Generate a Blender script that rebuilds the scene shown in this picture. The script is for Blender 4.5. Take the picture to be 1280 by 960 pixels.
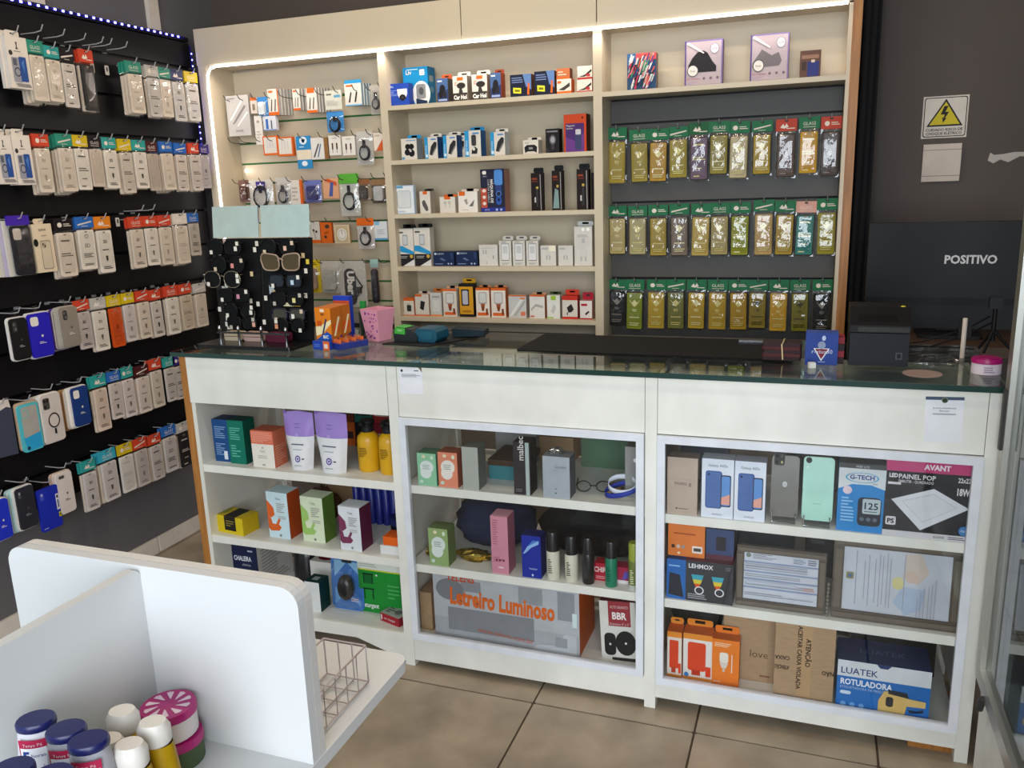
import bpy, math, random
from mathutils import Matrix, Vector
for o in list(bpy.data.objects): bpy.data.objects.remove(o, do_unlink=True)
scene = bpy.context.scene
COL = scene.collection
PI = math.pi

# ------------------------------------------------------------------ camera
cam_data = bpy.data.cameras.new('camera')
cam = bpy.data.objects.new('camera', cam_data); COL.objects.link(cam)
yaw, pitch, roll = math.radians(20.196), math.radians(-13.114), math.radians(-1.923)
F = Vector((-math.sin(yaw)*math.cos(pitch), math.cos(yaw)*math.cos(pitch), math.sin(pitch)))
R0 = Vector((math.cos(yaw), math.sin(yaw), 0)); U0 = R0.cross(F)
R = math.cos(roll)*R0 + math.sin(roll)*U0; U = -math.sin(roll)*R0 + math.cos(roll)*U0
M = Matrix((R, U, -F)).transposed().to_4x4(); M.translation = Vector((1.9099, -2.1368, 1.4749))
cam.matrix_world = M
cam_data.sensor_width = 36; cam_data.lens = 36*1040.78/1280; cam_data.clip_start = .02
scene.camera = cam

# ------------------------------------------------------------------ world, daylight, exposure
w = bpy.data.worlds.new('daylight'); scene.world = w; w.use_nodes = True
bg = w.node_tree.nodes['Background']; bg.inputs[0].default_value = (.78, .88, 1, 1); bg.inputs[1].default_value = .4
def area_light(name, loc, target, sx, sy, power, col):
    d = bpy.data.lights.new(name, 'AREA'); d.shape = 'RECTANGLE'; d.size = sx; d.size_y = sy; d.energy = power; d.color = col
    o = bpy.data.objects.new(name, d); COL.objects.link(o); o.location = loc
    o.rotation_euler = (Vector(target)-Vector(loc)).to_track_quat('-Z', 'Y').to_euler()
    return o
area_light('entrance_daylight', (2.6, -4.2, 1.6), (1.2, 0, .6), 3.6, 2.4, 175, (.86, .93, 1))
scene.view_settings.view_transform = 'Standard'; scene.view_settings.look = 'None'
scene.view_settings.exposure = 0.16; scene.view_settings.gamma = 1; scene.view_settings.use_curve_mapping = False

# ------------------------------------------------------------------ materials
_m = {}
def lin(h):
    h = h.lstrip('#'); o = []
    for i in (0, 2, 4):
        c = int(h[i:i+2], 16)/255; o.append(c/12.92 if c <= .04045 else ((c+.055)/1.055)**2.4)
    return (*o, 1)
def newmat(k):
    m = bpy.data.materials.new(k); m.use_nodes = True; nt = m.node_tree
    return m, nt, nt.nodes['Principled BSDF'], nt.nodes['Material Output']
def noise(nt, scale, detail=3, coord='Object', sx=(1, 1, 1)):
    tc = nt.nodes.new('ShaderNodeTexCoord'); mp = nt.nodes.new('ShaderNodeMapping'); mp.inputs['Scale'].default_value = sx
    n = nt.nodes.new('ShaderNodeTexNoise'); n.inputs['Scale'].default_value = scale; n.inputs['Detail'].default_value = detail
    nt.links.new(tc.outputs[coord], mp.inputs[0]); nt.links.new(mp.outputs[0], n.inputs['Vector']); return n
def vary(nt, b, col, n, lo, hi, col2=None):
    r = nt.nodes.new('ShaderNodeMapRange'); r.inputs[1].default_value = .3; r.inputs[2].default_value = .7
    nt.links.new(n.outputs[0], r.inputs[0])
    mx = nt.nodes.new('ShaderNodeMix'); mx.data_type = 'RGBA'
    nt.links.new(r.outputs[0], mx.inputs[0])
    c2 = col2 or tuple(min(1, c*hi) for c in col[:3])+(1,)
    mx.inputs[6].default_value = tuple(c*lo for c in col[:3])+(1,); mx.inputs[7].default_value = c2
    nt.links.new(mx.outputs[2], b.inputs['Base Color'])
def bump(nt, b, n, strength, dist=.002):
    bp = nt.nodes.new('ShaderNodeBump'); bp.inputs['Strength'].default_value = strength; bp.inputs['Distance'].default_value = dist
    nt.links.new(n.outputs[0], bp.inputs['Height']); nt.links.new(bp.outputs[0], b.inputs['Normal'])
def mat(h, r=.5, metal=0., sc=18, lo=.93, hi=1.04):
    """coloured card, plastic or metal with slight unevenness"""
    if not h.startswith('#'): return globals()['SPECIAL'][h]
    k = f'{h}_{r}_{metal}'
    if k not in _m:
        m, nt, b, o = newmat('tone_'+k.strip('#')); b.inputs['Roughness'].default_value = r; b.inputs['Metallic'].default_value = metal
        if r >= .45 and not metal: b.inputs['Specular IOR Level'].default_value = .2
        vary(nt, b, lin(h), noise(nt, sc), lo, hi); _m[k] = m
    return _m[k]
def clear(name, tint, rough, fac_lo, fac_hi, bumpy=0, bscale=40, ior=1.45):
    m, nt, b, o = newmat(name); nt.nodes.remove(b)
    t = nt.nodes.new('ShaderNodeBsdfTransparent'); t.inputs[0].default_value = tint
    g = nt.nodes.new('ShaderNodeBsdfGlossy'); g.inputs['Roughness'].default_value = rough
    fr = nt.nodes.new('ShaderNodeLayerWeight'); fr.inputs['Blend'].default_value = .5
    pw = nt.nodes.new('ShaderNodeMath'); pw.operation = 'POWER'; pw.inputs[1].default_value = 5
    mr = nt.nodes.new('ShaderNodeMapRange'); mr.inputs[1].default_value = 0; mr.inputs[2].default_value = 1; mr.inputs[3].default_value = fac_lo; mr.inputs[4].default_value = fac_hi
    mx = nt.nodes.new('ShaderNodeMixShader')
    nt.links.new(fr.outputs['Facing'], pw.inputs[0]); nt.links.new(pw.outputs[0], mr.inputs[0]); nt.links.new(mr.outputs[0], mx.inputs[0])
    nt.links.new(t.outputs[0], mx.inputs[1]); nt.links.new(g.outputs[0], mx.inputs[2]); nt.links.new(mx.outputs[0], o.inputs[0])
    if bumpy:
        n = noise(nt, bscale, 2); bp = nt.nodes.new('ShaderNodeBump'); bp.inputs['Strength'].default_value = bumpy; bp.inputs['Distance'].default_value = .004
        nt.links.new(n.outputs[0], bp.inputs['Height']); nt.links.new(bp.outputs[0], g.inputs['Normal']); nt.links.new(bp.outputs[0], fr.inputs['Normal'])
    return m
def glow(name, col, s):
    m, nt, b, o = newmat(name); b.inputs['Base Color'].default_value = (*col, 1)
    b.inputs['Emission Color'].default_value = (*col, 1); b.inputs['Emission Strength'].default_value = s; return m
def special():
    S = {}
    S['pouch'] = clear('clear_plastic_pouch', (.97, .97, .97, 1), .08, .1, 1.0, .9, 34)
    S['glass'] = clear('pane_glass', (.985, .99, .988, 1), .02, .02, .9)
    S['clearbox'] = clear('clear_plastic_shell', (.93, .94, .95, 1), .1, .07, 1.0, .2, 30)
    S['topglass'] = clear('counter_glass', (.9, .95, .93, 1), .02, .05, 1.0)
    S['glassedge'] = mat('#1d3a35', .15)
    m, nt, b, o = newmat('white_melamine'); b.inputs['Roughness'].default_value = .38
    n = noise(nt, 3, 5); vary(nt, b, lin('#dedbd0'), n, .96, 1.02); S['white'] = m
    m, nt, b, o = newmat('cream_melamine'); b.inputs['Roughness'].default_value = .42
    n = noise(nt, 2.5, 5); vary(nt, b, lin('#ccbea4'), n, .95, 1.02); S['cream'] = m
    m, nt, b, o = newmat('worn_white_paint'); b.inputs['Roughness'].default_value = .45
    n = noise(nt, 9, 8, sx=(1, 1, .6)); vary(nt, b, lin('#e4e3da'), n, .92, 1, lin('#ebe9e1')); bump(nt, b, n, .08); S['worn'] = m
    m, nt, b, o = newmat('display_stand_white'); b.inputs['Roughness'].default_value = .3
    n = noise(nt, 2, 3); vary(nt, b, lin('#cfd0d0'), n, .98, 1.01); S['stand'] = m
    m, nt, b, o = newmat('honey_wood'); b.inputs['Roughness'].default_value = .45
    n = noise(nt, 6, 6, sx=(14, 14, 1)); vary(nt, b, lin('#a5682a'), n, .8, 1.1, lin('#ba7c38')); S['wood'] = m
    m, nt, b, o = newmat('floor_tile'); b.inputs['Roughness'].default_value = .33
    n = noise(nt, 7, 9, 'Generated'); n2 = noise(nt, 5, 10)
    vary(nt, b, lin('#8d7e6c'), n2, .8, 1.1, lin('#ad9d88')); bump(nt, b, n2, .06); S['tile'] = m
    m, nt, b, o = newmat('grout'); b.inputs['Roughness'].default_value = .9; vary(nt, b, lin('#4a3b2e'), noise(nt, 20), .8, 1.1); S['grout'] = m
    m, nt, b, o = newmat('taupe_wall_paint'); b.inputs['Roughness'].default_value = .7
    n = noise(nt, 2.2, 6); vary(nt, b, lin('#50453e'), n, .92, 1.05); bump(nt, b, noise(nt, 120, 2), .12, .001); S['wall'] = m
    m, nt, b, o = newmat('grey_wall_paint'); b.inputs['Roughness'].default_value = .65
    n = noise(nt, 1.6, 6); vary(nt, b, lin('#615f62'), n, .93, 1.05); bump(nt, b, noise(nt, 120, 2), .1, .001); S['greywall'] = m
    m, nt, b, o = newmat('black_slat_melamine'); b.inputs['Roughness'].default_value = .42
    n = noise(nt, 4, 5); vary(nt, b, lin('#121114'), n, .9, 1.08); b.inputs['Specular IOR Level'].default_value = .25; S['black'] = m
    m, nt, b, o = newmat('charcoal_slat_melamine'); b.inputs['Roughness'].default_value = .5
    n = noise(nt, 4, 5); vary(nt, b, lin('#403c38'), n, .92, 1.06); S['charcoal'] = m
    m, nt, b, o = newmat('kraft_card'); b.inputs['Roughness'].default_value = .8
    n = noise(nt, 30, 6, sx=(1, 1, 5)); vary(nt, b, lin('#a98a68'), n, .9, 1.06); S['kraft'] = m
    m, nt, b, o = newmat('brushed_aluminium'); b.inputs['Roughness'].default_value = .35; b.inputs['Metallic'].default_value = .85
    n = noise(nt, 30, 3, sx=(20, 20, 1)); vary(nt, b, lin('#b9b6ae'), n, .9, 1.05); S['alu'] = m
    S['chrome'] = mat('#c9c9cc', .18, 1.); S['steel'] = mat('#b2b0ae', .35, .2)
    S['mirror'] = mat('#dfeaea', .03, 1., lo=1, hi=1)
    S['led'] = glow('white_led', (1, .95, .96), 4.5); S['blueled'] = glow('blue_led', (.12, .12, 1), 14); S['tubeglow'] = glow('tube_lamp', (1, .86, .68), 9)
    S['screen'] = glow('green_screen', (.1, .55, .12), .35)
    m, nt, b, o = newmat('black_fabric'); b.inputs['Roughness'].default_value = .95
    n = noise(nt, 60, 4); vary(nt, b, lin('#141316'), n, .8, 1.2); bump(nt, b, n, .4); S['fabric'] = m
    m, nt, b, o = newmat('navy_fabric'); b.inputs['Roughness'].default_value = .9
    n = noise(nt, 25, 4); vary(nt, b, lin('#1f2a4a'), n, .7, 1.2); bump(nt, b, n, .5); S['navyfabric'] = m
    m, nt, b, o = newmat('gold_foil'); b.inputs['Roughness'].default_value = .25; b.inputs['Metallic'].default_value = .9
    n = noise(nt, 40, 4); vary(nt, b, lin('#b59a4a'), n, .7, 1.1); bump(nt, b, n, .8); S['foil'] = m
    return S
SPECIAL = special()

# ------------------------------------------------------------------ mesh building
_t = {}
def text_mesh(s, bold=0):
    k = (s, bold)
    if k not in _t:
        c = bpy.data.curves.new('lettering', 'FONT'); c.body = s; c.size = 1; c.resolution_u = 2; c.offset = bold; c.fill_mode = 'FRONT'
        o = bpy.data.objects.new('lettering', c); COL.objects.link(o)
        bpy.context.view_layer.update()
        me = bpy.data.meshes.new_from_object(o.evaluated_get(bpy.context.evaluated_depsgraph_get()))
        V = [(v.co.x, v.co.y) for v in me.vertices]; P = [tuple(p.vertices) for p in me.polygons]
        bpy.data.objects.remove(o); bpy.data.meshes.remove(me); bpy.data.curves.remove(c)
        xs = [v[0] for v in V] or [0, 1]; x0 = min(xs); wd = max(xs)-x0
        cap = .73
        _t[k] = ([((x-x0)/cap, y/cap) for x, y in V], P, wd/cap)
    return _t[k]
def circle(n, rx=1, ry=1, cx=0, cy=0, a0=0): return [(cx+rx*math.cos(a0+2*PI*i/n), cy+ry*math.sin(a0+2*PI*i/n)) for i in range(n)]
def rrect(x0, y0, x1, y1, r, n=4):
    pts = []
    for cx, cy, a in ((x1-r, y0+r, -PI/2), (x1-r, y1-r, 0), (x0+r, y1-r, PI/2), (x0+r, y0+r, PI)):
        for i in range(n+1): t = a+PI/2*i/n; pts.append((cx+r*math.cos(t), cy+r*math.sin(t)))
    return pts
class MB:
    def __init__(s): s.v = []; s.f = []; s.m = []; s.s = []; s.mats = []
    def mi(s, m):
        m = mat(m) if isinstance(m, str) else m
        if m not in s.mats: s.mats.append(m)
        return s.mats.index(m)
    def add(s, vs, fs, m, smooth=False):
        b = len(s.v); s.v += [tuple(v) for v in vs]; i = s.mi(m)
        for f in fs: s.f.append([b+j for j in f]); s.m.append(i); s.s.append(smooth)
        return s
    def box(s, x0, x1, y0, y1, z0, z1, m, bev=0):
        if bev:
            return s.prism(rrect(x0, z0, x1, z1, bev, 2), y0, y1, m)
        vs = [(x, y, z) for x in (x0, x1) for y in (y0, y1) for z in (z0, z1)]
        return s.add(vs, [(0, 1, 3, 2), (4, 6, 7, 5), (0, 4, 5, 1), (2, 3, 7, 6), (0, 2, 6, 4), (1, 5, 7, 3)], m)
    def prism(s, poly, a, b, m, ax='y', m2=None, smooth=False):
        """extrude a 2-D outline; ax='y': outline in x,z; 'z': in x,y; 'x': in y,z"""
        g = {'y': lambda p, t: (p[0], t, p[1]), 'z': lambda p, t: (p[0], p[1], t), 'x': lambda p, t: (t, p[0], p[1])}[ax]
        n = len(poly); vs = [g(p, a) for p in poly]+[g(p, b) for p in poly]
        s.add(vs, [tuple(range(n)), tuple(range(2*n-1, n-1, -1))], m)
        s.add(vs, [(i, i+n, (i+1) % n+n, (i+1) % n) for i in range(n)], m2 or m, smooth); return s
    def lathe(s, prof, m, n=16, cx=0, cy=0, cap=True, sx=1, sy=1):
        vs = []; fs = []
        for r, z in prof: vs += [(cx+sx*r*math.cos(2*PI*i/n), cy+sy*r*math.sin(2*PI*i/n), z) for i in range(n)]
        for j in range(len(prof)-1):
            for i in range(n): fs.append((j*n+i, j*n+(i+1) % n, (j+1)*n+(i+1) % n, (j+1)*n+i))
        s.add(vs, fs, m, True)
        if cap: s.add(vs, [tuple(range(n-1, -1, -1)), tuple(range((len(prof)-1)*n, len(prof)*n))], m)
        return s
    def tube(s, pts, r, m, n=6, closed=False):
        P = [Vector(p) for p in pts]; L = len(P); vs = []; up = Vector((.31, .17, .93))
        for i in range(L):
            t = (P[(i+1) % L]-P[i-1]) if closed else (P[min(i+1, L-1)]-P[max(i-1, 0)])
            t.normalize(); a = t.cross(up)
            if a.length < .1: a = t.cross(Vector((1, 0, 0)))
            a.normalize(); b = t.cross(a)
            for k in range(n): vs.append(P[i]+r*(math.cos(2*PI*k/n)*a+math.sin(2*PI*k/n)*b))
        fs = [(i*n+k, i*n+(k+1) % n, ((i+1) % L)*n+(k+1) % n, ((i+1) % L)*n+k) for i in range(L if closed else L-1) for k in range(n)]
        s.add(vs, fs, m, True)
        if not closed: s.add(vs, [tuple(range(n-1, -1, -1)), tuple(range((L-1)*n, L*n))], m)
        return s
    def prints(s, P, W, H, x0=0., z0=0., y=0., side=None, step=.00022):
        """flat printing on a face W x H. side None: the face looking to -y, lower-left corner at (x0, y, z0);
        side 'R': the face looking to +x at x = x0, running back from y; side 'T': the face looking up at z = z0"""
        for k, p in enumerate(P):
            d = step*(k+1)
            if side == 'R': g = lambda u, v: (x0+d, y+u*W, z0+v*H)
            elif side == 'T': g = lambda u, v: (x0+u*W, y+v*H, z0+d)
            else: g = lambda u, v: (x0+u*W, y-d, z0+v*H)
            t = p[0]; c = p[-1]
            if t == 'r': q = [(p[1], p[2]), (p[3], p[2]), (p[3], p[4]), (p[1], p[4])]
            elif t == 'q': q = p[1]
            elif t == 'e': q = circle(18, p[3], p[4], p[1], p[2])
            elif t == 'rr':
                q = [(a/W, b/H) for a, b in rrect(p[1]*W, p[2]*H, p[3]*W, p[4]*H, p[5]*W, 3)]
            elif t == 'ring':
                n = 18; th = p[5]
                a = circle(n, p[3], p[4], p[1], p[2]); b = circle(n, p[3]*(1-th), p[4]*(1-th), p[1], p[2])
                s.add([g(*q) for q in a+b], [(i, (i+1) % n, n+(i+1) % n, n+i) for i in range(n)], c); continue
            elif t == 'fr':
                a = p[1]; b = a*W/H; q = [(0, 0), (1, 0), (1, 1), (0, 1)]; q2 = [(a, b), (1-a, b), (1-a, 1-b), (a, 1-b)]
                s.add([g(*z) for z in q+q2], [(i, (i+1) % 4, 4+(i+1) % 4, 4+i) for i in range(4)], c); continue
            elif t == 'n':
                rnd = random.Random(int(p[1]*977+p[2]*131+p[5]*7)); rows = p[5]; hh = (p[4]-p[2])/rows
                for i in range(rows):
                    e = p[3]-(p[3]-p[1])*rnd.choice((0, .1, .2, .45))
                    q = [(p[1], p[4]-hh*(i+.75)), (e, p[4]-hh*(i+.75)), (e, p[4]-hh*(i+.3)), (p[1], p[4]-hh*(i+.3))]
                    s.add([g(*a) for a in q], [(0, 1, 2, 3)], c)
                continue
            elif t == 't':      # ('t', text, u, v, cap height, max width, turn, align, bold, colour) in parts of W and H
                _, st, u, v, hv, mw, turn, al, bold, c = p
                V, Fs, wd = text_mesh(st, bold); hh = hv*H; ww = wd*hh
                sx = 1.
                if mw and ww > mw*W: sx = mw*W/ww
                ww *= sx; off = {'l': 0, 'c': -ww/2, 'r': -ww}[al]; ca, sa = math.cos(turn), math.sin(turn)
                vs = []
                for a, b in V:
                    X = a*hh*sx+off; Z = b*hh; vs.append(g(u+(X*ca-Z*sa)/W, v+(X*sa+Z*ca)/H))
                s.add(vs, Fs, c); continue
            s.add([g(*a) for a in q], [tuple(range(len(q)))], c)
        return s
    def mesh(s, name):
        me = bpy.data.meshes.new(name); me.from_pydata(s.v, [], s.f)
        for m in s.mats: me.materials.append(m)
        me.polygons.foreach_set('material_index', s.m); me.polygons.foreach_set('use_smooth', s.s); me.update(); return me
    def build(s, name, parent=None, loc=(0, 0, 0), rz=0, label=None, cat=None, group=None, kind=None):
        return put(name, s.mesh(name), parent, loc, rz, label, cat, group, kind)
def put(name, me, parent=None, loc=(0, 0, 0), rz=0, label=None, cat=None, group=None, kind=None):
    o = bpy.data.objects.new(name, me); COL.objects.link(o); o.location = loc; o.rotation_euler = (0, 0, rz)
    if parent: o.parent = parent
    if label: o['label'] = label
    if cat: o['category'] = cat
    if group: o['group'] = group
    if kind: o['kind'] = kind
    return o
def empty(name, loc=(0, 0, 0), rz=0, label=None, cat=None, group=None, kind=None):
    return put(name, None, None, loc, rz, label, cat, group, kind)
def T_(s, u, v, h, c, mw=.9, turn=0, al='c', bold=0): return ('t', s, u, v, h, mw, turn, al, bold, c)
ORD = ['first', 'second', 'third', 'fourth', 'fifth', 'sixth', 'seventh', 'eighth', 'ninth', 'tenth', 'eleventh', 'twelfth', 'thirteenth', 'fourteenth']

# measured places in metres: standing things (x, y front, z, width, height); hanging on the left wall (y, width, top, bottom)
T = {
    's1a': (0.297,1.035,1.819,0.095,0.087), 's1b': (0.355,1.035,1.819,0.11,0.15), 's1c': (0.492,1.035,1.819,0.048,0.092), 's1d': (0.568,1.035,1.819,0.061,0.096),
    's1e': (0.65,1.035,1.819,0.063,0.096), 's1f': (0.717,1.035,1.819,0.043,0.096), 's1g': (0.819,1.035,1.819,0.085,0.083), 's1h': (0.914,1.035,1.819,0.079,0.088),
    's1i': (0.991,1.035,1.819,0.056,0.054), 's1j': (1.07,1.035,1.819,0.058,0.047), 's2a': (0.331,1.035,1.607,0.07,0.085), 's2b': (0.43,1.035,1.607,0.057,0.086),
    's2c': (0.513,1.035,1.607,0.059,0.088), 's2d': (0.612,1.035,1.607,0.068,0.101), 's2e': (0.717,1.035,1.607,0.06,0.09), 's2f': (0.853,1.035,1.607,0.062,0.053),
    's2g': (0.941,1.035,1.607,0.054,0.09), 's2h': (1.031,1.035,1.607,0.088,0.138), 's3a': (0.296,1.035,1.392,0.091,0.116), 's3b': (0.39,1.035,1.392,0.047,0.089),
    's3c': (0.49,1.035,1.392,0.068,0.064), 's3d': (0.58,1.035,1.392,0.084,0.083), 's3e': (0.689,1.035,1.392,0.102,0.166), 's3f': (0.873,1.035,1.392,0.046,0.144),
    's3g': (0.956,1.035,1.392,0.042,0.15), 's3h': (1.058,1.035,1.392,0.047,0.152), 's4a': (0.288,1.035,1.177,0.075,0.155), 's4b': (0.366,1.035,1.177,0.074,0.157),
    's4c': (0.461,1.035,1.177,0.094,0.058), 's4d': (0.564,1.035,1.177,0.096,0.06), 's4e': (0.66,1.035,1.177,0.08,0.085), 's4f': (0.733,1.035,1.177,0.051,0.1),
    's4g': (0.791,1.035,1.177,0.051,0.1), 's4h': (0.848,1.035,1.177,0.05,0.099), 's4i': (0.914,1.035,1.177,0.063,0.08), 's4j': (0.985,1.035,1.177,0.059,0.079),
    's4k': (1.057,1.035,1.177,0.071,0.152), 's5a': (0.287,1.035,0.966,0.048,0.074), 's5b': (0.349,1.035,0.966,0.064,0.091), 's5c': (0.414,1.035,0.966,0.052,0.099),
    's5d': (0.479,1.035,0.966,0.062,0.116), 's5e': (0.554,1.035,0.966,0.065,0.137), 's5f': (0.627,1.035,0.966,0.06,0.121), 's5g': (0.696,1.035,0.966,0.063,0.121),
    's5h': (0.778,1.035,0.966,0.076,0.093), 's5i': (0.862,1.035,0.966,0.064,0.094), 's5j': (0.931,1.035,0.966,0.054,0.094), 's5k': (0.999,1.035,0.966,0.063,0.092),
    's5l': (1.065,1.035,0.966,0.049,0.074), 'ta': (1.284,1.035,1.813,0.105,0.127), 'tb': (1.504,1.035,1.813,0.131,0.153), 'tc': (1.727,1.035,1.813,0.127,0.154),
    'td': (1.861,1.035,1.813,0.067,0.089), 'f1_0': (1.179,1.1,1.488,0.081,0.203), 'f1_1': (1.263,1.1,1.49,0.079,0.19), 'f1_2': (1.338,1.1,1.49,0.078,0.189),
    'f1_3': (1.409,1.1,1.502,0.077,0.181), 'f1_4': (1.485,1.1,1.491,0.076,0.202), 'f1_5': (1.558,1.1,1.509,0.074,0.184), 'f1_6': (1.629,1.1,1.492,0.073,0.197),
    'f1_7': (1.708,1.1,1.503,0.072,0.184), 'f1_8': (1.79,1.1,1.491,0.071,0.196), 'f1_9': (1.867,1.1,1.5,0.07,0.191), 'f1_10': (1.939,1.1,1.489,0.068,0.198),
    'f2_0': (1.178,1.1,1.219,0.082,0.183), 'f2_1': (1.258,1.1,1.218,0.081,0.182), 'f2_2': (1.337,1.1,1.212,0.08,0.19), 'f2_3': (1.416,1.1,1.212,0.078,0.192),
    'f2_4': (1.499,1.1,1.211,0.077,0.191), 'f2_5': (1.566,1.1,1.214,0.076,0.19), 'f2_6': (1.64,1.1,1.212,0.075,0.192), 'f2_7': (1.723,1.1,1.213,0.073,0.197),
    'f2_8': (1.798,1.1,1.213,0.072,0.193), 'f2_9': (1.869,1.1,1.212,0.071,0.189), 'f2_10': (1.939,1.1,1.214,0.07,0.195), 'f3_0': (1.177,1.1,0.937,0.081,0.181),
    'f3_1': (1.248,1.1,0.923,0.08,0.195), 'f3_2': (1.333,1.1,0.929,0.078,0.189), 'f3_3': (1.407,1.1,0.929,0.077,0.19), 'f3_4': (1.487,1.1,0.931,0.076,0.188),
    'f3_5': (1.566,1.1,0.931,0.075,0.188), 'f3_6': (1.641,1.1,0.931,0.073,0.188), 'f3_7': (1.712,1.1,0.939,0.072,0.18), 'f3_8': (1.787,1.1,0.93,0.071,0.19),
    'f3_9': (1.86,1.1,0.93,0.07,0.19), 'f3_10': (1.937,1.1,0.927,0.069,0.194), 'p1a': (-0.521,1.085,1.748,0.118,0.171), 'p1b': (-0.393,1.085,1.822,0.054,0.083),
    'p1b2': (-0.436,1.085,1.838,0.033,0.066), 'p1c': (-0.422,1.085,1.706,0.038,0.121), 'p1c2': (-0.362,1.085,1.763,0.066,0.06), 'p1d': (-0.333,1.085,1.825,0.053,0.108),
    'p1e': (-0.215,1.085,1.838,0.036,0.087), 'p1f': (-0.14,1.085,1.824,0.051,0.1), 'p1g': (-0.035,1.085,1.83,0.081,0.077), 'p1h': (0.062,1.085,1.84,0.079,0.088),
    'p1i': (0.166,1.085,1.799,0.056,0.116), 'p1j': (-0.036,1.085,1.739,0.082,0.084), 'p2a': (-0.369,1.085,1.659,0.075,0.081), 'p2b': (-0.293,1.085,1.652,0.078,0.08),
    'p2c': (-0.2,1.085,1.594,0.073,0.137), 'p2d': (-0.121,1.085,1.631,0.083,0.089), 'p2e': (-0.044,1.085,1.644,0.059,0.082), 'p2f': (0.023,1.085,1.641,0.062,0.078),
    'p2g': (0.097,1.085,1.599,0.08,0.136), 'p2h': (0.168,1.085,1.654,0.049,0.071), 'p3a': (-0.535,1.085,1.46,0.056,0.098), 'p3b': (-0.444,1.085,1.44,0.128,0.115),
    'p3c': (-0.327,1.085,1.437,0.079,0.124), 'p3d': (-0.256,1.085,1.418,0.058,0.13), 'p3e': (-0.175,1.085,1.45,0.085,0.095), 'p3f': (-0.081,1.085,1.465,0.076,0.084),
    'p3g': (0.007,1.085,1.388,0.098,0.174), 'p3h': (0.079,1.085,1.447,0.058,0.09), 'p3i': (0.152,1.085,1.438,0.073,0.096), 'p4a': (-0.238,1.085,1.274,0.046,0.095),
    'p4b': (-0.18,1.085,1.273,0.053,0.094), 'p4c': (-0.121,1.085,1.273,0.057,0.09), 'p4d': (-0.043,1.085,1.272,0.076,0.079), 'p4e': (0.072,1.085,1.247,0.082,0.126),
    'p4f': (0.149,1.085,1.284,0.062,0.078), 'p5a': (-0.214,1.085,1.053,0.084,0.147), 'p5b': (-0.119,1.085,1.053,0.099,0.142), 'p5c': (-0.002,1.085,0.994,0.133,0.201),
    'p5d': (0.104,1.085,1.003,0.055,0.199), 'p6a': (0.155,1.085,0.933,0.028,0.064), 'p6b': (0.182,1.085,0.934,0.027,0.064), 'c1a': (0.062,0.046,0.614,0.066,0.147),
    'c1b': (0.13,0.037,0.614,0.063,0.15), 'c1c': (0.238,0.028,0.614,0.085,0.124), 'c1d': (0.368,0.027,0.614,0.106,0.194), 'c1e': (0.485,0.026,0.614,0.12,0.199),
    'c1f': (0.591,0.065,0.614,0.072,0.167), 'c1g': (0.67,0.058,0.614,0.066,0.171), 'c2a': (0.07,0.03,0.36,0.117,0.08), 'c2b': (0.258,0.046,0.36,0.086,0.162),
    'c2c': (0.39,0.049,0.36,0.087,0.157), 'c2d': (0.545,0.024,0.36,0.08,0.148), 'c2f': (0.68,0.035,0.36,0.066,0.055), 'c3a': (0.031,0.091,0.105,0.174,0.185),
    'c3c': (0.365,0.045,0.105,0.057,0.108), 'c3d': (0.472,0.081,0.105,0.122,0.19), 'c3e': (0.597,0.096,0.105,0.161,0.191), 'c3f': (0.662,0.012,0.105,0.094,0.041),
    'm1a': (0.837,0.012,0.612,0.062,0.102), 'm1b': (0.905,0.015,0.612,0.063,0.109), 'm1c': (0.979,0.013,0.612,0.051,0.132), 'm1d': (1.141,0.012,0.612,0.051,0.159),
    'm1e': (1.244,0.012,0.612,0.08,0.124), 'm1f': (1.455,0.072,0.612,0.034,0.15), 'm2a': (0.861,0.012,0.353,0.065,0.122), 'm2b': (1.063,0.012,0.353,0.054,0.183),
    'm2c': (1.162,0.012,0.353,0.059,0.133), 'm2d': (1.223,0.012,0.353,0.039,0.148), 'm2e': (1.279,0.012,0.353,0.039,0.142), 'm2f': (1.33,0.012,0.353,0.036,0.143),
    'm2g': (1.398,0.012,0.353,0.035,0.139), 'm2h': (1.465,0.012,0.353,0.034,0.142), 'm2i': (1.355,0.036,0.353,0.026,0.043), 'm3a': (1.064,0.028,0.105,0.474,0.245),
    'm3b': (1.42,0.027,0.105,0.124,0.181), 'm3c': (0.789,0.045,0.105,0.04,0.131), 'g1a': (1.599,0.014,0.6,0.081,0.161), 'g1b': (1.692,0.012,0.6,0.083,0.165),
    'g1c': (1.775,0.014,0.6,0.079,0.164), 'g1d': (1.861,0.021,0.6,0.069,0.176), 'g1e': (1.943,0.016,0.6,0.075,0.18), 'g1f': (2.045,0.012,0.6,0.109,0.181),
    'g1g': (2.196,0.012,0.6,0.195,0.205), 'g2c': (1.586,0.012,0.348,0.052,0.118), 'g2d': (1.676,0.012,0.348,0.127,0.12), 'g2e': (1.86,0.012,0.348,0.228,0.173),
    'g2f': (2.142,0.012,0.348,0.303,0.225), 'g3a': (1.581,0.031,0.09,0.041,0.143), 'g3b': (1.646,0.034,0.09,0.081,0.144), 'g3c': (1.724,0.029,0.09,0.074,0.142),
    'g3d': (1.777,0.03,0.09,0.145,0.224), 'g3e': (1.931,0.012,0.09,0.152,0.233), 'g3f': (2.128,0.012,0.09,0.225,0.145), 'a1': (0.064,0.081,2.018,1.855),
    'a2': (0.136,0.06,2.017,1.823), 'a3': (0.202,0.064,2.008,1.826), 'a4': (0.264,0.063,2.006,1.812), 'a5': (0.349,0.063,2.015,1.807),
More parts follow.
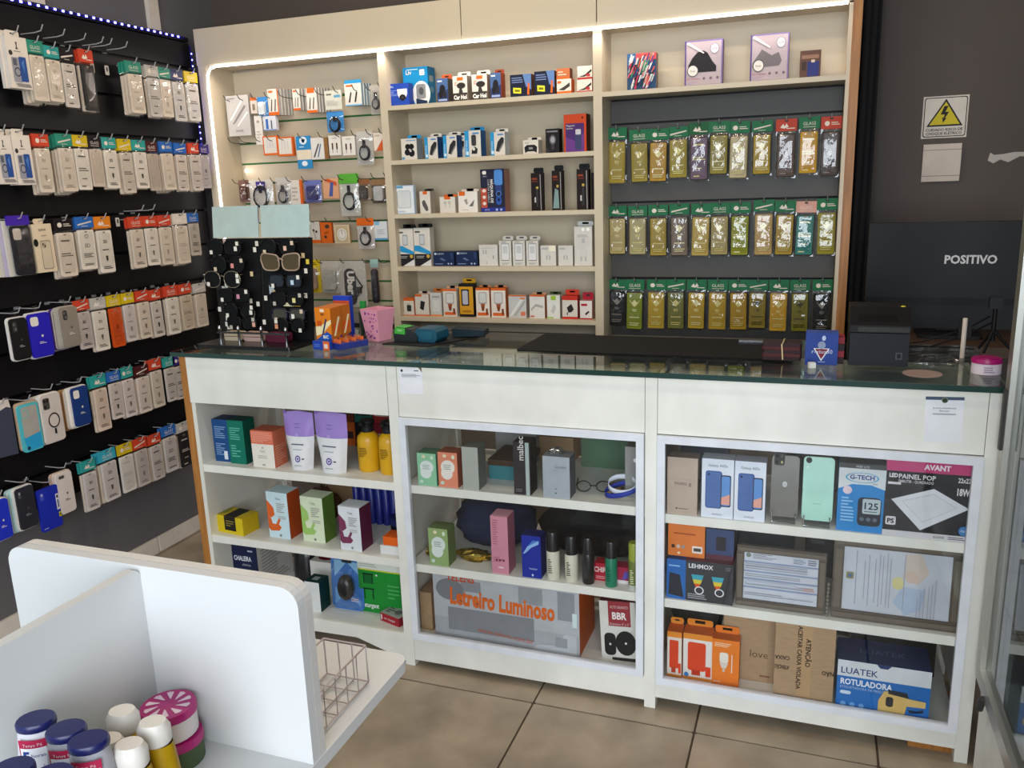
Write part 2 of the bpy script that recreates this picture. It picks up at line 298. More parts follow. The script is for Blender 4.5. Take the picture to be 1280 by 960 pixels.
    'a8': (0.574,0.081,2.004,1.814), 'a9': (0.671,0.071,2.0,1.807), 'a10': (0.739,0.067,2.0,1.811), 'a11': (0.809,0.074,2.001,1.799),
    'a12': (0.895,0.08,2.001,1.805), 'b1': (-0.045,0.063,1.702,1.548), 'b2': (0.024,0.069,1.706,1.545), 'b3': (0.102,0.065,1.713,1.52),
    'b4': (0.199,0.069,1.718,1.522), 'b5': (0.267,0.068,1.717,1.527), 'b6': (0.333,0.056,1.714,1.538), 'b7': (0.4,0.068,1.715,1.531),
    'b8': (0.476,0.065,1.712,1.512), 'b9': (0.549,0.074,1.712,1.53), 'b10': (0.616,0.05,1.709,1.52), 'b11': (0.696,0.073,1.712,1.522),
    'b12': (0.78,0.069,1.709,1.518), 'b13': (0.862,0.07,1.712,1.517), 'b14': (0.924,0.062,1.711,1.527), 'c1': (-0.034,0.083,1.442,1.245),
    'c2': (0.051,0.078,1.414,1.25), 'c3': (0.142,0.083,1.429,1.227), 'c4': (0.235,0.081,1.431,1.243), 'c5': (0.317,0.077,1.428,1.223),
    'c7': (0.481,0.073,1.421,1.225), 'c8': (0.557,0.073,1.421,1.228), 'c9': (0.636,0.075,1.421,1.224), 'c10': (0.729,0.088,1.424,1.219),
    'c11': (0.806,0.069,1.424,1.247), 'd1': (-0.101,0.071,1.115,0.967), 'd2': (-0.02,0.094,1.12,0.961), 'd3': (0.105,0.081,1.124,0.975),
    'd4': (0.168,0.067,1.137,0.959), 'd5': (0.243,0.072,1.135,0.939), 'd6': (0.317,0.067,1.135,0.938), 'd7': (0.388,0.058,1.135,0.948),
    'd8': (0.463,0.067,1.135,0.947), 'd9': (0.531,0.059,1.13,0.941), 'd10': (0.624,0.075,1.135,0.936), 'd11': (0.707,0.076,1.133,0.941),
    'd12': (0.797,0.075,1.126,0.94), 'e1': (-0.216,0.079,0.85,0.661), 'e2': (-0.119,0.084,0.827,0.66), 'e3': (-0.026,0.086,0.835,0.656),
    'e4': (0.099,0.078,0.832,0.68), 'e5': (0.193,0.069,0.851,0.639), 'e6': (0.268,0.067,0.85,0.666), 'e7': (0.33,0.061,0.852,0.657),
    'e8': (0.409,0.072,0.843,0.654), 'e9': (0.483,0.067,0.854,0.656), 'e10': (0.56,0.049,0.847,0.662), 'e11': (0.616,0.051,0.843,0.658),
    'h1': (-0.28,0.067,0.535,0.39), 'h2': (-0.184,0.075,0.547,0.392), 'h3': (-0.095,0.084,0.509,0.355), 'h4': (-0.022,0.072,0.545,0.386),
    'h5': (0.091,0.065,0.55,0.359), 'h6': (0.182,0.087,0.562,0.363), 'h7': (0.27,0.074,0.559,0.366), 'h8': (0.347,0.071,0.558,0.364),
    'h9': (0.428,0.066,0.552,0.362), 'h10': (0.51,0.083,0.565,0.37), 'h11': (0.593,0.072,0.556,0.364),
}

# ================================================================== the setting
fl = MB().box(-1.2, 3.6, -3.2, 1.5, -.06, -.0035, 'grout').build('floor', kind='structure')
tile_me = MB().prism(rrect(-.231, -.231, .231, .231, .004, 1), -.05, 0, 'tile', 'z').mesh('tile')
for i in range(-5, 5):
    for j in range(-6, 4):
        put('tile', tile_me, fl, (1.187+.468*(i+.5), -.081+.468*(j+.5), random.Random(i*31+j).uniform(-.0008, .0004)), PI/2*random.Random(i*7+j*13).randrange(4))
MB().box(-.9, 3.4, 1.22, 1.34, 0, 3.0, 'wall').build('wall_back', kind='structure')
MB().box(-.88, -.71, -3.2, 1.22, 0, 3.0, 'greywall').build('wall_left', kind='structure')
MB().box(3.2, 3.32, -3.2, 1.22, 0, 3.0, 'wall').build('wall_right', kind='structure')
MB().box(-.9, 3.4, -3.2, 1.34, 3.0, 3.1, '#cfccc6').build('ceiling', kind='structure')
MB().box(-.71, -.69, -3.2, -.425, 0, 3.0, '#c2cfcb').build('wall_left_entrance', kind='structure')
bb = MB().box(-.71, -.7005, -.42, 1.19, 0, .068, '#cfc6ba').build('baseboard_left', kind='structure')
bt = MB().prism(rrect(-.228, .002, .228, .07, .003, 1), 0, .006, '#d6cdc2', 'x').mesh('tile')
for k in range(-1, 3): put('tile', bt, bb, (-.7005, .24+.468*k, 0))
for n, y in ((1, .266), (2, .832)):
    MB().box(-.71, -.69, y-.028, y+.028, 2.165, 3.0, '#c9c0b4').build(f'trim_{n}', kind='structure')
wp = bpy.data.objects['wall_back']
m = MB(); rnd = random.Random(4)
pts = [(2.452, 1.52), (2.47, 1.51), (2.49, 1.522), (2.515, 1.512), (2.548, 1.53), (2.6, 1.528), (2.6, 1.543), (2.53, 1.545), (2.5, 1.54), (2.47, 1.538), (2.458, 1.546)]
m.prism(pts, 1.2185, 1.2205, '#b9b0a6'); m.build('bare_plaster_patch', wp)

# tube lamps under the ceiling, out of the picture
for nm, lx, ly, e in (('near the entrance', 1.3, -.9, 8), ('above the counter', .6, -.1, 13)):
    r = MB().box(-.62, .62, -.04, .04, .03, .06, 'white').build('tube_lamp', loc=(lx, ly, 2.94), label='white ceiling tube lamp '+nm, cat='lamp', group='ceiling tube lamps')
    MB().tube([(-.58, 0, .012), (.58, 0, .012)], .013, 'tubeglow', 10).build('tube', r)
    a = area_light('tube_lamp_light', (lx, ly, 2.92), (lx, ly, 0), 1.15, .05, e, (1, .8, .58)); a.parent = r; a.matrix_parent_inverse = Matrix.Translation((-lx, -ly, -2.94))

# ================================================================== black slat wall on the left
sw = MB().box(-.71, -.694, -.42, 1.0, .41, 2.14, '#08080a').build('slat_wall', label='black slatted display wall with rows of hooks and a blue light strip', cat='display wall')
edges = [.41]+[.535+.1497*k for k in range(11)]+[2.14]
for a, b in zip(edges[:-1], edges[1:]):
    MB().box(-.694, -.676, -.42, 1.0, a+.005, b-.006, 'black').build('slat', sw)
MB().box(-.71, -.675, -.42, 1.0, 2.14, 2.156, 'black').build('top_rail', sw)
hook_me = MB().tube([(-.02, 0, 0), (.06, 0, .0), (.088, 0, .004), (.1, 0, .022)], .0021, 'steel', 6).box(-.022, -.014, -.008, .008, -.012, .012, 'steel').mesh('hook')
def wall_hook(y, z): return put('hook', hook_me, sw, (-.672, y, z))
st = MB().box(-.678, -.672, -.42, .975, 2.147, 2.156, '#101060').build('light_strip', label='blue light strip along the top edge of the black slat wall', cat='light strip')
m = MB()
for k in range(40): m.box(-.672, -.6695, -.415+k*.0345, -.406+k*.0345, 2.1485, 2.1555, 'blueled')
m.build('diode', st, kind='stuff')
st2 = MB().box(-.658, -.652, .978, .984, 1.6, 2.12, '#1a1a5a').build('light_strip', label='blue light strip hanging down the corner beside the white shelving', cat='light strip')
m = MB()
for k in range(20): m.box(-.6515, -.6495, .978, .983, 1.61+k*.025, 1.616+k*.025, 'blueled')
m.build('diode', st2, kind='stuff')

# ================================================================== white shelving behind the counter
Dn, Bk = 1.0, 1.19
SH = [1.8186, 1.607, 1.3922, 1.1767, .9662]; SR = 1.8129
su = empty('shelving_unit', (.7, 1.1, 0), label='tall white shelving unit with hook panel, shelves and charcoal panel behind the counter', cat='shelving')
def P_(mb, name, parent=su, **k):
    o = mb.build(name, parent, **k)
    if parent is su: o.matrix_parent_inverse = Matrix.Translation((-.7, -1.1, 0))
    return o
def world_child(o, parent): o.parent = parent; o.matrix_parent_inverse = Matrix.Translation(tuple(-c for c in parent.location)); return o
P_(MB().box(-.64, -.598, Dn, Bk+.025, 0, 2.035, 'cream'), 'side_panel')
P_(MB().box(1.987, 2.016, Dn-.005, Bk+.025, 0, 2.6, 'wood'), 'side_panel', label='honey wood end panel')
P_(MB().box(1.975, 1.987, Dn, Bk+.02, 0, 2.04, 'cream'), 'lining_panel')
P_(MB().box(.231, .263, Dn, Bk, 0, 2.035, 'cream'), 'divider'); P_(MB().box(1.112, 1.145, Dn, Bk, 0, 2.035, 'cream'), 'divider')
P_(MB().box(-.64, 1.987, Dn, Bk+.025, 2.035, 2.055, 'cream'), 'top_panel')
for a, b in ((-.641, .598), (.602, 1.126), (1.13, 1.987)): P_(MB().box(a, b, Dn-.004, Dn+.014, 2.04, 2.187, 'cream'), 'header_panel')
P_(MB().box(-.598, .231, Bk+.008, Bk+.025, .9, 2.035, '#c8beae'), 'back_panel')
P_(MB().box(.263, 1.112, Bk-.005, Bk+.012, .88, 2.035, 'cream'), 'back_panel')
P_(MB().box(1.145, 1.975, Bk-.04, Bk-.02, SR, 2.035, 'cream'), 'back_panel')
P_(MB().box(-.598, 1.975, Dn+.06, Dn+.08, 0, .9, '#6d675f'), 'lower_panel')
for z in SH: P_(MB().box(.263, 1.112, Dn, Bk-.005, z-.017, z, 'cream', 0), 'shelf')
P_(MB().box(1.145, 1.975, Dn, Bk-.04, SR-.017, SR, 'cream'), 'shelf')
# hook panel: white slats with green strips in the grooves
hp = P_(MB().box(-.598, .231, Bk, Bk+.008, .95, 2.035, '#b9b0a2'), 'hook_panel')
ge = [2.03]+[1.896-.0888*k for k in range(11)]+[.95]
for k, (a, b) in enumerate(zip(ge[:-1], ge[1:])):
    o = MB().box(-.597, .2305, Bk-.014, Bk, b+.004, a-.004, 'cream').build('slat', hp)
    if k < 11: MB().box(-.597, .2305, Bk-.0135, Bk-.002, b-.0035, b+.0035, '#2c6b35').build('groove_strip', hp)
hook2 = MB().tube([(0, 0, 0), (0, -.09, 0), (0, -.115, .005), (0, -.13, .022)], .0018, '#4a4a48', 5).mesh('hook')
def back_hook(x, z): return put('hook', hook2, hp, (x, Bk-.014, z))
for k, xs in ((0, (-.56, -.49, -.42, -.35, -.28, -.19, -.1, -.01, .08, .14, .2)), (2, (-.56, -.5, -.42, -.36, -.3, -.2, -.1, -.02, .06, .13, .19)), (4, (-.56, -.5, -.42, -.36, -.28, -.2, -.1, -.02, .07, .14, .2)), (6, (-.3, -.24, -.18, -.1, .02, .1)), (8, (-.28, -.16, -.04, .07, .15))):
    for x in xs: back_hook(x, 1.896-.0888*k)
# charcoal panel with grooves
cp = P_(MB().box(1.145, 1.975, Bk-.04, Bk-.03, .86, SR-.017, '#18181a'), 'charcoal_panel')
ce = [SR-.02, 1.705, 1.4127, 1.12, .86]
for a, b in zip(ce[:-1], ce[1:]): MB().box(1.147, 1.973, Bk-.056, Bk-.04, b+.004, a-.004, 'charcoal').build('slat', cp)
hook3 = MB().tube([(0, 0, 0), (0, -.05, 0), (0, -.06, .014)], .0016, 'steel', 5).mesh('hook')

# white light strip along the shelving
ls = MB().tube([(-.592, .994, 1.15), (-.592, .994, 1.95), (-.588, .994, 2.0), (-.572, .994, 2.024), (-.54, .994, 2.031), (-.35, .994, 2.03), (.7, .994, 2.029), (1.97, .994, 2.034)], .0055, 'led', 8).build('light_strip', label='bright white light strip framing the top and left of the shelving', cat='light strip')
for sx_, loc_, rot_, e_ in ((2.5, (.69, .985, 2.022), (math.radians(-20), 0, 0), 5), (.8, (-.585, .985, 1.6), (0, PI/2, PI), .45)):
    d = bpy.data.lights.new('white_strip_light', 'AREA'); d.shape = 'RECTANGLE'; d.size = sx_; d.size_y = .012; d.energy = e_; d.color = (1, .86, .76)
    if e_ < 3: d.size, d.size_y = .012, .8
    o = bpy.data.objects.new('white_strip_light', d); COL.objects.link(o); o.location = loc_; o.rotation_euler = rot_; o.parent = ls

# black cloth hanging in the gap at the end of the shelving
m = MB(); n = 9
vs = []
for zi in range(12):
    z = 2.55-zi*.15
    for i in range(n): vs.append((2.024+.055*i/(n-1), 1.05+.028*math.sin(i*1.9+zi*.25)+.04*i/n, z))
m.add(vs, [(a*n+i, a*n+i+1, (a+1)*n+i+1, (a+1)*n+i) for a in range(11) for i in range(n-1)], 'fabric', True)
o = m.build('hanging_cloth', label='long black cloth hanging beside the wooden end of the shelving', cat='cloth')
md = o.modifiers.new('thickness', 'SOLIDIFY'); md.thickness = .004

# ================================================================== counter
ct = empty('display_counter', (1.15, .25, 0), label='long white shop counter with open shelves and two glazed display bays', cat='counter')
def CP(mb, name, **k):
    o = mb.build(name, ct, **k); o.matrix_parent_inverse = Matrix.Translation((-1.15, -.25, 0)); return o
CP(MB().box(-.032, -.003, 0, .47, 0, .984, 'wood'), 'side_panel', label='honey wood end panel')
CP(MB().box(-.003, .012, .0, .47, .1, .984, 'white'), 'side_panel')
for a, b in ((.73, .763), (1.501, 1.533), (2.305, 2.336)):
    CP(MB().box(a, b, -.004, .03, 0, .984, 'worn'), 'leg')
    CP(MB().box(a+.009, b-.009, .03, .45, .1, .96, 'white'), 'partition')
for a in (.0, .73, 1.501, 2.305): CP(MB().box(a, a+.031, .42, .45, 0, .95, 'worn'), 'leg')
for a, b in ((-.003, .728), (.765, 1.4995), (1.5345, 2.3035)):
    CP(MB().box(a, b, -.004, .014, .829, .983, 'worn'), 'apron_panel')
BAYS = ((.012, .73, (.614, .36, .105)), (.763, 1.501, (.612, .353, .105)), (1.533, 2.305, (.6, .348, .09)))
for a, b, zs in BAYS:
    for z in zs: CP(MB().box(a, b, .004, .40, z-.026, z, 'worn'), 'shelf')
    CP(MB().box(a, b, .425, .44, .74, .80, 'white'), 'back_rail'); CP(MB().box(a, b, .425, .44, .30, .34, 'white'), 'back_rail')
    CP(MB().box(a, b, .02, .44, .94, .958, '#b9b8b0'), 'deck_panel')
CP(MB().prism([(.0, .079), (.0, .05), (.55, .06), (.73, .005), (.73, .079)], .006, .022, 'worn'), 'kick_panel')
CP(MB().box(.763, 1.501, .0, .018, .02, .1, 'worn'), 'kick_panel'); CP(MB().box(1.533, 2.305, .0, .018, .035, .085, 'worn'), 'kick_panel')
CP(MB().box(2.2, 2.34, .03, .3, .0, .018, 'wood'), 'wood_packer')
for x0, x1, z0, z1 in ((.765, 1.499, .1, .827), (1.535, 2.304, .086, .826)):
    b = .021; m = MB()
    m.box(x0, x1, -.014, .002, z1-b, z1, '#dcdfe6').box(x0, x1, -.014, .002, z0, z0+b, '#dcdfe6').box(x0, x0+b, -.014, .002, z0+b, z1-b, '#dcdfe6').box(x1-b, x1, -.014, .002, z0+b, z1-b, '#dcdfe6')
    fr = CP(m, 'door_frame')
    o = MB().box(x0+b, x1-b, -.008, -.0045, z0+b, z1-b, 'glass').build('pane', fr)
gt = MB().box(-.045, 2.345, -.022, .5, .9855, 1.0, 'topglass')
gt = gt.build('glass_countertop', label='clear glass countertop with dark green edge lying on the counter', cat='countertop')
MB().box(-.0455, 2.3455, -.0232, -.0222, .9853, .9995, 'glassedge').build('polished_edge', gt)
# notices on the apron (their square codes are left out)
def notice(x, z, wd, ht, pr, label, tilt=0):
    r = MB().box(-wd/2, wd/2, -.0008, 0, 0, ht, '#e9e9ee').build('notice_card', loc=(x, -.0042, z), label=label, cat='notice')
    r.rotation_euler = (0, tilt, 0)
    MB().prints(pr, wd, ht, -wd/2, 0, -.0008).build('print', r); return r
notice(.812, .9, .076, .082, [('n', .12, .62, .9, .75, 3, '#8a8a92'), ('e', .14, .86, .05, .05, '#30303a'), ('r', .66, .84, .86, .88, '#70707a'), ('q', [(.86, .98), (1, .98), (1, .8)], '#7d6a50')], 'small white notice with curled corner stuck left on the apron', -.03)
notice(2.215, .855, .082, .112, [('r', 0, .93, 1, 1, '#4b566e'), ('e', .5, .925, .085, .062, '#2f3a34'), ('ring', .5, .925, .085, .062, .25, '#7b8a6a'), T_('Já somos Atendimento', .5, .74, .035, '#303038', .8), T_('Benvoyes', .5, .68, .035, '#303038'), ('n', .2, .6, .8, .65, 1, '#9a9aa2')], 'white notice card with dark blue band stuck right on the apron', -.03)

# ================================================================== glass door standing open at the right
dr = empty('door_1', (2.341, -.029, 0), kind='structure')
def DP(mb, name, par=dr):
    o = mb.build(name, par); return o
for yy in (-.042, -1.15): DP(MB().box(-.012, .016, yy, yy+.042, .27, 2.35, 'alu'), 'stile')
DP(MB().box(-.012, .016, -1.108, -.042, .27, .31, 'alu'), 'bottom_rail'); DP(MB().box(-.012, .016, -1.108, -.042, 2.3, 2.35, 'alu'), 'top_rail')
DP(MB().box(0, .005, -1.108, -.042, .31, 2.3, clear('door_glass', (.62, .68, .68, 1), .03, .1, 1.0)), 'pane')
DP(MB().box(-.018, -.012, -.03, -.012, .86, 1.0, '#3c3b3a'), 'handle')
for yy in (-.1, -.55): DP(MB().tube([(-.016, yy, .24), (-.016, yy-.02, .28)], .008, '#3a3a3c', 8), 'hinge_pin')
MB().box(2.345, 2.42, -1.19, -.03, 0, .262, '#d5d4d0').build('trim_3', kind='structure')

# ================================================================== sign, switch plate
r = MB().box(-.071, .071, -.003, 0, 0, .14, '#d6cabd').build('warning_sign', loc=(2.308, 1.2195, 1.602), label='square warning sign with yellow triangle and lightning bolt on the wall', cat='sign')
MB().prints([('rr', .03, .03, .97, .97, .05, '#2a211c'), ('rr', .05, .05, .95, .95, .045, '#d6cabd'), ('q', [(.1, .28), (.9, .28), (.5, .93)], '#1d1712'), ('q', [(.165, .32), (.835, .32), (.5, .86)], '#cdb81d'),
  ('q', [(.47, .76), (.56, .76), (.5, .62), (.58, .62), (.5, .47), (.54, .48), (.46, .36), (.44, .5), (.47, .48), (.49, .56), (.4, .56)], '#1d1712'),
  T_('CUIDADO RISCO DE', .5, .17, .065, '#1d1712', .86, bold=.02), T_('CHOQUE ELÉTRICO', .5, .08, .065, '#1d1712', .86, bold=.02)], .142, .14, -.071, 0, -.003).build('print', r)
m = MB(); n = 9
vs = [(x, -.012-.006*math.sin(PI*i/(n-1)), z) for x in (-.06, .06) for i, z in enumerate([.127*k/(n-1) for k in range(n)])]
m.add(vs, [(i, i+1, n+i+1, n+i) for i in range(n-1)], '#cbbcae'); m.box(-.06, .06, -.012, 0, 0, .127, '#cbbcae')
r = m.build('breaker_cover', loc=(2.307, 1.2195, 1.455), label='plain cream breaker cover below the warning sign', cat='cover plate')
for zz in (.106, .018): MB().box(-.06, .06, -.0155, -.015, zz, zz+.002, '#8a7d72').build('seam', r)

# ================================================================== white display stand in the foreground
ds = empty('display_stand', (1.11, -1.36, 0), label='white cross-shaped display stand in the left foreground', cat='display stand')
def SP(mb, name):
    o = mb.build(name, ds); o.matrix_parent_inverse = Matrix.Translation((-1.11, 1.36, 0)); return o
zb, zt = .78, 1.02
def rounded_top(a, b, z0, z1, r, n=5):
    p = [(a, z0), (b, z0)]
    for cx, a0 in ((b-r, 0), (a+r, PI/2)):
        for i in range(n+1): t = a0+PI/2*i/n; p.append((cx+r*math.cos(t), z1-r+r*math.sin(t)))
    return p
SP(MB().prism(rounded_top(.876, 1.346, zb, zt, .025), -1.372, -1.358, 'stand'), 'spine_panel')
SP(MB().prism(rounded_top(.876, 1.346, zb, zt, .025), -1.357, -1.343, '#cfccc8'), 'spine_panel')
SP(MB().prism(rounded_top(-1.68, -1.372, zb, zt-.003, .012), 1.094, 1.109, 'stand', 'x'), 'cross_panel')
SP(MB().prism(rrect(.876, -1.69, 1.348, -1.108, .02, 4), zb-.018, zb, 'stand', 'z'), 'shelf')
SP(MB().box(1.02, 1.16, -1.45, -1.27, .02, zb-.018, 'stand'), 'column'); SP(MB().prism(rrect(.93, -1.52, 1.2, -1.22, .02), 0, .02, 'stand', 'z'), 'foot')
# small wire basket on the rear of the stand
m = MB(); g = '#b9adab'
x0, x1, y0, y1, z0, z1 = 1.255, 1.325, -1.335, -1.195, zb+.004, zb+.062
for z in (z0, z1): m.tube([(x0, y0, z), (x1, y0, z), (x1, y1, z), (x0, y1, z)], .0016, g, 5, True)
for k in range(6):
    y = y0+(y1-y0)*k/5; m.tube([(x0, y, z1), (x0, y, z0), (x1, y, z0), (x1, y, z1)], .0012, g, 5)
for k in range(4):
    x = x0+(x1-x0)*k/3; m.tube([(x, y0, z1), (x, y0, z0), (x, y1, z0), (x, y1, z1)], .0012, g, 5)
m.build('wire_basket', label='small white wire basket standing on the rear shelf of the display stand', cat='basket')

# ================================================================== cartons
def carton(key, name, label, front, pr=(), d=.04, side=None, top=None, tab=None, group=None, cat='box', rz=0, prR=(), prT=(), dy=0, dz=0, w=None, h=None, dx=0, left=None):
    """a box standing where T[key] says; pr: print on the front; tab: (height, colour) hanging tab rising from the back of the top"""
    x, y, z, W, H = T[key] if isinstance(key, str) else key
    W = w or W; H = h or H; side = side or front; top = top or side
    m = MB(); a = W/2; e = .0012
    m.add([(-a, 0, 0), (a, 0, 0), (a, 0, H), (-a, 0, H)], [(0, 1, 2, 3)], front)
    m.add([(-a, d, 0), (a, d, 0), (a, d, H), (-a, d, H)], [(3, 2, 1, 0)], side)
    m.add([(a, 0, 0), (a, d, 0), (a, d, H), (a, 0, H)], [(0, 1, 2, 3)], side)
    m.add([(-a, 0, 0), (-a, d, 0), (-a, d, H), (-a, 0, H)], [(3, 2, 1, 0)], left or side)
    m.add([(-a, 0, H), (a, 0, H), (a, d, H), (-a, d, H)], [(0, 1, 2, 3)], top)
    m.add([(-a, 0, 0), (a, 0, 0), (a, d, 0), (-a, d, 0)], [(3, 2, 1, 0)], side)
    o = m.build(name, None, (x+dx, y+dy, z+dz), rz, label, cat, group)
    if pr: MB().prints(pr, W, H, -a, 0, 0).build('front_print', o)
    if prR: MB().prints(prR, d, H, a, 0, 0, 'R').build('side_print', o)
    if prT: MB().prints(prT, W, d, -a, H, 0, 'T').build('top_print', o)
    if tab:
        th, tc = tab[0], tab[1]; b = a*.9
        m = MB(); m.prism(rrect(-b, H, b, H+th, min(.006, th*.4), 2), d-.0012, d-.0002, tc)
        m.prints([('rr', .3, .45, .7, .72, .1, '#3a3632')], 2*b, th, -b, H, d-.0012)
        m.build('hang_tab', o)
    return o
K = '#1b1a1d'; WH = '#d9d3c8'; OR = '#d9651f'; CY = '#2a93c9'; NV = '#1d2a52'

# ------------------------------------------------------------------ first shelf of the middle bay
GS = 'boxes on the white shelves'
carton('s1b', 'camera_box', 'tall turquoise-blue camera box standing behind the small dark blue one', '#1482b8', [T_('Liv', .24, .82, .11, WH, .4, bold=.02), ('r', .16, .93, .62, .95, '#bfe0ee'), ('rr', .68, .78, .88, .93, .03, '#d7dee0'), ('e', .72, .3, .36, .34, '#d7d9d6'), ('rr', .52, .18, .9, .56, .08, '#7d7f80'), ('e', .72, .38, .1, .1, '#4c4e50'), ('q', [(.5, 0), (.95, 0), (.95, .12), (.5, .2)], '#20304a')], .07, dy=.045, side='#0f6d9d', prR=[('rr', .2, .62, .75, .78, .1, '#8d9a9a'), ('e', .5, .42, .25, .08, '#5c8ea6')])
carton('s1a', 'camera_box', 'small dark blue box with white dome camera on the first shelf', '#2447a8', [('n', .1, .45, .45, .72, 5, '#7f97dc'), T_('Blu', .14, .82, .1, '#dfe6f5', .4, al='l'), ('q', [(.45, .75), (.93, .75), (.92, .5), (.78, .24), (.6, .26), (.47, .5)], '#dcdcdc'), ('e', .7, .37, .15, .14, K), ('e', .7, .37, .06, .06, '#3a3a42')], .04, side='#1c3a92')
def car_holder(key, lab, front, p, tabc, side):
    carton(key, 'phone_holder_box', lab, front, p, .05, side=side, tab=(.02, tabc), group=GS)
BL = [('q', [(0, .4), (1, .55), (1, 1), (0, 1)], '#44618e'), ('e', .5, .55, .26, .2, K), ('e', .34, .36, .2, .16, K), ('e', .7, .34, .16, .14, '#26262c'), ('r', .1, .08, .9, .16, '#8fa0c6'), ('r', .1, .86, .5, .92, '#dfe2ea')]
car_holder('s1c', 'narrow dark blue holder box with orange tab on the first shelf', '#2b3a66', BL, '#b9552c', '#4c4a48')
WHD = [('r', .3, .82, .72, .95, OR), ('n', .1, .62, .4, .78, 3, '#c98a6a'), ('e', .58, .62, .3, .12, '#2b2927'), ('q', [(.46, .55), (.6, .55), (.72, .3), (.4, .3)], '#35322f'), ('q', [(0, .34), (1, .34), (1, 0), (0, 0)], '#3a3632'), T_('Car Hol', .5, .1, .16, '#efece6', .9, bold=.04)]
car_holder('s1d', 'white car holder box, left of the matching two on the first shelf', WH, WHD, WH, '#8d8378')
car_holder('s1e', 'white car holder box, right of the matching two on the first shelf', WH, WHD, WH, '#8d8378')
carton('s1f', 'phone_holder_box', 'blue holder box with red-brown side and tab on the first shelf', '#27376a', BL, .05, side='#8e3b22', tab=(.018, '#8e3b22'))
TL = [('q', [(.6, 1), (1, 1), (1, .3), (.75, .45)], '#5877a8'), ('q', [(.8, .1), (.9, .1), (.92, .6), (.84, .6)], OR), ('n', .08, .62, .6, .9, 3, '#6b7da8'), ('q', [(.14, .2), (.52, .16), (.52, .4), (.14, .44)], '#d3d435'), ('q', [(.22, .26), (.45, .24), (.45, .33), (.22, .35)], '#6d6a14')]
carton('s1g', 'torch_box', 'dark blue box with yellow tag, left of two on the first shelf', '#131a30', TL, .05, side='#5b3a22', group=GS)
carton('s1h', 'torch_box', 'dark blue box with yellow tag, right of two on the first shelf', '#131a30', TL, .05, side='#5b3a22', group=GS)
CB = [('r', 0, 0, 1, .2, OR), ('q', [(.1, .3), (.5, .5), (.9, .75), (.9, .5), (.5, .25)], '#3a3532'), ('r', .05, .72, .3, .88, OR)]
x, y, z, W, H = T['s1i']
carton('s1i', 'cable_box', 'lower orange and white cable box at the right of the first shelf', WH, CB, .045, side=OR, group=GS)
carton((x-.004, y+.004, z+H+.0005, W*.92, .038), 'cable_box', 'upper orange-brown cable box lying on the orange and white one', '#b8693f', [('n', .1, .3, .8, .8, 2, '#e0c0a6'), ('r', 0, 0, 1, .18, OR)], .04, side='#7a4a30')
x, y, z, W, H = T['s1j']; RD = [('q', [(.05, .2), (.5, .35), (.95, .75), (.95, .55), (.5, .2)], '#2b2525'), ('r', 0, 0, 1, .15, '#b0322c'), ('r', .6, .2, .85, .4, '#b0322c')]
carton('s1j', 'cable_box', 'lower white and red cable box beside the divider', WH, RD, .045, side='#9d3a30')
carton((x+.001, y+.003, z+H+.0005, W*.98, H), 'cable_box', 'upper white and red cable box beside the divider', WH, RD, .045, side='#9d3a30')

# ------------------------------------------------------------------ second shelf
def mouse_print(kind):
    p = [('r', 0, 0, .26, 1, CY), ('rr', .05, .08, .22, .22, .04, '#cfe4f0'), ('r', .5, .86, .9, .92, '#4a86c0'), T_('Wireless', .16, .4, .1, '#bfe2f2', .7, PI/2)]
    if kind == 'earbud': return [('r', .35, .88, .95, .93, '#7aa5c6'), ('e', .42, .62, .17, .13, K), ('e', .66, .62, .17, .13, K), ('e', .38, .36, .17, .15, K), ('e', .66, .32, .2, .17, K), ('e', .6, .42, .07, .05, '#c6c6c6'), ('r', .04, .05, .2, .14, CY)]
    if kind == 'tall': return p+[('rr', .42, .42, .72, .84, .1, '#3a3838'), ('q', [(.4, .12), (.75, .12), (.8, .3), (.62, .4), (.44, .28)], '#242322'), ('e', .56, .3, .08, .06, WH)]
    return p+[('q', [(.36, .2), (.6, .16), (.92, .5), (.95, .74), (.78, .78), (.5, .58)], '#2b2a2c'), ('q', [(.55, .2), (.62, .2), (.9, .5), (.88, .56)], '#8a8a8c')]
for k, lab, kd, sd in (('s2a', 'white box with black earbuds, leftmost on the second shelf', 'earbud', '#9aa5ac'), ('s2b', 'blue and white mouse box, second from left on the second shelf', 'm', '#1d4f86'), ('s2c', 'blue and white mouse box, third from left on the second shelf', 'm', '#1d4f86'), ('s2d', 'taller blue and white box with grey gadget on the second shelf', 'tall', '#1d5f96'), ('s2e', 'blue and white mouse box standing apart in the middle of the second shelf', 'm', '#c9d2d6')):
    carton(k, 'earbud_box' if kd == 'earbud' else 'mouse_box', lab, WH, mouse_print(kd), .055, side=sd, tab=(.016, CY if kd in ('earbud', 'tall') else WH), group=GS)
for k, lab in (('s2b', 'second mouse box tucked behind the second box of the shelf'), ('s2c', 'second mouse box tucked behind the third box of the shelf')):
    x, y, z, W, H = T[k]; carton((x+.012, y+.058, z, W, H), 'mouse_box', lab, WH, mouse_print('m'), .05, side='#1d4f86', tab=(.016, WH))
carton('s2f', 'gamepad_box', 'low white box with black gamepad on the second shelf', WH, [('q', [(.12, .1), (.3, .2), (.7, .2), (.88, .1), (.92, .5), (.75, .66), (.25, .66), (.08, .5)], K), ('rr', .36, .34, .64, .5, .04, '#8a8a8a'), T_('GX1', .26, .76, .12, '#2a2a2a', .4)], .05, tab=(.012, WH), side='#cfc9bd')
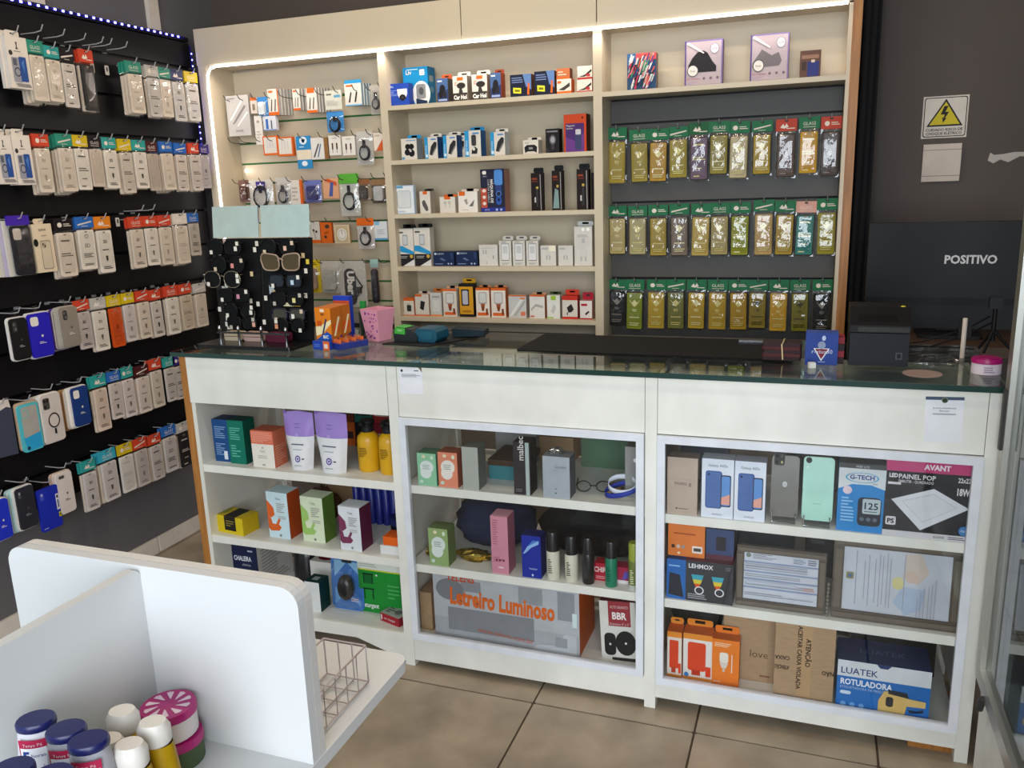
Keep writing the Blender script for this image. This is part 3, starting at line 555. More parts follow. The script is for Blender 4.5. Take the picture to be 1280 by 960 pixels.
carton('s2g', 'watch_box', 'black box with silver watch picture on the second shelf', '#1a181b', [('e', .52, .55, .24, .2, '#5f5d63'), ('e', .52, .55, .15, .13, '#a5a3a8'), ('r', .42, .15, .62, .36, '#3d3b40'), ('r', .1, .86, .9, .92, '#8a8488'), ('q', [(.0, .3), (.3, .1), (.3, 0), (0, 0)], '#333036')], .045, side='#141214')
carton('s2h', 'speaker_box', 'large orange-red and purple box at the right end of the second shelf', '#c4441c', [('r', .08, .0, .9, .76, '#4a2a6a'), ('q', [(.08, .4), (.5, .3), (.9, .5), (.9, 0), (.08, 0)], '#6a3a86'), ('rr', .5, .06, .78, .5, .05, '#3c3f66'), ('rr', .52, .46, .76, .6, .04, '#c9c6cc'), T_('Magnetic', .12, .68, .05, WH, .5, al='l'), T_('Speaker', .12, .61, .045, WH, .5, al='l'), ('e', .84, .9, .04, .03, '#2a1a14')], .06, side='#46231b')

# ------------------------------------------------------------------ third shelf
carton('s3a', 'phone_case_box', 'white and pale blue flat box leftmost on the third shelf', '#e4e8ea', [('fr', 0.036, '#9cbbd6'), ('r', .04, .9, .46, .97, '#5b9cc8'), ('rr', .14, .2, .84, .82, .12, '#aeb4b6'), ('rr', .17, .22, .81, .8, .1, '#d3d7d8'), T_('CANADA', .32, .06, .06, '#4a7cc0', .5)], .02, side='#c6d6e0')
carton('s3b', 'mouse_box', 'small white box with grey mouse and orange mark on the third shelf', WH, [('r', .32, .86, .72, 1, OR), ('q', [(.2, .55), (.45, .62), (.75, .3), (.78, .14), (.55, .1), (.25, .36)], '#5a5655')], .045, side='#b7aea2', tab=(.01, '#3a3836'))
carton('s3c', 'earbud_box', 'low white box with two stick earbuds on the third shelf', WH, [('r', .3, .84, .7, 1, OR), ('rr', .28, .3, .42, .66, .05, '#cbc6be'), ('rr', .56, .3, .7, .66, .05, '#cbc6be'), ('e', .35, .64, .1, .1, '#bcb6ac'), ('e', .63, .64, .1, .1, '#bcb6ac')], .035, side='#c2b9ac', tab=(.009, OR))
carton('s3d', 'earbud_box', 'square white box with silver earbuds beside the hair clipper box', '#e6e1d8', [('r', .04, .8, .36, 1, OR), ('q', [(.3, .6), (.45, .66), (.5, .42), (.42, .36)], '#9a948c'), ('q', [(.55, .3), (.7, .46), (.84, .6), (.76, .28)], '#6f6a66'), ('n', .2, .08, .8, .18, 1, '#ccbbbb')], .03, side='#d8d0c2', tab=(.008, '#d8c9c0'))
carton('s3e', 'hair_clipper_box', 'tall navy hair clipper box with rose side on the third shelf', '#22253c', [('r', 0, 0, 1, .1, '#27338c'), ('r', .0, .1, .26, .56, '#b6503a'), ('e', .14, .5, .08, .04, '#e6d6cc'), ('e', .14, .35, .07, .04, '#e6d6cc'), ('e', .14, .2, .07, .04, '#e6d6cc'), ('rr', .58, .62, .92, .98, .08, '#4f8ad0'), ('rr', .62, .46, .88, .62, .03, '#2c3f78'), ('ring', .75, .42, .12, .07, .3, '#4a78c0'), ('rr', .64, .16, .86, .36, .1, '#2d57a8'), ('e', .75, .28, .06, .04, '#16224a'), T_('MÁQUINA DE', .42, .76, .065, '#e6e2dc', .9, -PI/2, 'l', .03), T_('CORTAR CABELO', .3, .76, .05, '#c9c4be', .9, -PI/2, 'l'), ('rr', .1, .88, .26, .96, .04, '#e8e6e2'), T_('NEX2', .2, .82, .03, '#c2c2cc', .3), T_('BLITZ', .26, .035, .035, '#c9d4f2', .4), ('e', .66, .05, .05, .03, '#9aa9dd'), ('e', .84, .05, .05, .03, '#9aa9dd')], .06, side='#a9796a', top='#3a2c30')
SL = [('r', .1, .82, .55, .87, '#8a3a20'), ('r', .1, .76, .6, .79, '#6a2a1a'), ('r', .45, .1, .62, .62, '#34343a'), ('rr', .3, .22, .42, .36, .03, '#cac6c0'), ('q', [(.84, .02), (.9, .02), (.86, .96), (.8, .96)], '#a8a4a0'), ('r', .45, .58, .65, .64, '#c2a94a')]
for k, lab in (('s3f', 'slim black and red box, left of three on the third shelf'), ('s3g', 'slim black box with painted silvery shine, middle of three on the third shelf'), ('s3h', 'slim black and red box in clear cover beside the divider')):
    c = carton(k, 'stylus_box', lab, '#1d1010', SL, .03, side='#120c0c', tab=(.02, K), group=GS)
    if k == 's3g': MB().prints([('q', [(.1, .05), (.7, .05), (.62, .5), (.3, .56)], '#7d9694')], T[k][3], T[k][4], -T[k][3]/2, 0, -.0018).build('painted_sheen', c)  # sheen on the middle box, painted as a flat grey-green patch
x, y, z, W, H = T['s3h']; carton((x+.043, y+.02, z, .03, H*.9), 'stylus_box', 'slim dark box squeezed between the clear-covered box and divider', '#1d1010', (), .03)

# ------------------------------------------------------------------ fourth shelf
ph = [('q', [(0, .4), (1, .3), (1, .38), (.3, .54), (0, .54)], CY), ('r', 0, 0, 1, .32, '#232126'), ('q', [(1, .0), (1, .18), (.3, 0)], '#d8d6d2'), ('rr', .34, .55, .66, .84, .06, '#9da0a2'), ('rr', .38, .58, .62, .8, .05, '#c5c9ca'), ('n', .1, .2, .6, .28, 2, '#a8a4a0'), ('e', .84, .26, .1, .05, '#c9a24a'), ('r', .08, .88, .4, .92, '#55504c')]
carton('s4a', 'holder_box', 'tall white, blue and black box leftmost on the fourth shelf', WH, ph, .04, side='#d6cfc3', tab=(.016, K), group=GS)
carton('s4b', 'holder_box', 'tall white, blue and black box second from left on the fourth shelf', WH, ph, .04, side='#d6cfc3', tab=(.016, K), group=GS)
nb = [('e', .1, .86, .05, .08, '#c9d2e0'), T_('EXBOM', .34, .8, .12, '#b9c3d6', .4), ('q', [(.3, .5), (.4, .58), (.6, .4), (.5, .36)], '#5a6c92'), ('n', .08, .1, .55, .2, 1, '#8494b8'), ('e', .72, .16, .04, .06, '#a5b2cc'), ('e', .86, .16, .04, .06, '#a5b2cc'), ('q', [(.82, .9), (.95, .9), (.95, .5), (.86, .5)], '#2d3e66')]
carton('s4c', 'adapter_box', 'flat navy box, left of the pair on the fourth shelf', '#1c2a4c', nb, .05, side='#152038', group=GS)
carton('s4d', 'adapter_box', 'flat navy box, right of the pair on the fourth shelf', '#1c2a4c', nb, .05, side='#152038', group=GS)
WW = '#d3d0c8'
cab = [('rr', .2, .56, .26, .76, .02, '#9b9b9b'), ('rr', .34, .56, .4, .76, .02, '#9b9b9b'), ('r', .38, .1, .4, .22, '#77777a'), ('r', .74, .34, .78, .5, '#77777a'), ('r', .12, .84, .88, .86, '#b3b0a8')]
carton('s4e', 'cable_box', 'square white cable box beside the navy pair', WW, cab, .04, side='#c9c5bb')
chg = [('rr', .16, .2, .84, .9, .05, '#8f9092'), ('rr', .2, .24, .8, .87, .04, '#dfe0e0'), ('rr', .3, .5, .7, .78, .05, '#c6c8c9'), ('r', .18, .94, .6, .97, '#8a8a8a'), ('n', .2, .05, .8, .14, 2, '#a5a5a5')]
for k, n in (('s4f', 'left'), ('s4g', 'middle'), ('s4h', 'right')):
    carton(k, 'charger_box', f'slim white charger box with clear window, {n} of three on the fourth shelf', WW, chg, .04, side='#c9c5bb', tab=(.017, WW), group=GS)
cab2 = [('rr', .36, .3, .44, .5, .03, '#a5a5a6'), ('rr', .56, .3, .64, .5, .03, '#a5a5a6'), ('r', .4, .5, .6, .53, '#b9b9b9'), ('n', .08, .8, .5, .9, 2, '#9a9a9a')]
carton('s4i', 'cable_box', 'white cable box with pale corner right of the three chargers', WW, cab2+[('r', .56, .72, .98, .98, '#efe9d0')], .035, side='#c9c5bb', group=GS)  # upper right corner printed with a paler cream patch
carton('s4j', 'cable_box', 'plain white cable box left of the tall box by the divider', WW, cab2, .035, side='#c9c5bb', group=GS)
carton('s4k', 'charger_box', 'tall white box with two round stickers at the end of the fourth shelf', WW, [('e', .5, .92, .09, .042, '#fbfbf6'), ('e', .78, .92, .09, .042, '#fbfbf6'), ('n', .16, .72, .84, .8, 2, '#a9a9a9'), ('rr', .42, .58, .6, .7, .04, '#b5b6b8'), ('rr', .34, .12, .42, .24, .03, '#adadaf'), ('rr', .6, .12, .68, .24, .03, '#adadaf'), ('ring', .51, .34, .18, .12, .1, '#c2c2c2')], .04, side='#c9c5bb', tab=(.018, '#d8d8d4'))

# ------------------------------------------------------------------ fifth shelf
LO = '#e08a4a'
carton('s5a', 'charger_box', 'smallest orange and white charger box leftmost on the fifth shelf', WH, [('r', 0, .86, 1, 1, OR), ('r', 0, 0, 1, .05, OR), ('rr', .3, .25, .72, .62, .08, '#2f3330'), ('r', .3, .66, .6, .72, '#b0a8a0')], .035, side=OR)
carton('s5b', 'charger_box', 'white and orange box with black plug on the fifth shelf', WH, [('r', 0, .9, .5, 1, OR), ('r', 0, 0, 1, .06, OR), ('q', [(.34, .34), (.6, .26), (.74, .66), (.42, .72)], '#26282a'), ('e', .78, .88, .07, .05, '#c9bfb4')], .035, side='#d9b49a', tab=(.01, '#d9c4b4'))
carton('s5c', 'charger_box', 'grey charger box with orange tab on the fifth shelf', '#c9c9c4', [('rr', .2, .2, .8, .72, .12, '#d9dad6'), ('ring', .5, .5, .24, .2, .08, '#b0b2b0'), ('r', .2, .8, .84, .86, '#9a9a94'), ('r', 0, 0, 1, .07, LO)], .035, side='#b9b4ac', tab=(.015, '#c9702a'))
bulb = [('r', 0, .92, 1, 1, OR), ('rr', .2, .46, .8, .86, .1, '#a9a59f'), ('rr', .25, .5, .75, .83, .08, '#d6d6d2'), ('q', [(.34, .46), (.66, .46), (.6, .28), (.4, .28)], '#a0522d'), ('r', .42, .22, .58, .36, '#7a3a1c'), ('r', .1, .06, .9, .16, OR), ('rr', .72, .1, .86, .3, .03, '#7b3a1e')]
carton('s5d', 'charger_box', 'white box with square charger and orange base left of the yellow box', WH, bulb, .035, side='#d8cabc', tab=(.008, '#e2a87c'), group=GS)
carton('s5e', 'charger_box', 'yellow and black charger box with window on the fifth shelf', '#d69a25', [('fr', 0.030, K), ('r', 0, .92, 1, 1, K), ('r', 0, 0, 1, .08, K), ('rr', .16, .34, .7, .84, .06, '#2b2926'), ('rr', .24, .38, .62, .8, .08, '#b9b8c4'), ('r', .22, .14, .8, .2, '#a8741a')], .04, side='#241f19', tab=(.019, '#e0a524'))
carton('s5f', 'charger_box', 'orange and white box, left of the matching pair right of yellow box', '#e6ddd2', bulb, .035, side='#c96a34', tab=(.007, '#d08a5a'), group=GS)
carton('s5g', 'charger_box', 'orange and white box, right of the matching pair right of yellow box', '#e6ddd2', bulb, .035, side='#c96a34', tab=(.007, '#d08a5a'), group=GS)
carton('s5h', 'cable_box', 'silver-white cable box with diagonal stripes on the fifth shelf', '#c9c9c6', [('q', [(.05, .1), (.2, .1), (.85, .85), (.7, .85)], '#e6e6e2'), ('q', [(.3, .1), (.4, .1), (.95, .7), (.9, .78)], '#a8a8a6'), ('r', .68, .1, .94, .28, '#dd7a5c'), ('r', .66, .82, .94, .9, '#d9855c'), ('r', 0, .95, 1, 1, OR)], .035, side='#b9b4aa', group=GS)
carton('s5i', 'cable_box', 'white cable box with thin orange top edge on the fifth shelf', '#e2dfd8', [('q', [(.1, .3), (.4, .5), (.9, .45), (.9, .55), (.4, .62), (.1, .42)], '#b4b0a8'), ('r', 0, .94, 1, 1, OR), ('r', .05, .05, .3, .12, '#c06a4a')], .035, side='#d08a62', tab=(.006, '#d9a27c'))
carton('s5j', 'charger_box', 'white box with lime green mark on the fifth shelf', '#e4e4dc', [('r', .3, .8, .7, .98, '#9cc23a'), ('q', [(.3, .3), (.5, .2), (.7, .5), (.5, .62)], '#c6c7c2'), ('r', .0, .02, .5, .07, '#9cc23a')], .035, side='#cfd2c0', tab=(.011, '#3a4a2a'))
carton('s5k', 'charger_box', 'red and white box with black plug on the fifth shelf', WH, [('r', 0, .82, 1, 1, '#c8321f'), ('r', 0, 0, 1, .1, '#c8321f'), ('q', [(.3, .5), (.6, .66), (.76, .42), (.6, .3), (.4, .28)], '#2a2426'), ('q', [(.3, .3), (.36, .3), (.36, .16), (.3, .18)], '#3a3436')], .04, side='#b02a1c', tab=(.022, '#d9432a'))
carton('s5l', 'charger_box', 'white and crimson box beside the divider on the fifth shelf', '#e4dcd6', [('r', .1, .72, .6, .84, '#b0182a'), ('q', [(.4, .3), (.7, .46), (.8, .4), (.5, .22)], '#3a3034'), ('r', 0, 0, 1, .07, '#b0182a')], .035, side='#b98a86', tab=(.03, '#b51f34'))

# ------------------------------------------------------------------ top shelf of the right bay
rn = random.Random(3); cf = []
for k in range(120):
    u, v = rn.random()*.85, rn.random()*.8; a = rn.random()*.3
    cf.append(('q', [(u, v), (u+.05, v+.02), (u+.12+a*.1, v+.2), (u+.08, v+.2)], rn.choice(['#d95a4a', '#e6e2dc', '#3a8a5a', '#2a4a8a', '#e8a2a0', '#c9d6d2', '#1d2a2a', '#cf3a5a'])))
carton('ta', 'patterned_box', 'box covered in bright coloured slivers at the left of the top shelf', '#2a4a6a', [('r', 0, .82, 1, 1, '#c9484a'), ('r', 0, .7, .3, 1, '#2c5a86')]+cf, .05, side='#6b5a52', rz=.05)
def headset(key, lab, shape, col):
    p = [('fr', 0.036, '#7a6a9a'), ('r', .0, .0, .04, 1, '#54427e'), ('q', shape, col), ('e', .79, .8, .12, .12, '#8d8494'), ('e', .79, .8, .1, .1, '#d9ccd2'), T_('V19', .79, .77, .05, '#5a4a62', .18), ('e', .22, .34, .15, .13, '#3a3a3a'), ('e', .22, .34, .13, .115, '#d6d2cc'), T_('Knup', .22, .32, .04, '#3a4a3a', .2), T_('G7 Connect', .06, .14, .045, '#9a3a4a', .4, al='l'), ('n', .06, .05, .4, .11, 2, '#a090a0'), ('e', .52, .16, .035, .03, '#6a5a6a'), ('e', .7, .16, .035, .03, '#6a5a6a'), ('e', .88, .16, .035, .03, '#6a5a6a'), ('q', [(.05, .93), (.5, .7), (.52, .72), (.1, .97)], '#efe6e2')]
    carton(key, 'speaker_box', lab, '#a99ca2', p, .045, side='#5a4a70', top='#4f4068')
headset('tb', 'square lilac box with black wedge-shaped speaker on the top shelf', [(.08, .3), (.1, .46), (.2, .62), (.34, .74), (.5, .77), (.6, .72), (.74, .52), (.84, .42), (.84, .3)], '#1e1c1f')
headset('tc', 'square lilac box with grey angular speaker on the top shelf', [(.06, .3), (.06, .4), (.3, .68), (.56, .54), (.74, .6), (.82, .42), (.76, .32)], '#6a6468')
carton('td', 'small_box', 'small brown and blue box at the right end of the top shelf', '#5a3f34', [('rr', .36, .06, .92, .6, .05, '#2a3270'), ('r', .08, .7, .9, .84, '#8a6a58'), ('r', .1, .3, .3, .6, '#3a2a26'), ('rr', .54, .56, .72, .66, .03, '#c9b9a9')], .04, side='#6d4c3c')

# ================================================================== film packs
_fm = {}
def sheet(w, z0, z1, bulge, seed, nx=5, nz=9):
    r = random.Random(seed); vs = []
    for j in range(nz+1):
        for i in range(nx+1):
            u = i/nx; v = j/nz; edge = min(u, 1-u, v, 1-v)
            vs.append((-w/2+w*u, -.0005-bulge*min(1, edge*5)-r.uniform(0, .0016)*(edge > 0), z0+(z1-z0)*v))
    return vs, [(j*(nx+1)+i, j*(nx+1)+i+1, (j+1)*(nx+1)+i+1, (j+1)*(nx+1)+i) for j in range(nz) for i in range(nx)]
def film_meshes(head, ins, txt, tc, seed, edge=None):
    """origin at the hanging hole; the pack hangs down 0.19, is 0.075 wide and faces -y"""
    k = (head, ins, txt, tc, seed, edge)
    if k in _fm: return _fm[k]
    W, H = .075, .19
    m = MB(); a, b = W*.44, -H+.005; t = -.040
    if edge:
        m.prism(rrect(-a, b, a, t, .006, 3), -.0035, .003, edge); m.prism(rrect(-a+.003, b+.003, a-.003, t-.003, .004, 3), -.0042, -.0034, ins); y = -.0043
    else:
        m.prism(rrect(-a, b, a, t, .005, 3), -.0045, .003, ins); y = -.0046
    m.prism([(-.008, t-.004), (.008, t-.004), (0, t-.011)], y-.0002, y, '#8f8272')
    ins_me = m.mesh('film_card')
    pr = []
    if txt == '3D': pr = [T_('3D', .5, .7, .075, tc, .6, bold=.03), ('n', .25, .52, .75, .57, 1, tc), ('q', [(.42, .4), (.58, .4), (.56, .3), (.5, .26), (.44, .3)], tc), ('n', .2, .08, .8, .16, 2, tc)]
    elif txt == '3Dlow': pr = [T_('3D', .5, .56, .1, tc, .6, bold=.01), ('ring', .5, .84, .12, .05, .25, tc), ('n', .2, .3, .8, .42, 3, tc), ('n', .2, .1, .8, .16, 2, tc)]
    elif txt == 'lines': pr = [('n', .2, .78, .8, .86, 1, tc), ('n', .15, .45, .85, .55, 2, tc), ('n', .3, .25, .7, .3, 1, tc), ('n', .2, .06, .8, .12, 1, tc)]
    elif txt == '9D': pr = [('q', [(.15, .8), (.35, .72), (.5, .8), (.65, .72), (.85, .8), (.62, .66), (.5, .6), (.38, .66)], tc), T_('9D', .5, .48, .07, tc, .6, bold=.03), ('n', .2, .3, .8, .36, 1, tc), ('n', .2, .1, .8, .2, 2, tc)]
    elif txt == '5D': pr = [('e', .5, .52, .12, .06, tc), T_('CRISTAL', .5, .38, .035, tc, .7), ('n', .2, .26, .8, .3, 1, tc), ('n', .2, .06, .8, .1, 1, tc)]
    pm = MB().prints(pr, 2*a, t-b, -a, b, y).mesh('print') if pr else None
    m = MB(); m.box(-W/2, W/2, -.0035, .0035, -.032, .008, head)
    mk = [[('q', [(.2, .3), (.34, .62), (.42, .4), (.5, .66), (.6, .34), (.4, .22)], '#e2d6c8'), ('n', .5, .14, .9, .3, 1, '#ded2c4')], [T_('GLASS', .5, .3, .3, '#ddd0c2', .7), ('n', .2, .1, .8, .2, 1, '#cfc2b4')], [('e', .3, .45, .12, .2, '#e2d6c8'), ('n', .5, .3, .9, .6, 2, '#ddd0c2')], [('q', [(.1, .2), (.9, .5), (.9, .62), (.1, .34)], '#d9ccbe'), ('n', .3, .1, .7, .2, 1, '#cfc2b4')]][seed]
    m.prints(mk+[('rr', .42, .78, .58, .92, .03, '#2a2624')], W, .04, -W/2, -.032, -.0035)
    hm = m.mesh('header_card')
    vs, fs = sheet(W, -H, -.03, .0062, seed); pch = MB().add(vs, fs, 'pouch').mesh('pouch')
    _fm[k] = (ins_me, pm, hm, pch); return _fm[k]
def film_pack(loc, rz, w, h, head, ins, txt, tc, seed, label, group, edge=None, tilt=0):
    me = film_meshes(head, ins, txt, tc, seed, edge)
    o = put('screen_film_pack', me[0], None, loc, rz, label, 'film pack', group)
    o.scale = (w/.075, 1, h/.19); o.rotation_euler = (0, tilt, rz)
    for n, c in (('front_print', me[1]), ('header_card', me[2]), ('pouch', me[3])):
        if c: put(n, c, o)
    return o
# yellow films on the charcoal panel
GRN = '#1f6b45'; YS = ['#a8902a', '#97862e', '#b08a2e', '#9a8a2c', '#6a5468', '#8f8230', '#bcae86', '#a88c20', '#5a443c', '#c79408', '#4b3d3a',
      '#b9a468', '#aca272', '#a08a34', '#7a6a5c', '#b49a4a', '#a3925a', '#8c8e12', '#b8965a', '#a88a28', '#2c7d74', '#948a14',
      '#1a1b1c', '#7f8a22', '#b3962a', '#6f7030', '#b39428', '#b08f24', '#a9841a', '#8a7620', '#c79a24', '#7a7418', '#101112']
YN = ['dull yellow', 'olive', 'tan yellow', 'greenish yellow', 'dark purple', 'khaki', 'silvery', 'mustard', 'brown', 'bright yellow', 'dark brown',
      'pale gold', 'pale khaki', 'olive gold', 'greyish', 'gold', 'sage', 'lime yellow', 'sand', 'mustard', 'teal', 'acid yellow',
      'black', 'green olive', 'gold', 'dark olive', 'gold', 'amber', 'deep amber', 'printed olive', 'sunny yellow', 'moss', 'black']
for r in range(3):
    for i in range(11):
        x, y, z, W, H = T[f'f{r+1}_{i}']; q = r*11+i
        hd = '#b8402c' if (r == 0 and i in (8, 10)) else '#d9a292' if (r == 1 and i == 9) else '#1e5a36' if (r, i) == (0, 4) else GRN
        tc = '#4a4210' if q in (29, 31) else ('#d9cf86', '#cfc27a', '#e2daa4')[q % 3] if q not in (22, 32, 8, 10) else '#8f8780'
        txt = '5D' if q in (8, 10) else 'lines' if q in (9, 17, 20, 4) else '9D'
        zr = (1.705, 1.4127, 1.12)[r]
        film_pack((x, y-.002*((i*7) % 3), z+H-.008), 0, min(W, .0745), H, hd, YS[q], txt, tc, i % 4,
            f'{YN[q]} film pack, {ORD[i]} from left in the {("upper", "middle", "lower")[r]} row on charcoal panel', 'yellow film packs on the charcoal panel', '#2b2718' if q % 3 else '#6d6240', random.Random(q).uniform(-.02, .02))
        put('hook', hook3, cp, (x, Bk-.056, z+H-.006))
# ------------------------------------------------------------------ packs on the black slat wall
HC = dict(green='#2f8a74', teal='#2f9a94', red='#c9442a', yellow='#d0b21a', black='#1d1518', navy='#222c5c', purple='#3a2a7c', blue='#2a66b4', orange='#e08222', clear='#b9b4ac', cyan='#36a4bc', dark='#4a1c1e', white='#d9cfc0')
ROWN = {'a': 'top', 'b': 'second', 'c': 'third', 'd': 'fourth', 'e': 'fifth', 'h': 'bottom'}
BE, CRM = '#d9cab8', '#e2d8ca'
def side_pack(key, head, ins=BE, txt='3D', tc='#5a5048', layers=1, cn=None):
    y, W, zt, zb = T[key]; row = ROWN[key[0]]; n = order[key]
    cn = cn or {'clear': 'plain clear', 'white': 'cream'}.get(head, head)
    W = max(.064, min(W, .08)); h = zt-zb-.002
    for L in range(layers):
        where = 'front' if L == 0 else ('second' if L == 1 else 'third' if L == 2 else 'fourth')
        lab = f'{cn}-topped film pack, {ORD[n]} from the left in the {row} black-wall row' if L == 0 else f'film pack, {where} of the stack on the {ORD[n]} hook of the {row} row'
        film_pack((-.600-.011*L, y-.004*L, zt-.008-.004*L), PI/2, W, h, HC[head], ins if L == 0 else BE, txt if L == 0 else '', tc, (n+L) % 4, lab, f'film packs on the {row} row of the black wall', tilt=random.Random(key+str(L)).uniform(-.02, .02))
    wall_hook(y, zt-.010)
def rounded_case(m, w, z0, z1, y0, y1, col, r=.014): m.prism(rrect(-w/2, z0, w/2, z1, r, 4), y0, y1, col)
def phone_case(key, col, name, lens='single', layers=(), logo='#d9d4d0', tray='#e3ddd6', note=None, dz=0):
    """silicone case in a white tray with a clear hanger, facing +x"""
    y, W, zt, zb = T[key]; n = order[key]; row = ROWN[key[0]]; h = zt-zb
    o = MB().prism(rrect(-W/2, -h, W/2, 0, .013, 4), -.002, .008, tray).build('phone_case', None, (-.603, y, zt), PI/2, f'{name}, {ORD[n]} in the {row} hook row', 'phone case', f'phone cases on the {row} row')
    MB().prism(rrect(-W/2+.004, -h+.004, W/2-.003, -.004, .011, 4), -.009, -.0021, col).build('case', o)
    m = MB(); a = W/2
    pr = []
    if lens == 'square': pr = [('rr', .1, .72, .46, .93, .09, tray), ]
    elif lens == 'dual': pr = [('rr', .14, .68, .4, .93, .1, '#3a3836'), ('e', .23, .86, .06, .035, '#6a6662'), ('e', .3, .75, .06, .035, '#6a6662')]
    elif lens == 'pill': pr = [('rr', .14, .86, .52, .94, .035*2, '#6b6460'), ('e', .24, .9, .05, .03, '#2b2a2a'), ('e', .38, .9, .05, .03, '#2b2a2a')]
    elif lens == 'ring': pr = [('rr', .08, .7, .42, .94, .08, '#4a4846'), ('e', .17, .88, .06, .035, '#1d1c1c'), ('e', .31, .88, .06, .035, '#1d1c1c'), ('e', .17, .76, .06, .035, '#1d1c1c'), ('ring', .52, .45, .3, .16, .18, '#1d1b1c'), ('rr', .47, .16, .57, .28, .03, '#1d1b1c')]
    else: pr = [('rr', .12, .76, .26, .93, .05, '#55525a'), ('e', .19, .88, .04, .025, '#b8b5ba')]
    if logo: pr += [('e', .55, .48, .05, .03, '#4a4648' if logo != '#d9d4d0' else logo), ('n', .38, .3, .72, .36, 2, logo)]
    m.prints(pr, W-.007, h-.008, -a+.004, -h+.004, -.009).build('camera_cutout_and_print', o)
    MB().box(-.008, .008, -.001, .003, -.002, .022, 'clearbox').build('hanger', o)
    for L, c in enumerate(layers):
        q = MB().prism(rrect(-W/2, -h, W/2, 0, .013, 4), -.004, .0045, c).build('phone_case', None, (-.603-.0105*(L+1)-.003, y-.0055*(L+1), zt-.003*(L+1)), PI/2, f'phone case, {ORD[L+1]} of the stack on hook {ORD[n]} of the {row} row', 'phone case', f'phone cases on the {row} row')
        MB().prism(rrect(-W/2+.003, -h+.003, W/2-.003, -.003, .011, 4), -.006, -.0041, '#e6e2dc' if L % 2 else c).build('tray_lip', q)
    wall_hook(y, zt+.012); return o
def mag_box(key, nm, layers=2):
    y, W, zt, zb = T[key]; n = order[key]; row = ROWN[key[0]]; h = zt-zb
    pr = [('q', [(.46, .9), (.54, .9), (.52, .8), (.58, .76), (.44, .76), (.48, .82)], '#4a4440'), ('n', .35, .7, .65, .74, 1, '#8a8078'), ('e', .18, .68, .09, .05, '#3a3634'), ('rr', .16, .12, .56, .6, .06, '#9a9aa2'), ('rr', .22, .44, .4, .58, .03, '#5a5c66'), ('ring', .38, .32, .15, .09, .25, '#33333a'), ('rr', .5, .14, .84, .62, .05, '#2a4f94'), ('q', [(.6, .5), (.74, .58), (.7, .3)], '#4f7cc0'), ('q', [(.2, .1), (.85, .1), (.95, .04), (.3, .04)], '#8f8a86')]
    for L in range(layers):
        lab = f'{nm}, {ORD[n]} from left in the {row} black-wall row' if L == 0 else f'case box {ORD[L]} behind the {ORD[n]} front box of the {row} black-wall row'
        o = MB().box(-W/2, W/2, -.006, .008, -h, 0, '#e0d6ca').build('phone_case_box', None, (-.602-.016*L, y-.007*L, zt-.001*L), PI/2, lab, 'box', f'case boxes on the {row} row')
        MB().prism(rrect(-W*.33, 0, W*.33, .02, .006, 2), .006, .0075, '#e0d6ca').prints([('rr', .35, .4, .65, .65, .06, '#3a3430')], W*.66, .02, -W*.33, 0, .006).build('hang_tab', o)
        if L == 0: MB().prints(pr, W, h, -W/2, -h, -.006).build('front_print', o)
    wall_hook(y, zt+.010)
order = {}
for rw in 'abcdeh':
    ks = [k for k in T if k[0] == rw and k[1:].isdigit() and len(T[k]) == 4]
    for i, k in enumerate(sorted(ks, key=lambda k: T[k][0])): order[k] = i
mag_box('a1', 'white case box with phone pictures')
side_pack('a2', 'green', layers=4, txt=''); side_pack('a3', 'teal', layers=3, tc='#b5a894'); side_pack('a4', 'black', '#cfc5ba', layers=1, txt='lines'); side_pack('a5', 'red', '#2f2d2e', '', layers=2, cn='red and yellow')
side_pack('a8', 'green', layers=3, tc='#b5a894'); side_pack('a9', 'clear', '#c6beb6', 'lines', layers=2); side_pack('a10', 'green', layers=2, tc='#b0a496'); side_pack('a11', 'navy', '#c9c3bd', '3D', '#3a3836', 1); side_pack('a12', 'yellow', '#cfc9c4', 'lines', layers=2)
mag_box('b1', 'white case box with blue phone picture', 2); mag_box('b2', 'white case box with ringed phone picture', 2)
side_pack('b3', 'red', layers=3, tc='#a39684'); side_pack('b4', 'green', layers=4, tc='#a39684'); side_pack('b5', 'yellow', CRM, 'lines', layers=1); side_pack('b6', 'black', '#c9b9a8', '', layers=1); side_pack('b7', 'teal', CRM, '3D', '#3f3a36', 2); side_pack('b8', 'yellow', '#cfc2b2', 'lines', layers=2, cn='black and yellow'); side_pack('b9', 'teal', CRM, '3D', '#2f2b28', 2); side_pack('b10', 'dark', '#b9aa9a', '', layers=1, cn='dark red'); side_pack('b11', 'blue', layers=4, tc='#b5a894'); side_pack('b12', 'blue', '#d3c6ba', 'lines', layers=2, cn='darker blue'); side_pack('b13', 'red', '#cfc3b9', 'lines', layers=2); side_pack('b14', 'purple', '#b9b0b0', '5D', '#6a6264', 1)
side_pack('c3', 'black', layers=3, txt='lines'); side_pack('c4', 'blue', CRM, '3Dlow', '#4a423c', 3); side_pack('c5', 'orange', CRM, '3D', '#2f2823', 2); side_pack('c7', 'red', layers=2, tc='#6a5e54'); side_pack('c8', 'red', CRM, '3D', '#7a6c60', 1); side_pack('c9', 'red', layers=2, tc='#a39684'); side_pack('c10', 'white', layers=3, txt='lines', tc='#b9ab9a'); side_pack('c11', 'blue', '#b8aca0', '3Dlow', '#4a4440', 1)
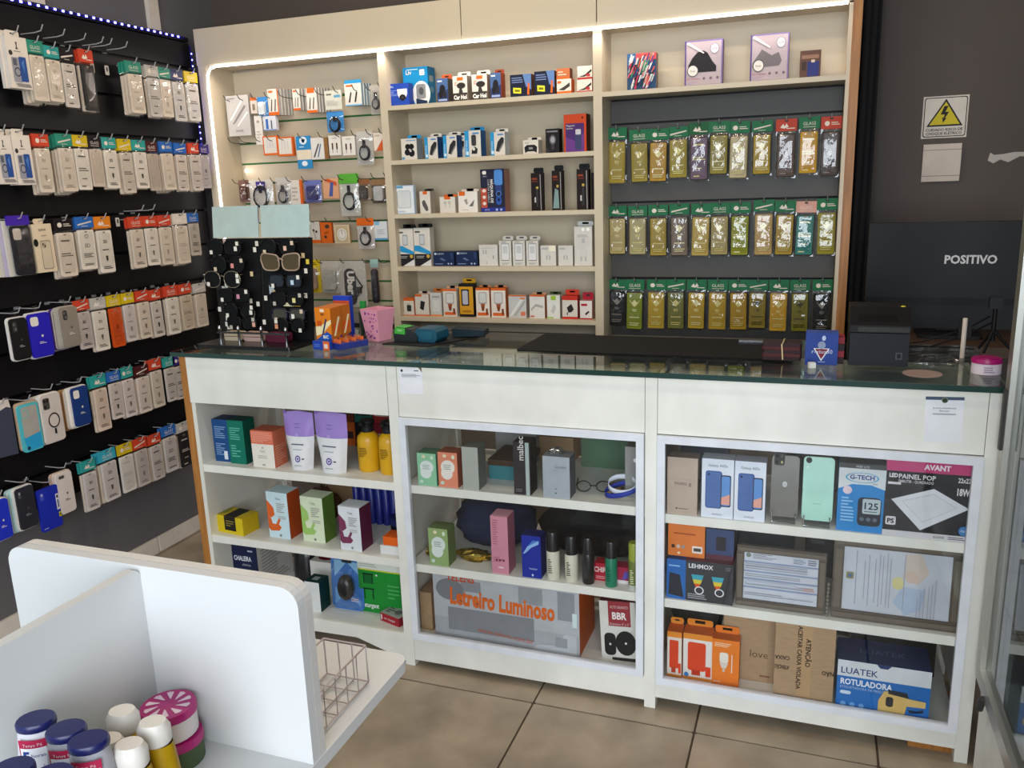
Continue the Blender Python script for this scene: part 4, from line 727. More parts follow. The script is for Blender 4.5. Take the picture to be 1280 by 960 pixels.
side_pack('d4', 'red', '#bfb2ac', '3D', '#2f2a2c', 1, 'orange-red'); side_pack('d5', 'clear', CRM, '3D', '#6a6058', 2); side_pack('d6', 'yellow', '#d0501a', '5D', '#a03c12', 1, 'yellow'); side_pack('d7', 'yellow', '#d3c8c2', '3D', '#9a8f88', 2); side_pack('d8', 'red', layers=2, tc='#6f6258'); side_pack('d9', 'red', '#cfc3b9', '3D', '#2c2826', 2); side_pack('d10', 'red', CRM, '3D', '#6f6258', 2); side_pack('d11', 'red', '#c9b8a2', 'lines', '#8a7c62', 2); side_pack('d12', 'clear', '#d3c4b2', '5D', '#a89a88', 2)
side_pack('e5', 'teal', '#dcc6b4', '3D', '#7a6a5e', 2); side_pack('e6', 'blue', '#d3c6be', '3D', '#3a3634', 1); side_pack('e7', 'teal', '#d9ccc6', '3D', '#6a605c', 2); side_pack('e8', 'dark', '#dccdc2', '3D', '#7a6c64', 3, 'dark red'); side_pack('e9', 'red', '#d3c6b6', '3D', '#8a7e6e', 2); side_pack('e10', 'teal', '#c9c0b8', 'lines', layers=1); side_pack('e11', 'purple', '#c9c0b8', 'lines', layers=1)
side_pack('h5', 'teal', '#d0c8c4', '3D', '#4a4644', 2, 'crumpled teal and yellow'); side_pack('h6', 'cyan', '#d3cbc6', '3D', '#5f5a58', 3); side_pack('h7', 'yellow', '#ded8d0', 'lines', '#c6beb6', 1); side_pack('h8', 'red', '#c4bab2', '3D', '#8a817a', 2, 'red and blue'); side_pack('h9', 'red', '#c9c0b8', 'lines', layers=2); side_pack('h10', 'blue', '#ccc4be', '3Dlow', '#4a4644', 2); side_pack('h11', 'clear', '#2a2628', 'lines', '#d9d0c8', 2)
# bags and cases that differ
y, W, zt, zb = T['c1']; h = zt-zb
o = MB().prism(rrect(-W*.42, -h+.004, W*.42, -.03, .012, 4), -.008, .003, '#25242a').build('phone_case', None, (-.602, y, zt), PI/2, 'black phone case in a purple-topped bag at the left of the third row', 'phone case')
MB().prints([('rr', .06, .72, .5, .95, .1, '#cbbfb2'), ('r', .55, .1, .62, .9, '#33313a')], W*.84, h-.034, -W*.42, -h+.004, -.008).build('camera_cutout', o)
MB().box(-W/2, W/2, -.005, .004, -.028, .004, '#4426a0').build('header_card', o); vs, fs = sheet(W*1.05, -h, -.02, .011, 5); MB().add(vs, fs, 'pouch').build('pouch', o); wall_hook(y, zt-.008)
for L in range(4):
    MB().box(-W/2, W/2, -.0035, .003, -h+.002, -.012, ['#d6d0c6', '#b9b0c9', '#c9c3b8', '#d9cfc2'][L]).build('phone_case_bag', None, (-.616-.0085*L, y-.007*(L+1), zt), PI/2, f'pale case bag hanging {ORD[L+1]} in depth behind the black case of the third row', 'phone case', 'bags behind the black case')
y, W, zt, zb = T['c2']; h = zt-zb
o = MB().box(-W/2, W/2, -.006, .008, -h, 0, '#dcc9ac').build('phone_case_box', None, (-.602, y, zt), PI/2, 'beige case box with grey phone outline in the third row', 'box')
MB().prints([T_('space', .5, .86, .06, '#4a4038', .8, bold=.02), ('rr', .3, .06, .84, .66, .08, '#8f8474'), ('rr', .33, .08, .81, .64, .07, '#cdbca2'), ('rr', .38, .5, .58, .62, .04, '#b3a48c'), ('e', .43, .58, .04, .025, '#2f2a24'), ('e', .52, .54, .04, .025, '#2f2a24'), ('e', .08, .62, .12, .08, '#1d1a18'), ('n', .4, .74, .7, .78, 1, '#9a8c78')], W, h, -W/2, -h, -.006).build('front_print', o)
MB().prism(rrect(-.02, 0, .02, .018, .006, 2), .006, .0075, '#dcc9ac').build('hang_tab', o); wall_hook(y, zt+.008)
phone_case('d1', '#1c1b1d', 'black silicone phone case in white tray', 'dual', logo='#a8a4a2'); phone_case('d2', '#2a22b4', 'royal blue silicone phone case with square cutout', 'square'); phone_case('d3', '#8d8378', 'grey-beige phone case fronting a stack', 'dual', ('#b9b2aa', '#5a3a9a', '#d9d2ca', '#8a8278', '#33443f'), '#e3ddd6', tray='#b0a79c')
phone_case('e3', '#cfc4bc', 'clear white phone case with black magnet ring', 'ring', ('#d0c2b4', '#c2b8ae'), logo=None); phone_case('e4', '#1d3a78', 'dark navy silicone phone case fronting a stack', 'square', ('#e6ded4', '#b48a62', '#c8a37a', '#9a7650'))
y, W, zt, zb = T['e2']; h = zt-zb
o = MB().prism(rrect(-W/2, -h, W/2, 0, .012, 4), .002, .008, '#c2a48a').build('phone_case', None, (-.602, y, zt), PI/2, 'clear turquoise-edged phone case in the fifth row', 'phone case')
MB().prism(rrect(-W*.44, -h-.006, W*.5, -.008, .012, 4), -.006, .0015, '#52b9c4').build('case', o)
MB().prints([('rr', .12, .3, .92, .95, .1, '#a9a49c'), ('q', [(.08, .3), (.92, .36), (.94, .04), (.2, .02)], '#2d9fd0'), ('ring', .3, .8, .18, .1, .15, '#66c4c4'), ('e', .24, .08, .08, .04, '#1c3a4a')], W*.94, h-.002, -W*.44, -h-.006, -.006).build('case_print', o); wall_hook(y, zt+.004)
y, W, zt, zb = T['e1']; h = zt-zb
o = MB().prism([(-W/2, -h+.006), (W/2, -h), (W/2+.002, -.03), (W*.3, -.022), (-W*.1, -.032), (-W/2, -.02)], -.004, .003, '#3f4454').build('case_bag', None, (-.602, y, zt), PI/2, 'slate grey case bag with torn white top at the left of the fifth row', 'bag')
MB().prism([(-W/2, -.02), (-W*.1, -.032), (W*.3, -.022), (W/2, -.032), (W*.45, .0), (.0, .006), (-W/2, 0)], -.003, .002, '#d9d0c6').build('torn_header', o); wall_hook(y, zt-.008)
phone_case('h1', '#2434c0', 'bright blue silicone phone case at the frame edge', 'none'); phone_case('h2', '#2b2b33', 'charcoal phone case with pale blue case behind', 'single', ('#b5d4d6', '#a9c9cc'), logo='#8a8890'); phone_case('h4', '#d9cdc6', 'pinkish white silicone phone case', 'pill', ('#c9a894',), logo='#5a5250', tray='#d6c6ba')
y, W, zt, zb = T['h3']; h = zt-zb
o = MB().prism(rrect(-W/2, -h, W/2, 0, .008, 3), -.006, .004, '#1f2ea8').build('phone_case', None, (-.602, y, zt), PI/2, 'flat deep blue phone case with white and yellow stickers in the bottom row', 'phone case')
MB().prints([('rr', .1, .74, .28, .92, .06, '#4552b8'), ('e', .19, .87, .05, .03, '#a6acd6'), ('r', .82, .4, .97, .78, '#d9dae2'), ('r', .86, .68, .94, .75, K), ('r', .87, .45, .93, .64, '#55556a'), ('r', .86, .22, .98, .34, '#c9b81c'), ('e', .92, .28, .04, .03, '#5a5410'), ('n', .05, .05, .3, .1, 1, '#8a94d0')], W, h, -W/2, -h, -.006).build('stickers', o)
MB().box(-.01, .01, -.001, .003, -.002, .03, 'clearbox').build('hanger', o); wall_hook(y, zt+.018)
# empty hooks with price tags
for i, (yy, zz) in enumerate(((.40, 2.046), (.475, 2.046), (.1, 2.046), (.19, 2.046), (.28, 2.046), (.36, 2.046), (.57, 1.443), (.51, 1.443))):
    wall_hook(yy+.06 if zz > 2 else yy, zz)
for yy, zz, lb in ((.435, 1.985, 'left of two hanging under the top row'), (.505, 1.985, 'right of two hanging under the top row'), (.40, 1.42, 'left of two in the gap of the third row'), (.455, 1.42, 'right of two in the gap of the third row')):
    o = MB().prism(rrect(-.009, -.034, .009, 0, .003, 2), -.001, .001, '#d9d2cc').build('price_tag', None, (-.66, yy, zz), PI/2, 'small white price tag, '+lb, 'price tag', 'price tags')
    MB().prints([('rr', .3, .35, .7, .85, .2, '#3a3432')], .018, .034, -.009, -.034, -.001).build('print', o)

# ================================================================== things on the hook panel
GP = 'packs on the white hook panel'
def hang_box(key, name, label, front, pr=(), d=.018, side=None, stack=0, gap=.019, top=None, head=None, cat='pack', dy=0):
    x, y, z, W, H = T[key]
    o = carton((x, y+dy, z, W, H), name, label, front, pr, d, side, top, cat=cat)
    if head: MB().box(-W/2, W/2, .002, .0035, H, H+head[0], head[1]).build('header_card', o)
    for s in range(stack):
        carton((x+.003*(s+1), y+dy+gap*(s+1), z+.001*(s+1), W, H), name, f'{label}, {ORD[s+1]} in stack', front, (), d, side, top, cat=cat, group=GP)
    return o
def blister(key, label, card, inner, loop=True, head=None, dy=0):
    """clear blister pack with a coiled cable on a card"""
    x, y, z, W, H = T[key]
    o = MB().prism(rrect(-W/2, 0, W/2, H, .005, 2), .006, .0072, card).build('cable_pack', None, (x, y+dy, z), 0, label, 'cable pack', GP)
    if head: MB().prism(rrect(-W/2, H*.78, W/2, H+.004, .004, 2), .0045, .006, head).build('header_card', o)
    m = MB()
    if loop:
        for k in range(3):
            m.tube([(W*.32*math.cos(t)*(1-.1*k), .0-.003*k, H*.36+W*.38*math.sin(t)*(1-.08*k)) for t in [2*PI*i/16 for i in range(16)]], .0022, inner, 5, True)
        m.box(-.005, .005, -.006, .004, H*.5, H*.74, inner)
    else: m.prism(rrect(-W*.3, H*.12, W*.3, H*.74, W*.12, 3), -.008, .006, inner)
    m.build('contents', o)
    vs, fs = sheet(W, .002, H*.8, .011, 3); MB().add([(a, b+.004, c) for a, b, c in vs], fs, 'pouch').build('blister', o)
    return o
conn = [('q', [(.2, .15), (.3, .15), (.42, .6), (.34, .62)], '#2f2c2b'), ('q', [(.55, .15), (.65, .15), (.77, .6), (.68, .62)], '#2f2c2b'), ('r', .1, .86, .5, .94, OR)]
hang_box('p1a', 'cable_box', 'large silver-white box with diagonal cables at the top left of hook panel', '#c4c0bb', [('q', [(.1, .4), (.18, .4), (.75, .86), (.68, .88)], '#f0eeea'), ('q', [(.2, .3), (.3, .3), (.88, .72), (.8, .76)], '#8f8b88'), ('q', [(.4, .24), (.46, .24), (.95, .56), (.9, .6)], '#f0eeea'), T_('inova', .5, .1, .08, '#6a6664', .5), ('n', .08, .9, .4, .95, 1, '#8a8684')], .03, '#9f9a94')
blister('p1b', 'small blue and white blister in the top row of the hook panel', '#3d86c4', '#dfe4e8', False)
hang_box('p1b2', 'cable_pack', 'narrow orange-topped pack beside the silver box', '#d6cabc', [('r', 0, .82, 1, 1, OR), ('rr', .3, .2, .7, .6, .1, '#8a7a6a')], .008)
hang_box('p1c', 'cable_pack', 'long white strip pack under the top row', '#ddd8d0', [('e', .5, .8, .2, .05, '#a89c88'), ('n', .2, .2, .8, .5, 3, '#b9b2a8')], .006)
hang_box('p1c2', 'cable_pack', 'white pack with blue phone picture under the top row', '#d3d6dc', [('r', .2, .1, .4, .8, '#3a6ab0'), ('r', .6, .1, .7, .7, '#5a5c66'), ('r', 0, 0, 1, .08, '#7a9ac8')], .02)
hang_box('p1d', 'cable_box', 'orange-sided cable box with black plugs in the top row', WH, conn+[('r', .9, 0, 1, 1, OR), ('r', 0, 0, 1, .12, OR)], .016, '#b9b4ae', 4, .02, OR)
hang_box('p1e', 'cable_box', 'slim white cable box with orange foot in the top row', WH, conn+[('r', 0, 0, 1, .1, OR)], .014, '#aaa6a2', 3, .018, '#c9c4bd')
hang_box('p1f', 'cable_box', 'white cable box with orange head and foot in the top row', WH, conn+[('r', 0, 0, 1, .1, OR), ('r', .1, .8, .8, 1, OR)], .014, '#aaa6a2', 4, .018, '#c9c4bd')
hang_box('p1g', 'cable_pack', 'flat grey-green clear pack in the middle of the top row', '#c6c6b8', [('r', .1, .75, .4, .84, '#6a6a62'), ('r', .55, .62, .92, .75, '#5a9ac0'), ('n', .1, .2, .9, .5, 4, '#aeb0a4')], .006)
hang_box('p1h', 'cable_box', 'white cable box with blue top in the top row', WH, conn+[('r', 0, 0, 1, .06, '#7fb4d6')], .016, '#8fb0c4', 3, .018, CY, head=(.014, CY))
blister('p1i', 'dark coiled cable pack at the right of the top row', '#a9a59c', '#39363a')
blister('p1j', 'black coiled cable on blue card below the top row', '#3d86c4', '#1f1e20')
hang_box('p2a', 'cable_box', 'orange-edged white cable box, left of the pair in the second row', WH, [('fr', 0.072, OR), ('rr', .25, .35, .32, .8, .02, '#c9c4c2'), ('rr', .45, .35, .52, .8, .02, '#c9c4c2'), ('rr', .65, .35, .72, .8, .02, '#c9c4c2'), ('r', 0, 0, 1, .1, OR)], .02, OR)
hang_box('p2b', 'cable_box', 'orange-edged white cable box, right of the pair in the second row', WH, [('fr', 0.072, OR), ('rr', .25, .35, .32, .8, .02, '#c9c4c2'), ('rr', .45, .35, .52, .8, .02, '#c9c4c2'), ('rr', .65, .35, .72, .8, .02, '#c9c4c2'), ('r', 0, 0, 1, .1, OR)], .02, OR, 1, .024)
hang_box('p2c', 'cable_tag', 'long blue and cream tag card hanging in the second row', '#2f86bc', [('r', 0, .28, 1, .58, '#ddd0b8'), ('e', .5, .86, .26, .12, '#dfe8ee'), ('q', [(.36, .9), (.44, .8), (.5, .88), (.56, .8), (.64, .9), (.5, .78)], '#2f86bc'), ('e', .5, .16, .2, .08, '#dfe8ee'), ('n', .2, .64, .8, .7, 1, '#bcdcec')], .006, cat='tag')
hang_box('p2d', 'cable_pack', 'white cable pack with brown edge in the second row', '#d9d6d0', [('q', [(.1, .1), (.2, .1), (.5, .7), (.42, .74)], '#5a5856'), ('q', [(.35, .1), (.42, .1), (.62, .7), (.56, .72)], '#4a6a94'), ('r', .78, 0, 1, 1, '#8a6236')], .012, '#7a5a36')
for k, n in (('p2e', 'left'), ('p2f', 'right')): hang_box(k, 'cable_box', f'white box with two dark connectors, {n} of two in the second row', '#dcd8ce', [('r', .24, .3, .36, .62, '#4a2c28'), ('r', .6, .3, .72, .62, '#4a2c28'), ('r', .28, .12, .32, .3, '#5a4a44'), ('r', .64, .12, .68, .3, '#5a4a44'), ('n', .3, .82, .7, .9, 1, '#a09a90')], .014, '#c2bcb0')
blister('p2g', 'tall clear pack with black and blue cable in the second row', '#b9b6ae', '#26262a')
hang_box('p2h', 'cable_pack', 'white pack with orange triangle at the right of the second row', '#d9cfc2', [('q', [(.2, 0), (1, 0), (1, .8)], '#c9582e'), ('r', .1, .8, .6, .9, '#b8a898')], .02, '#c9582e')
blister('p3a', 'brown printed pouch at the left of the third row of hook panel', '#7a5a50', '#5a3c34', False)
x, y, z, W, H = T['p3b']; o = blister('p3b', 'white bag with purple square mark and black cable in the third row', '#d3cec4', '#1f1d20')
MB().prism([(-W*.18, H*.6), (W*.2, H*.6), (W*.2, H*.94), (-W*.18, H*.94)], .0015, .0022, '#3f2c86').prints([('q', [(.14, .75), (.3, .2), (.5, .62), (.7, .2), (.86, .75), (.7, .55), (.5, .9), (.3, .55)], '#e6e2ee')], W*.38, H*.34, -W*.18, H*.6, .0015).build('brand_patch', o)
blister('p3c', 'clear pack with dark cable right of the purple-marked bag', '#c6c2b8', '#47444a'); hang_box('p3d', 'cable_pack', 'white pack with orange edge in the third row', '#ddd6cc', [('r', .8, 0, 1, 1, OR), ('n', .1, .3, .6, .8, 4, '#b9b0a4')], .01, OR)
blister('p3e', 'violet-blue blister with two dark plugs in the third row', '#6f78b8', '#3a3f70', False); hang_box('p3f', 'cable_pack', 'small orange and blue pack in the third row', '#d9a27c', [('q', [(.1, .9), (.9, .6), (.9, .8), (.3, 1)], '#c9582e'), ('q', [(.35, .1), (.6, .1), (.7, .8), (.5, .8)], '#4a5a9c')], .01)
blister('p3g', 'green-topped clear pack with thick black cable in the third row', '#c9c9be', '#1f1f20', True, '#5aa83a')
blister('p3h', 'brown-topped blister, left of two at the right of the third row', '#8a7a6c', '#4a4440', False, '#8a5a3a'); blister('p3i', 'brown-topped blister, right of two at the right of the third row', '#5a5048', '#b0b0ae', False, '#8a6a4a')
ear = [('r', 0, 0, 1, .16, OR), ('e', .4, .6, .1, .06, '#35302e'), ('e', .66, .54, .1, .06, '#35302e'), ('q', [(.38, .56), (.42, .56), (.6, .2), (.56, .2)], '#35302e')]
hang_box('p4a', 'earphone_box', 'white and orange earphone box, left of two in the fourth row', '#d9d4cc', ear, .012, '#c06a3c'); hang_box('p4b', 'earphone_box', 'white and orange earphone box, right of two in the fourth row', '#d3cdc6', ear, .012, '#c06a3c')
hang_box('p4c', 'earphone_box', 'all-orange earphone box in the fourth row', '#d9651f', [('e', .6, .8, .2, .1, '#4a3a34'), ('e', .4, .3, .12, .07, '#3a2f2c'), ('q', [(.3, .5), (.7, .6), (.7, .5), (.3, .4)], '#b04a12')], .012, '#b04a12')
hang_box('p4d', 'earphone_box', 'cream box with round white coil in the fourth row', '#d6c6a6', [('rr', .1, .06, .9, .94, .06, '#c4b08a'), ('e', .5, .48, .32, .34, '#e6e2da'), ('ring', .5, .48, .26, .28, .2, '#c2bcb0'), ('q', [(.48, .48), (.52, .48), (.52, .7), (.48, .7)], '#8a8478')], .012, '#b89a6a')
blister('p4e', 'clear pack with orange top and black cable in the fourth row', '#cfc8c2', '#2a2628', True, OR); hang_box('p4f', 'cable_pack', 'white and pale blue pack beside the divider in the fourth row', '#d6dade', [('r', .05, .8, .4, 1, '#7fb4d6'), ('r', 0, 0, 1, .1, '#5a9ac4'), ('n', .2, .3, .8, .6, 3, '#b0b8be')], .012)
o = blister('p5a', 'yellow blister card with small tools in the fifth row', '#dcc51c', '#a58a7a', False); x, y, z, W, H = T['p5a']
MB().prints([('n', .2, .84, .8, .93, 2, '#4a420c')], W, H, -W/2, 0, .0058).build('print', o)
blister('p5b', 'plain grey clear pack right of the yellow card', '#c4c2ba', '#b0b0aa', False)
x, y, z, W, H = T['p5c']; o = MB().prism(rrect(-W/2, 0, W/2, H, .008, 2), .002, .008, '#cbc7c0').build('light_sign_bag', None, (x, y-.01, z), 0, 'white bag with black oval reading Uber in the fifth row', 'sign bag')
MB().prism(rrect(-W*.3, H*.04, W*.12, H*.84, W*.2, 5), -.003, .0021, '#343231').prints([T_('Uber', .3, .93, .22, '#e6e2dc', 9, -PI/2, 'l', .05)], W*.42, H*.8, -W*.3, H*.04, -.003).build('oval_sign', o)
MB().tube([(W*.1, -.002, H*.2), (W*.28, -.002, H*.35), (W*.36, -.002, H*.45), (W*.25, -.002, H*.55), (W*.1, -.002, H*.7)], .003, '#2a2827').prism(rrect(W*.12, H*.3, W*.32, H*.44, .004), -.006, .0015, '#3a3836').build('cable', o)
vs, fs = sheet(W, .0, H, .009, 2); MB().add(vs, fs, 'pouch').build('pouch', o)
x, y, z, W, H = T['p5d']; o = MB().lathe([(.012, .01), (.017, .02), (.018, H*.35), (.016, H*.62), (.016, H*.74), (.009, H*.78)], '#2c2a36', 12).build('hair_tool_pack', None, (x, y, z), 0, 'dark cylindrical tool in a clear bag beside the Uber bag', 'tool pack')
MB().box(-.02, .02, .002, .004, H*.82, H, '#9cc0ba').build('header_card', o); vs, fs = sheet(W, 0, H*.9, .02, 1); MB().add(vs, fs, 'pouch').build('pouch', o)
for k, n in (('p6a', 'left'), ('p6b', 'right')): hang_box(k, 'small_box', f'small dark red pack, {n} of two at the foot of the hook panel', '#7a1f1c', [('r', .1, .3, .9, .6, '#2a1a1a'), ('e', .5, .75, .3, .1, '#b03a2a')], .012)

# ================================================================== open left bay of the counter
body_txt = [('n', .12, .55, .8, .85, 6, '#7f9cc4'), ('n', .12, .15, .7, .45, 6, '#7f9cc4'), ('r', .58, .06, .8, .26, '#d9dee6')]
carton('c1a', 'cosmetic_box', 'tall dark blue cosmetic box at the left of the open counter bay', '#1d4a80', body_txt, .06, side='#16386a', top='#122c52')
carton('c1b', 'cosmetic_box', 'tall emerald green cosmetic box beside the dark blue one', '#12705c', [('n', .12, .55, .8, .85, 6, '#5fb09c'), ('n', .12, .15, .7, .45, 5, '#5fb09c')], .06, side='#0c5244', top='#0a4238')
x, y, z, W, H = T['c1b']; carton((x+.062, y+.07, z, .05, .06), 'small_box', 'small white box half hidden behind the emerald green one', '#d6d4ce', (), .05)
carton('c1c', 'cosmetic_box', 'coral and white cosmetic box with patterned top band', '#e6dfd4', [('r', 0, .64, 1, 1, '#d9745a'), ('n', .05, .68, .95, .97, 6, '#e29a84'), T_('Liso', .5, .42, .07, '#7a7068', .5), ('n', .25, .24, .75, .34, 2, '#bdb3a6'), ('e', .5, .54, .03, .02, '#7a7068'), ('r', .42, .05, .56, .09, '#a9a096')], .07, side='#cf6f52', top='#c06448', prR=[('n', .1, .05, .9, .6, 9, '#df9a82')])
def pouch_bag(key, label, tilt):
    x, y, z, W, H = T[key]; nx, nz = 8, 14; vs = []
    for s in (-1, 1):
        for j in range(nz+1):
            v = j/nz; wd = W*(.74+.26*min(1, v*1.6))/1; dp = .028*(1-v)**.7+.001
            for i in range(nx+1):
                u = i/nx*2-1; vs.append((wd/2*u, .03+s*dp*(1-abs(u)**3)*(1 if v > .04 else .9), H*v-(.006*abs(u) if v > .95 else 0)))
    n = nx+1; N = n*(nz+1); m = MB()
    for s in (0, 1):
        up = [(s*N+j*n+i, s*N+j*n+i+1, s*N+(j+1)*n+i+1, s*N+(j+1)*n+i) for j in range(nz) for i in range(nx) if j >= 8]
        lo = [(s*N+j*n+i, s*N+j*n+i+1, s*N+(j+1)*n+i+1, s*N+(j+1)*n+i) for j in range(nz) for i in range(nx) if j < 8]
        if s: up = [f[::-1] for f in up]; lo = [f[::-1] for f in lo]
        m.add(vs, up, mat('#a184cc', .25), True); m.add(vs, lo, mat('#e2e2e4', .25), True)
    m.add(vs, [(i, i+1, N+i+1, N+i) for i in range(nx)], '#d6d6d8')
    for a in (0, nx): m.add(vs, [(j*n+a, (j+1)*n+a, N+(j+1)*n+a, N+j*n+a) for j in range(nz)], '#c9c6d2')
    o = m.build('refill_pouch', None, (x, y, z), tilt, label, 'pouch', 'purple refill pouches')
    q = lambda u, v: (u*W*.3, .03-.0285*(1-v)**.7*(1-abs(u*.6)**3)-.0028, H*v)
    m = MB()
    def flat(pts, c): m.add([q(*p) for p in pts], [tuple(range(len(pts)))], c)
    flat(circle(16, .3, .058, .0, .2), '#5a4a94'); flat(circle(16, .19, .036, .0, .2), '#d9d6e6'); flat(circle(12, .1, .02, .0, .2), '#4a3c86')
    flat([(-.7, .43), (.7, .43), (.7, .45), (-.7, .45)], '#5f5f70'); flat([(-.5, .35), (.5, .35), (.5, .36), (-.5, .36)], '#8a8a98'); flat([(.45, .19), (.7, .19), (.7, .21), (.45, .21)], '#30303a'); flat([(-.4, .08), (.4, .08), (.4, .09), (-.4, .09)], '#8a8a98')
    flat([(-.3, .78), (.3, .78), (.3, .79), (-.3, .79)], '#7a5cb0'); flat([(-.25, .72), (.3, .72), (.3, .73), (-.25, .73)], '#7a5cb0'); flat(circle(8, .2, .03, 0, .6), '#b39ad8')
    m.build('print', o)
    MB().add([(-W*.5, .03, H*.94), (-W*.36, .03, H*.86), (-W*.4, .026, H*1.0), (-W*.48, .026, H*1.01)], [(0, 1, 2, 3)], '#8a6cba').build('tear_corner', o)
pouch_bag('c1d', 'purple and white refill pouch, left of the two on the upper shelf', .06); pouch_bag('c1e', 'purple and white refill pouch, right of the two on the upper shelf', -.04)
def pump_bottle(key, label):
    x, y, z, W, H = T[key]; r = W/2; m = MB()
    o = m.lathe([(r*.9, 0), (r, .006), (r, H*.6), (r*.93, H*.68), (r*.62, H*.75), (r*.5, H*.77)], mat('#d9a414', .3), 20).build('pump_bottle', None, (x, y+r, z), 0, label, 'bottle', 'yellow pump bottles')
    MB().lathe([(r*.55, H*.765), (r*.58, H*.86), (r*.42, H*.88), (r*.42, H*.92), (r*.66, H*.93), (r*.66, H*.99), (r*.5, H)], '#1d1c1e', 16).build('pump_cap', o)
    MB().box(-r*.2, r*.2, -r*1.15, 0, H*.935, H*.98, '#1d1c1e').build('nozzle', o)
    MB().prints([('n', .1, .3, .8, .8, 6, '#6a4c0a')], r*1.1, H*.4, -r*.55, H*.18, -r*1.005).build('print', o)
pump_bottle('c1f', 'yellow pump bottle with black cap, left of two by the counter leg'); pump_bottle('c1g', 'yellow pump bottle with black cap, right of two by the counter leg')
cols = [('dark red', '#6a1f22'), ('orange', '#c9642a'), ('black', '#1f1d20'), ('crimson', '#8a2434'), ('navy', '#252c4a'), ('pink', '#b06a78'), ('teal', '#2c6a68'), ('rust', '#7a3a2a'), ('sea green', '#2f7d70'), ('red', '#a02c2c'), ('grey', '#5a585a'), ('maroon', '#5a1c28')]
for i, (cn, c) in enumerate(cols):
    col, rw = i % 6, i//6
    carton((.31+col*.072, .31, .615+rw*.088, .068, .086), 'small_box', f'small {cn} box in the back row on the upper shelf of the open bay', c, [('r', .1, .3, .9, .6, '#d0b8a0' if i % 3 == 0 else '#3a2a2a')], .06, group='boxes in the back row of the open bay')
# middle shelf
carton('c2a', 'soap_box', 'yellow box with black band lying at the left of the middle shelf', '#d6bb1e', [('r', .28, .18, .72, 1, '#1f1d18'), ('n', .34, .4, .66, .8, 3, '#8a7a3a')], .075, side='#c4aa1c', h=.062, rz=-.12, prT=[('r', .28, 0, .72, 1, '#1f1d18'), ('q', [(.0, .1), (.2, .3), (.1, .9), (0, .9)], '#8a8a20')])
def body_box(key, label, base, fig, side):
    p = [('q', [(0, .82), (.3, .66), (.34, .5), (.14, .42), (0, .5)], fig), ('q', [(0, .5), (.16, .4), (.2, .3), (.5, .3), (.62, .24), (.5, .16), (.1, .14), (0, .2)], fig), ('q', [(.36, .28), (.52, .44), (.6, .4), (.5, .3)], fig), T_('Tulia', .55, .84, .05, '#6a6660', .4), ('n', .46, .56, .86, .78, 5, '#a29e98'), ('n', .5, .42, .86, .5, 2, '#b5b1aa'), ('e', .55, .06, .05, .03, '#8a8680')]
    carton(key, 'lotion_box', label, base, p, .065, side=side, top=base, rz=-.05)
body_box('c2b', 'pale blue and orange lotion box with figure on the middle shelf', '#c9dfe6', '#d9622a', '#b04a1e'); body_box('c2c', 'pale green lotion box with figure on the middle shelf', '#d6e0c2', '#9cc46a', '#5a7a30'); body_box('c2d', 'white and maroon lotion box with figure on the middle shelf', '#d9dde2', '#7a3a58', '#5c2440')
o = carton((.68, .03, .36, .066, .028), 'tray_box', 'flat white box under the orange one at the right of the middle shelf', '#dcdcda', (), .07); carton((.684, .035, .3885, .055, .028), 'small_box', 'small orange box lying on the flat white one', '#e0621a', (), .055)
def jar(name, loc, r, h, col, lid, label, cat='jar'):
    o = MB().lathe([(r*.92, 0), (r, .004), (r, h*.7), (r*.96, h*.72)], col, 18).build(name, None, loc, 0, label, cat); MB().lathe([(r*1.06, h*.72), (r*1.08, h*.76), (r*1.06, h), (r*.9, h*1.01)], lid, 18).build('lid', o); return o
jar('cream_jar', (.66, .16, .36), .038, .075, '#16161f', '#23285e', 'black cream jar with navy lid behind the maroon box'); jar('cream_jar', (.706, .28, .36), .036, .08, '#1b1b24', '#2a2f70', 'dark cream jar with blue lid deeper behind the maroon box')
carton((.35, .30, .36, .13, .15), 'kraft_box', 'brown kraft box at the back of the middle shelf', 'kraft', (), .08, side='kraft'); carton((.63, .32, .47, .17, .045), 'kraft_box', 'flat brown box lying high at the back of the middle shelf', 'kraft', (), .06)
carton((.63, .32, .36, .16, .108), 'storage_box', 'pale carton under the flat brown box at the back', '#b9b5aa', (), .06)
for i in range(6):
    r = .0135; MB().lathe([(r, 0), (r, .13), (r*.5, .138), (r*.5, .15)], mat('#232c86', .3), 10).build('small_bottle', None, (.44+i*.029, .25, .36), 0, f'small blue bottle, {ORD[i]} of six in the back row of the middle shelf', 'bottle', 'blue bottles in the back row')
def crumple(name, loc, rx, ry, rz_, m_, seed, label, cat, flat=.0, n=9, amp=.25, kind=None):
    r = random.Random(seed); vs = []; k = 14
    for j in range(n):
        t = PI*(j+.5)/n; sr = math.sin(t)**(.3 if t < PI/2 else .8)
        for i in range(k):
            a = 2*PI*i/k; q = 1+r.uniform(-amp, amp); vs.append((rx*sr*math.cos(a)*q, ry*sr*math.sin(a)*q, max(flat, rz_-rz_*math.cos(t)*(1+r.uniform(-amp, amp)*.5))))
    fs = [(j*k+i, j*k+(i+1) % k, (j+1)*k+(i+1) % k, (j+1)*k+i) for j in range(n-1) for i in range(k)]+[tuple(range(k-1, -1, -1)), tuple(range((n-1)*k, n*k))]
    return MB().add(vs, fs, m_, m_ in ('navyfabric', 'fabric')).build(name, None, loc, 0, label, cat, kind=kind)
o = crumple('dried_flower_bag', (.17, .2, .361), .045, .04, .07, 'pouch', 5, 'clear bag of dried leaves behind the pale blue box', 'bag'); crumple('contents', (0, 0, .002), .034, .03, .03, '#5a4a20', 6, None, None).parent = o
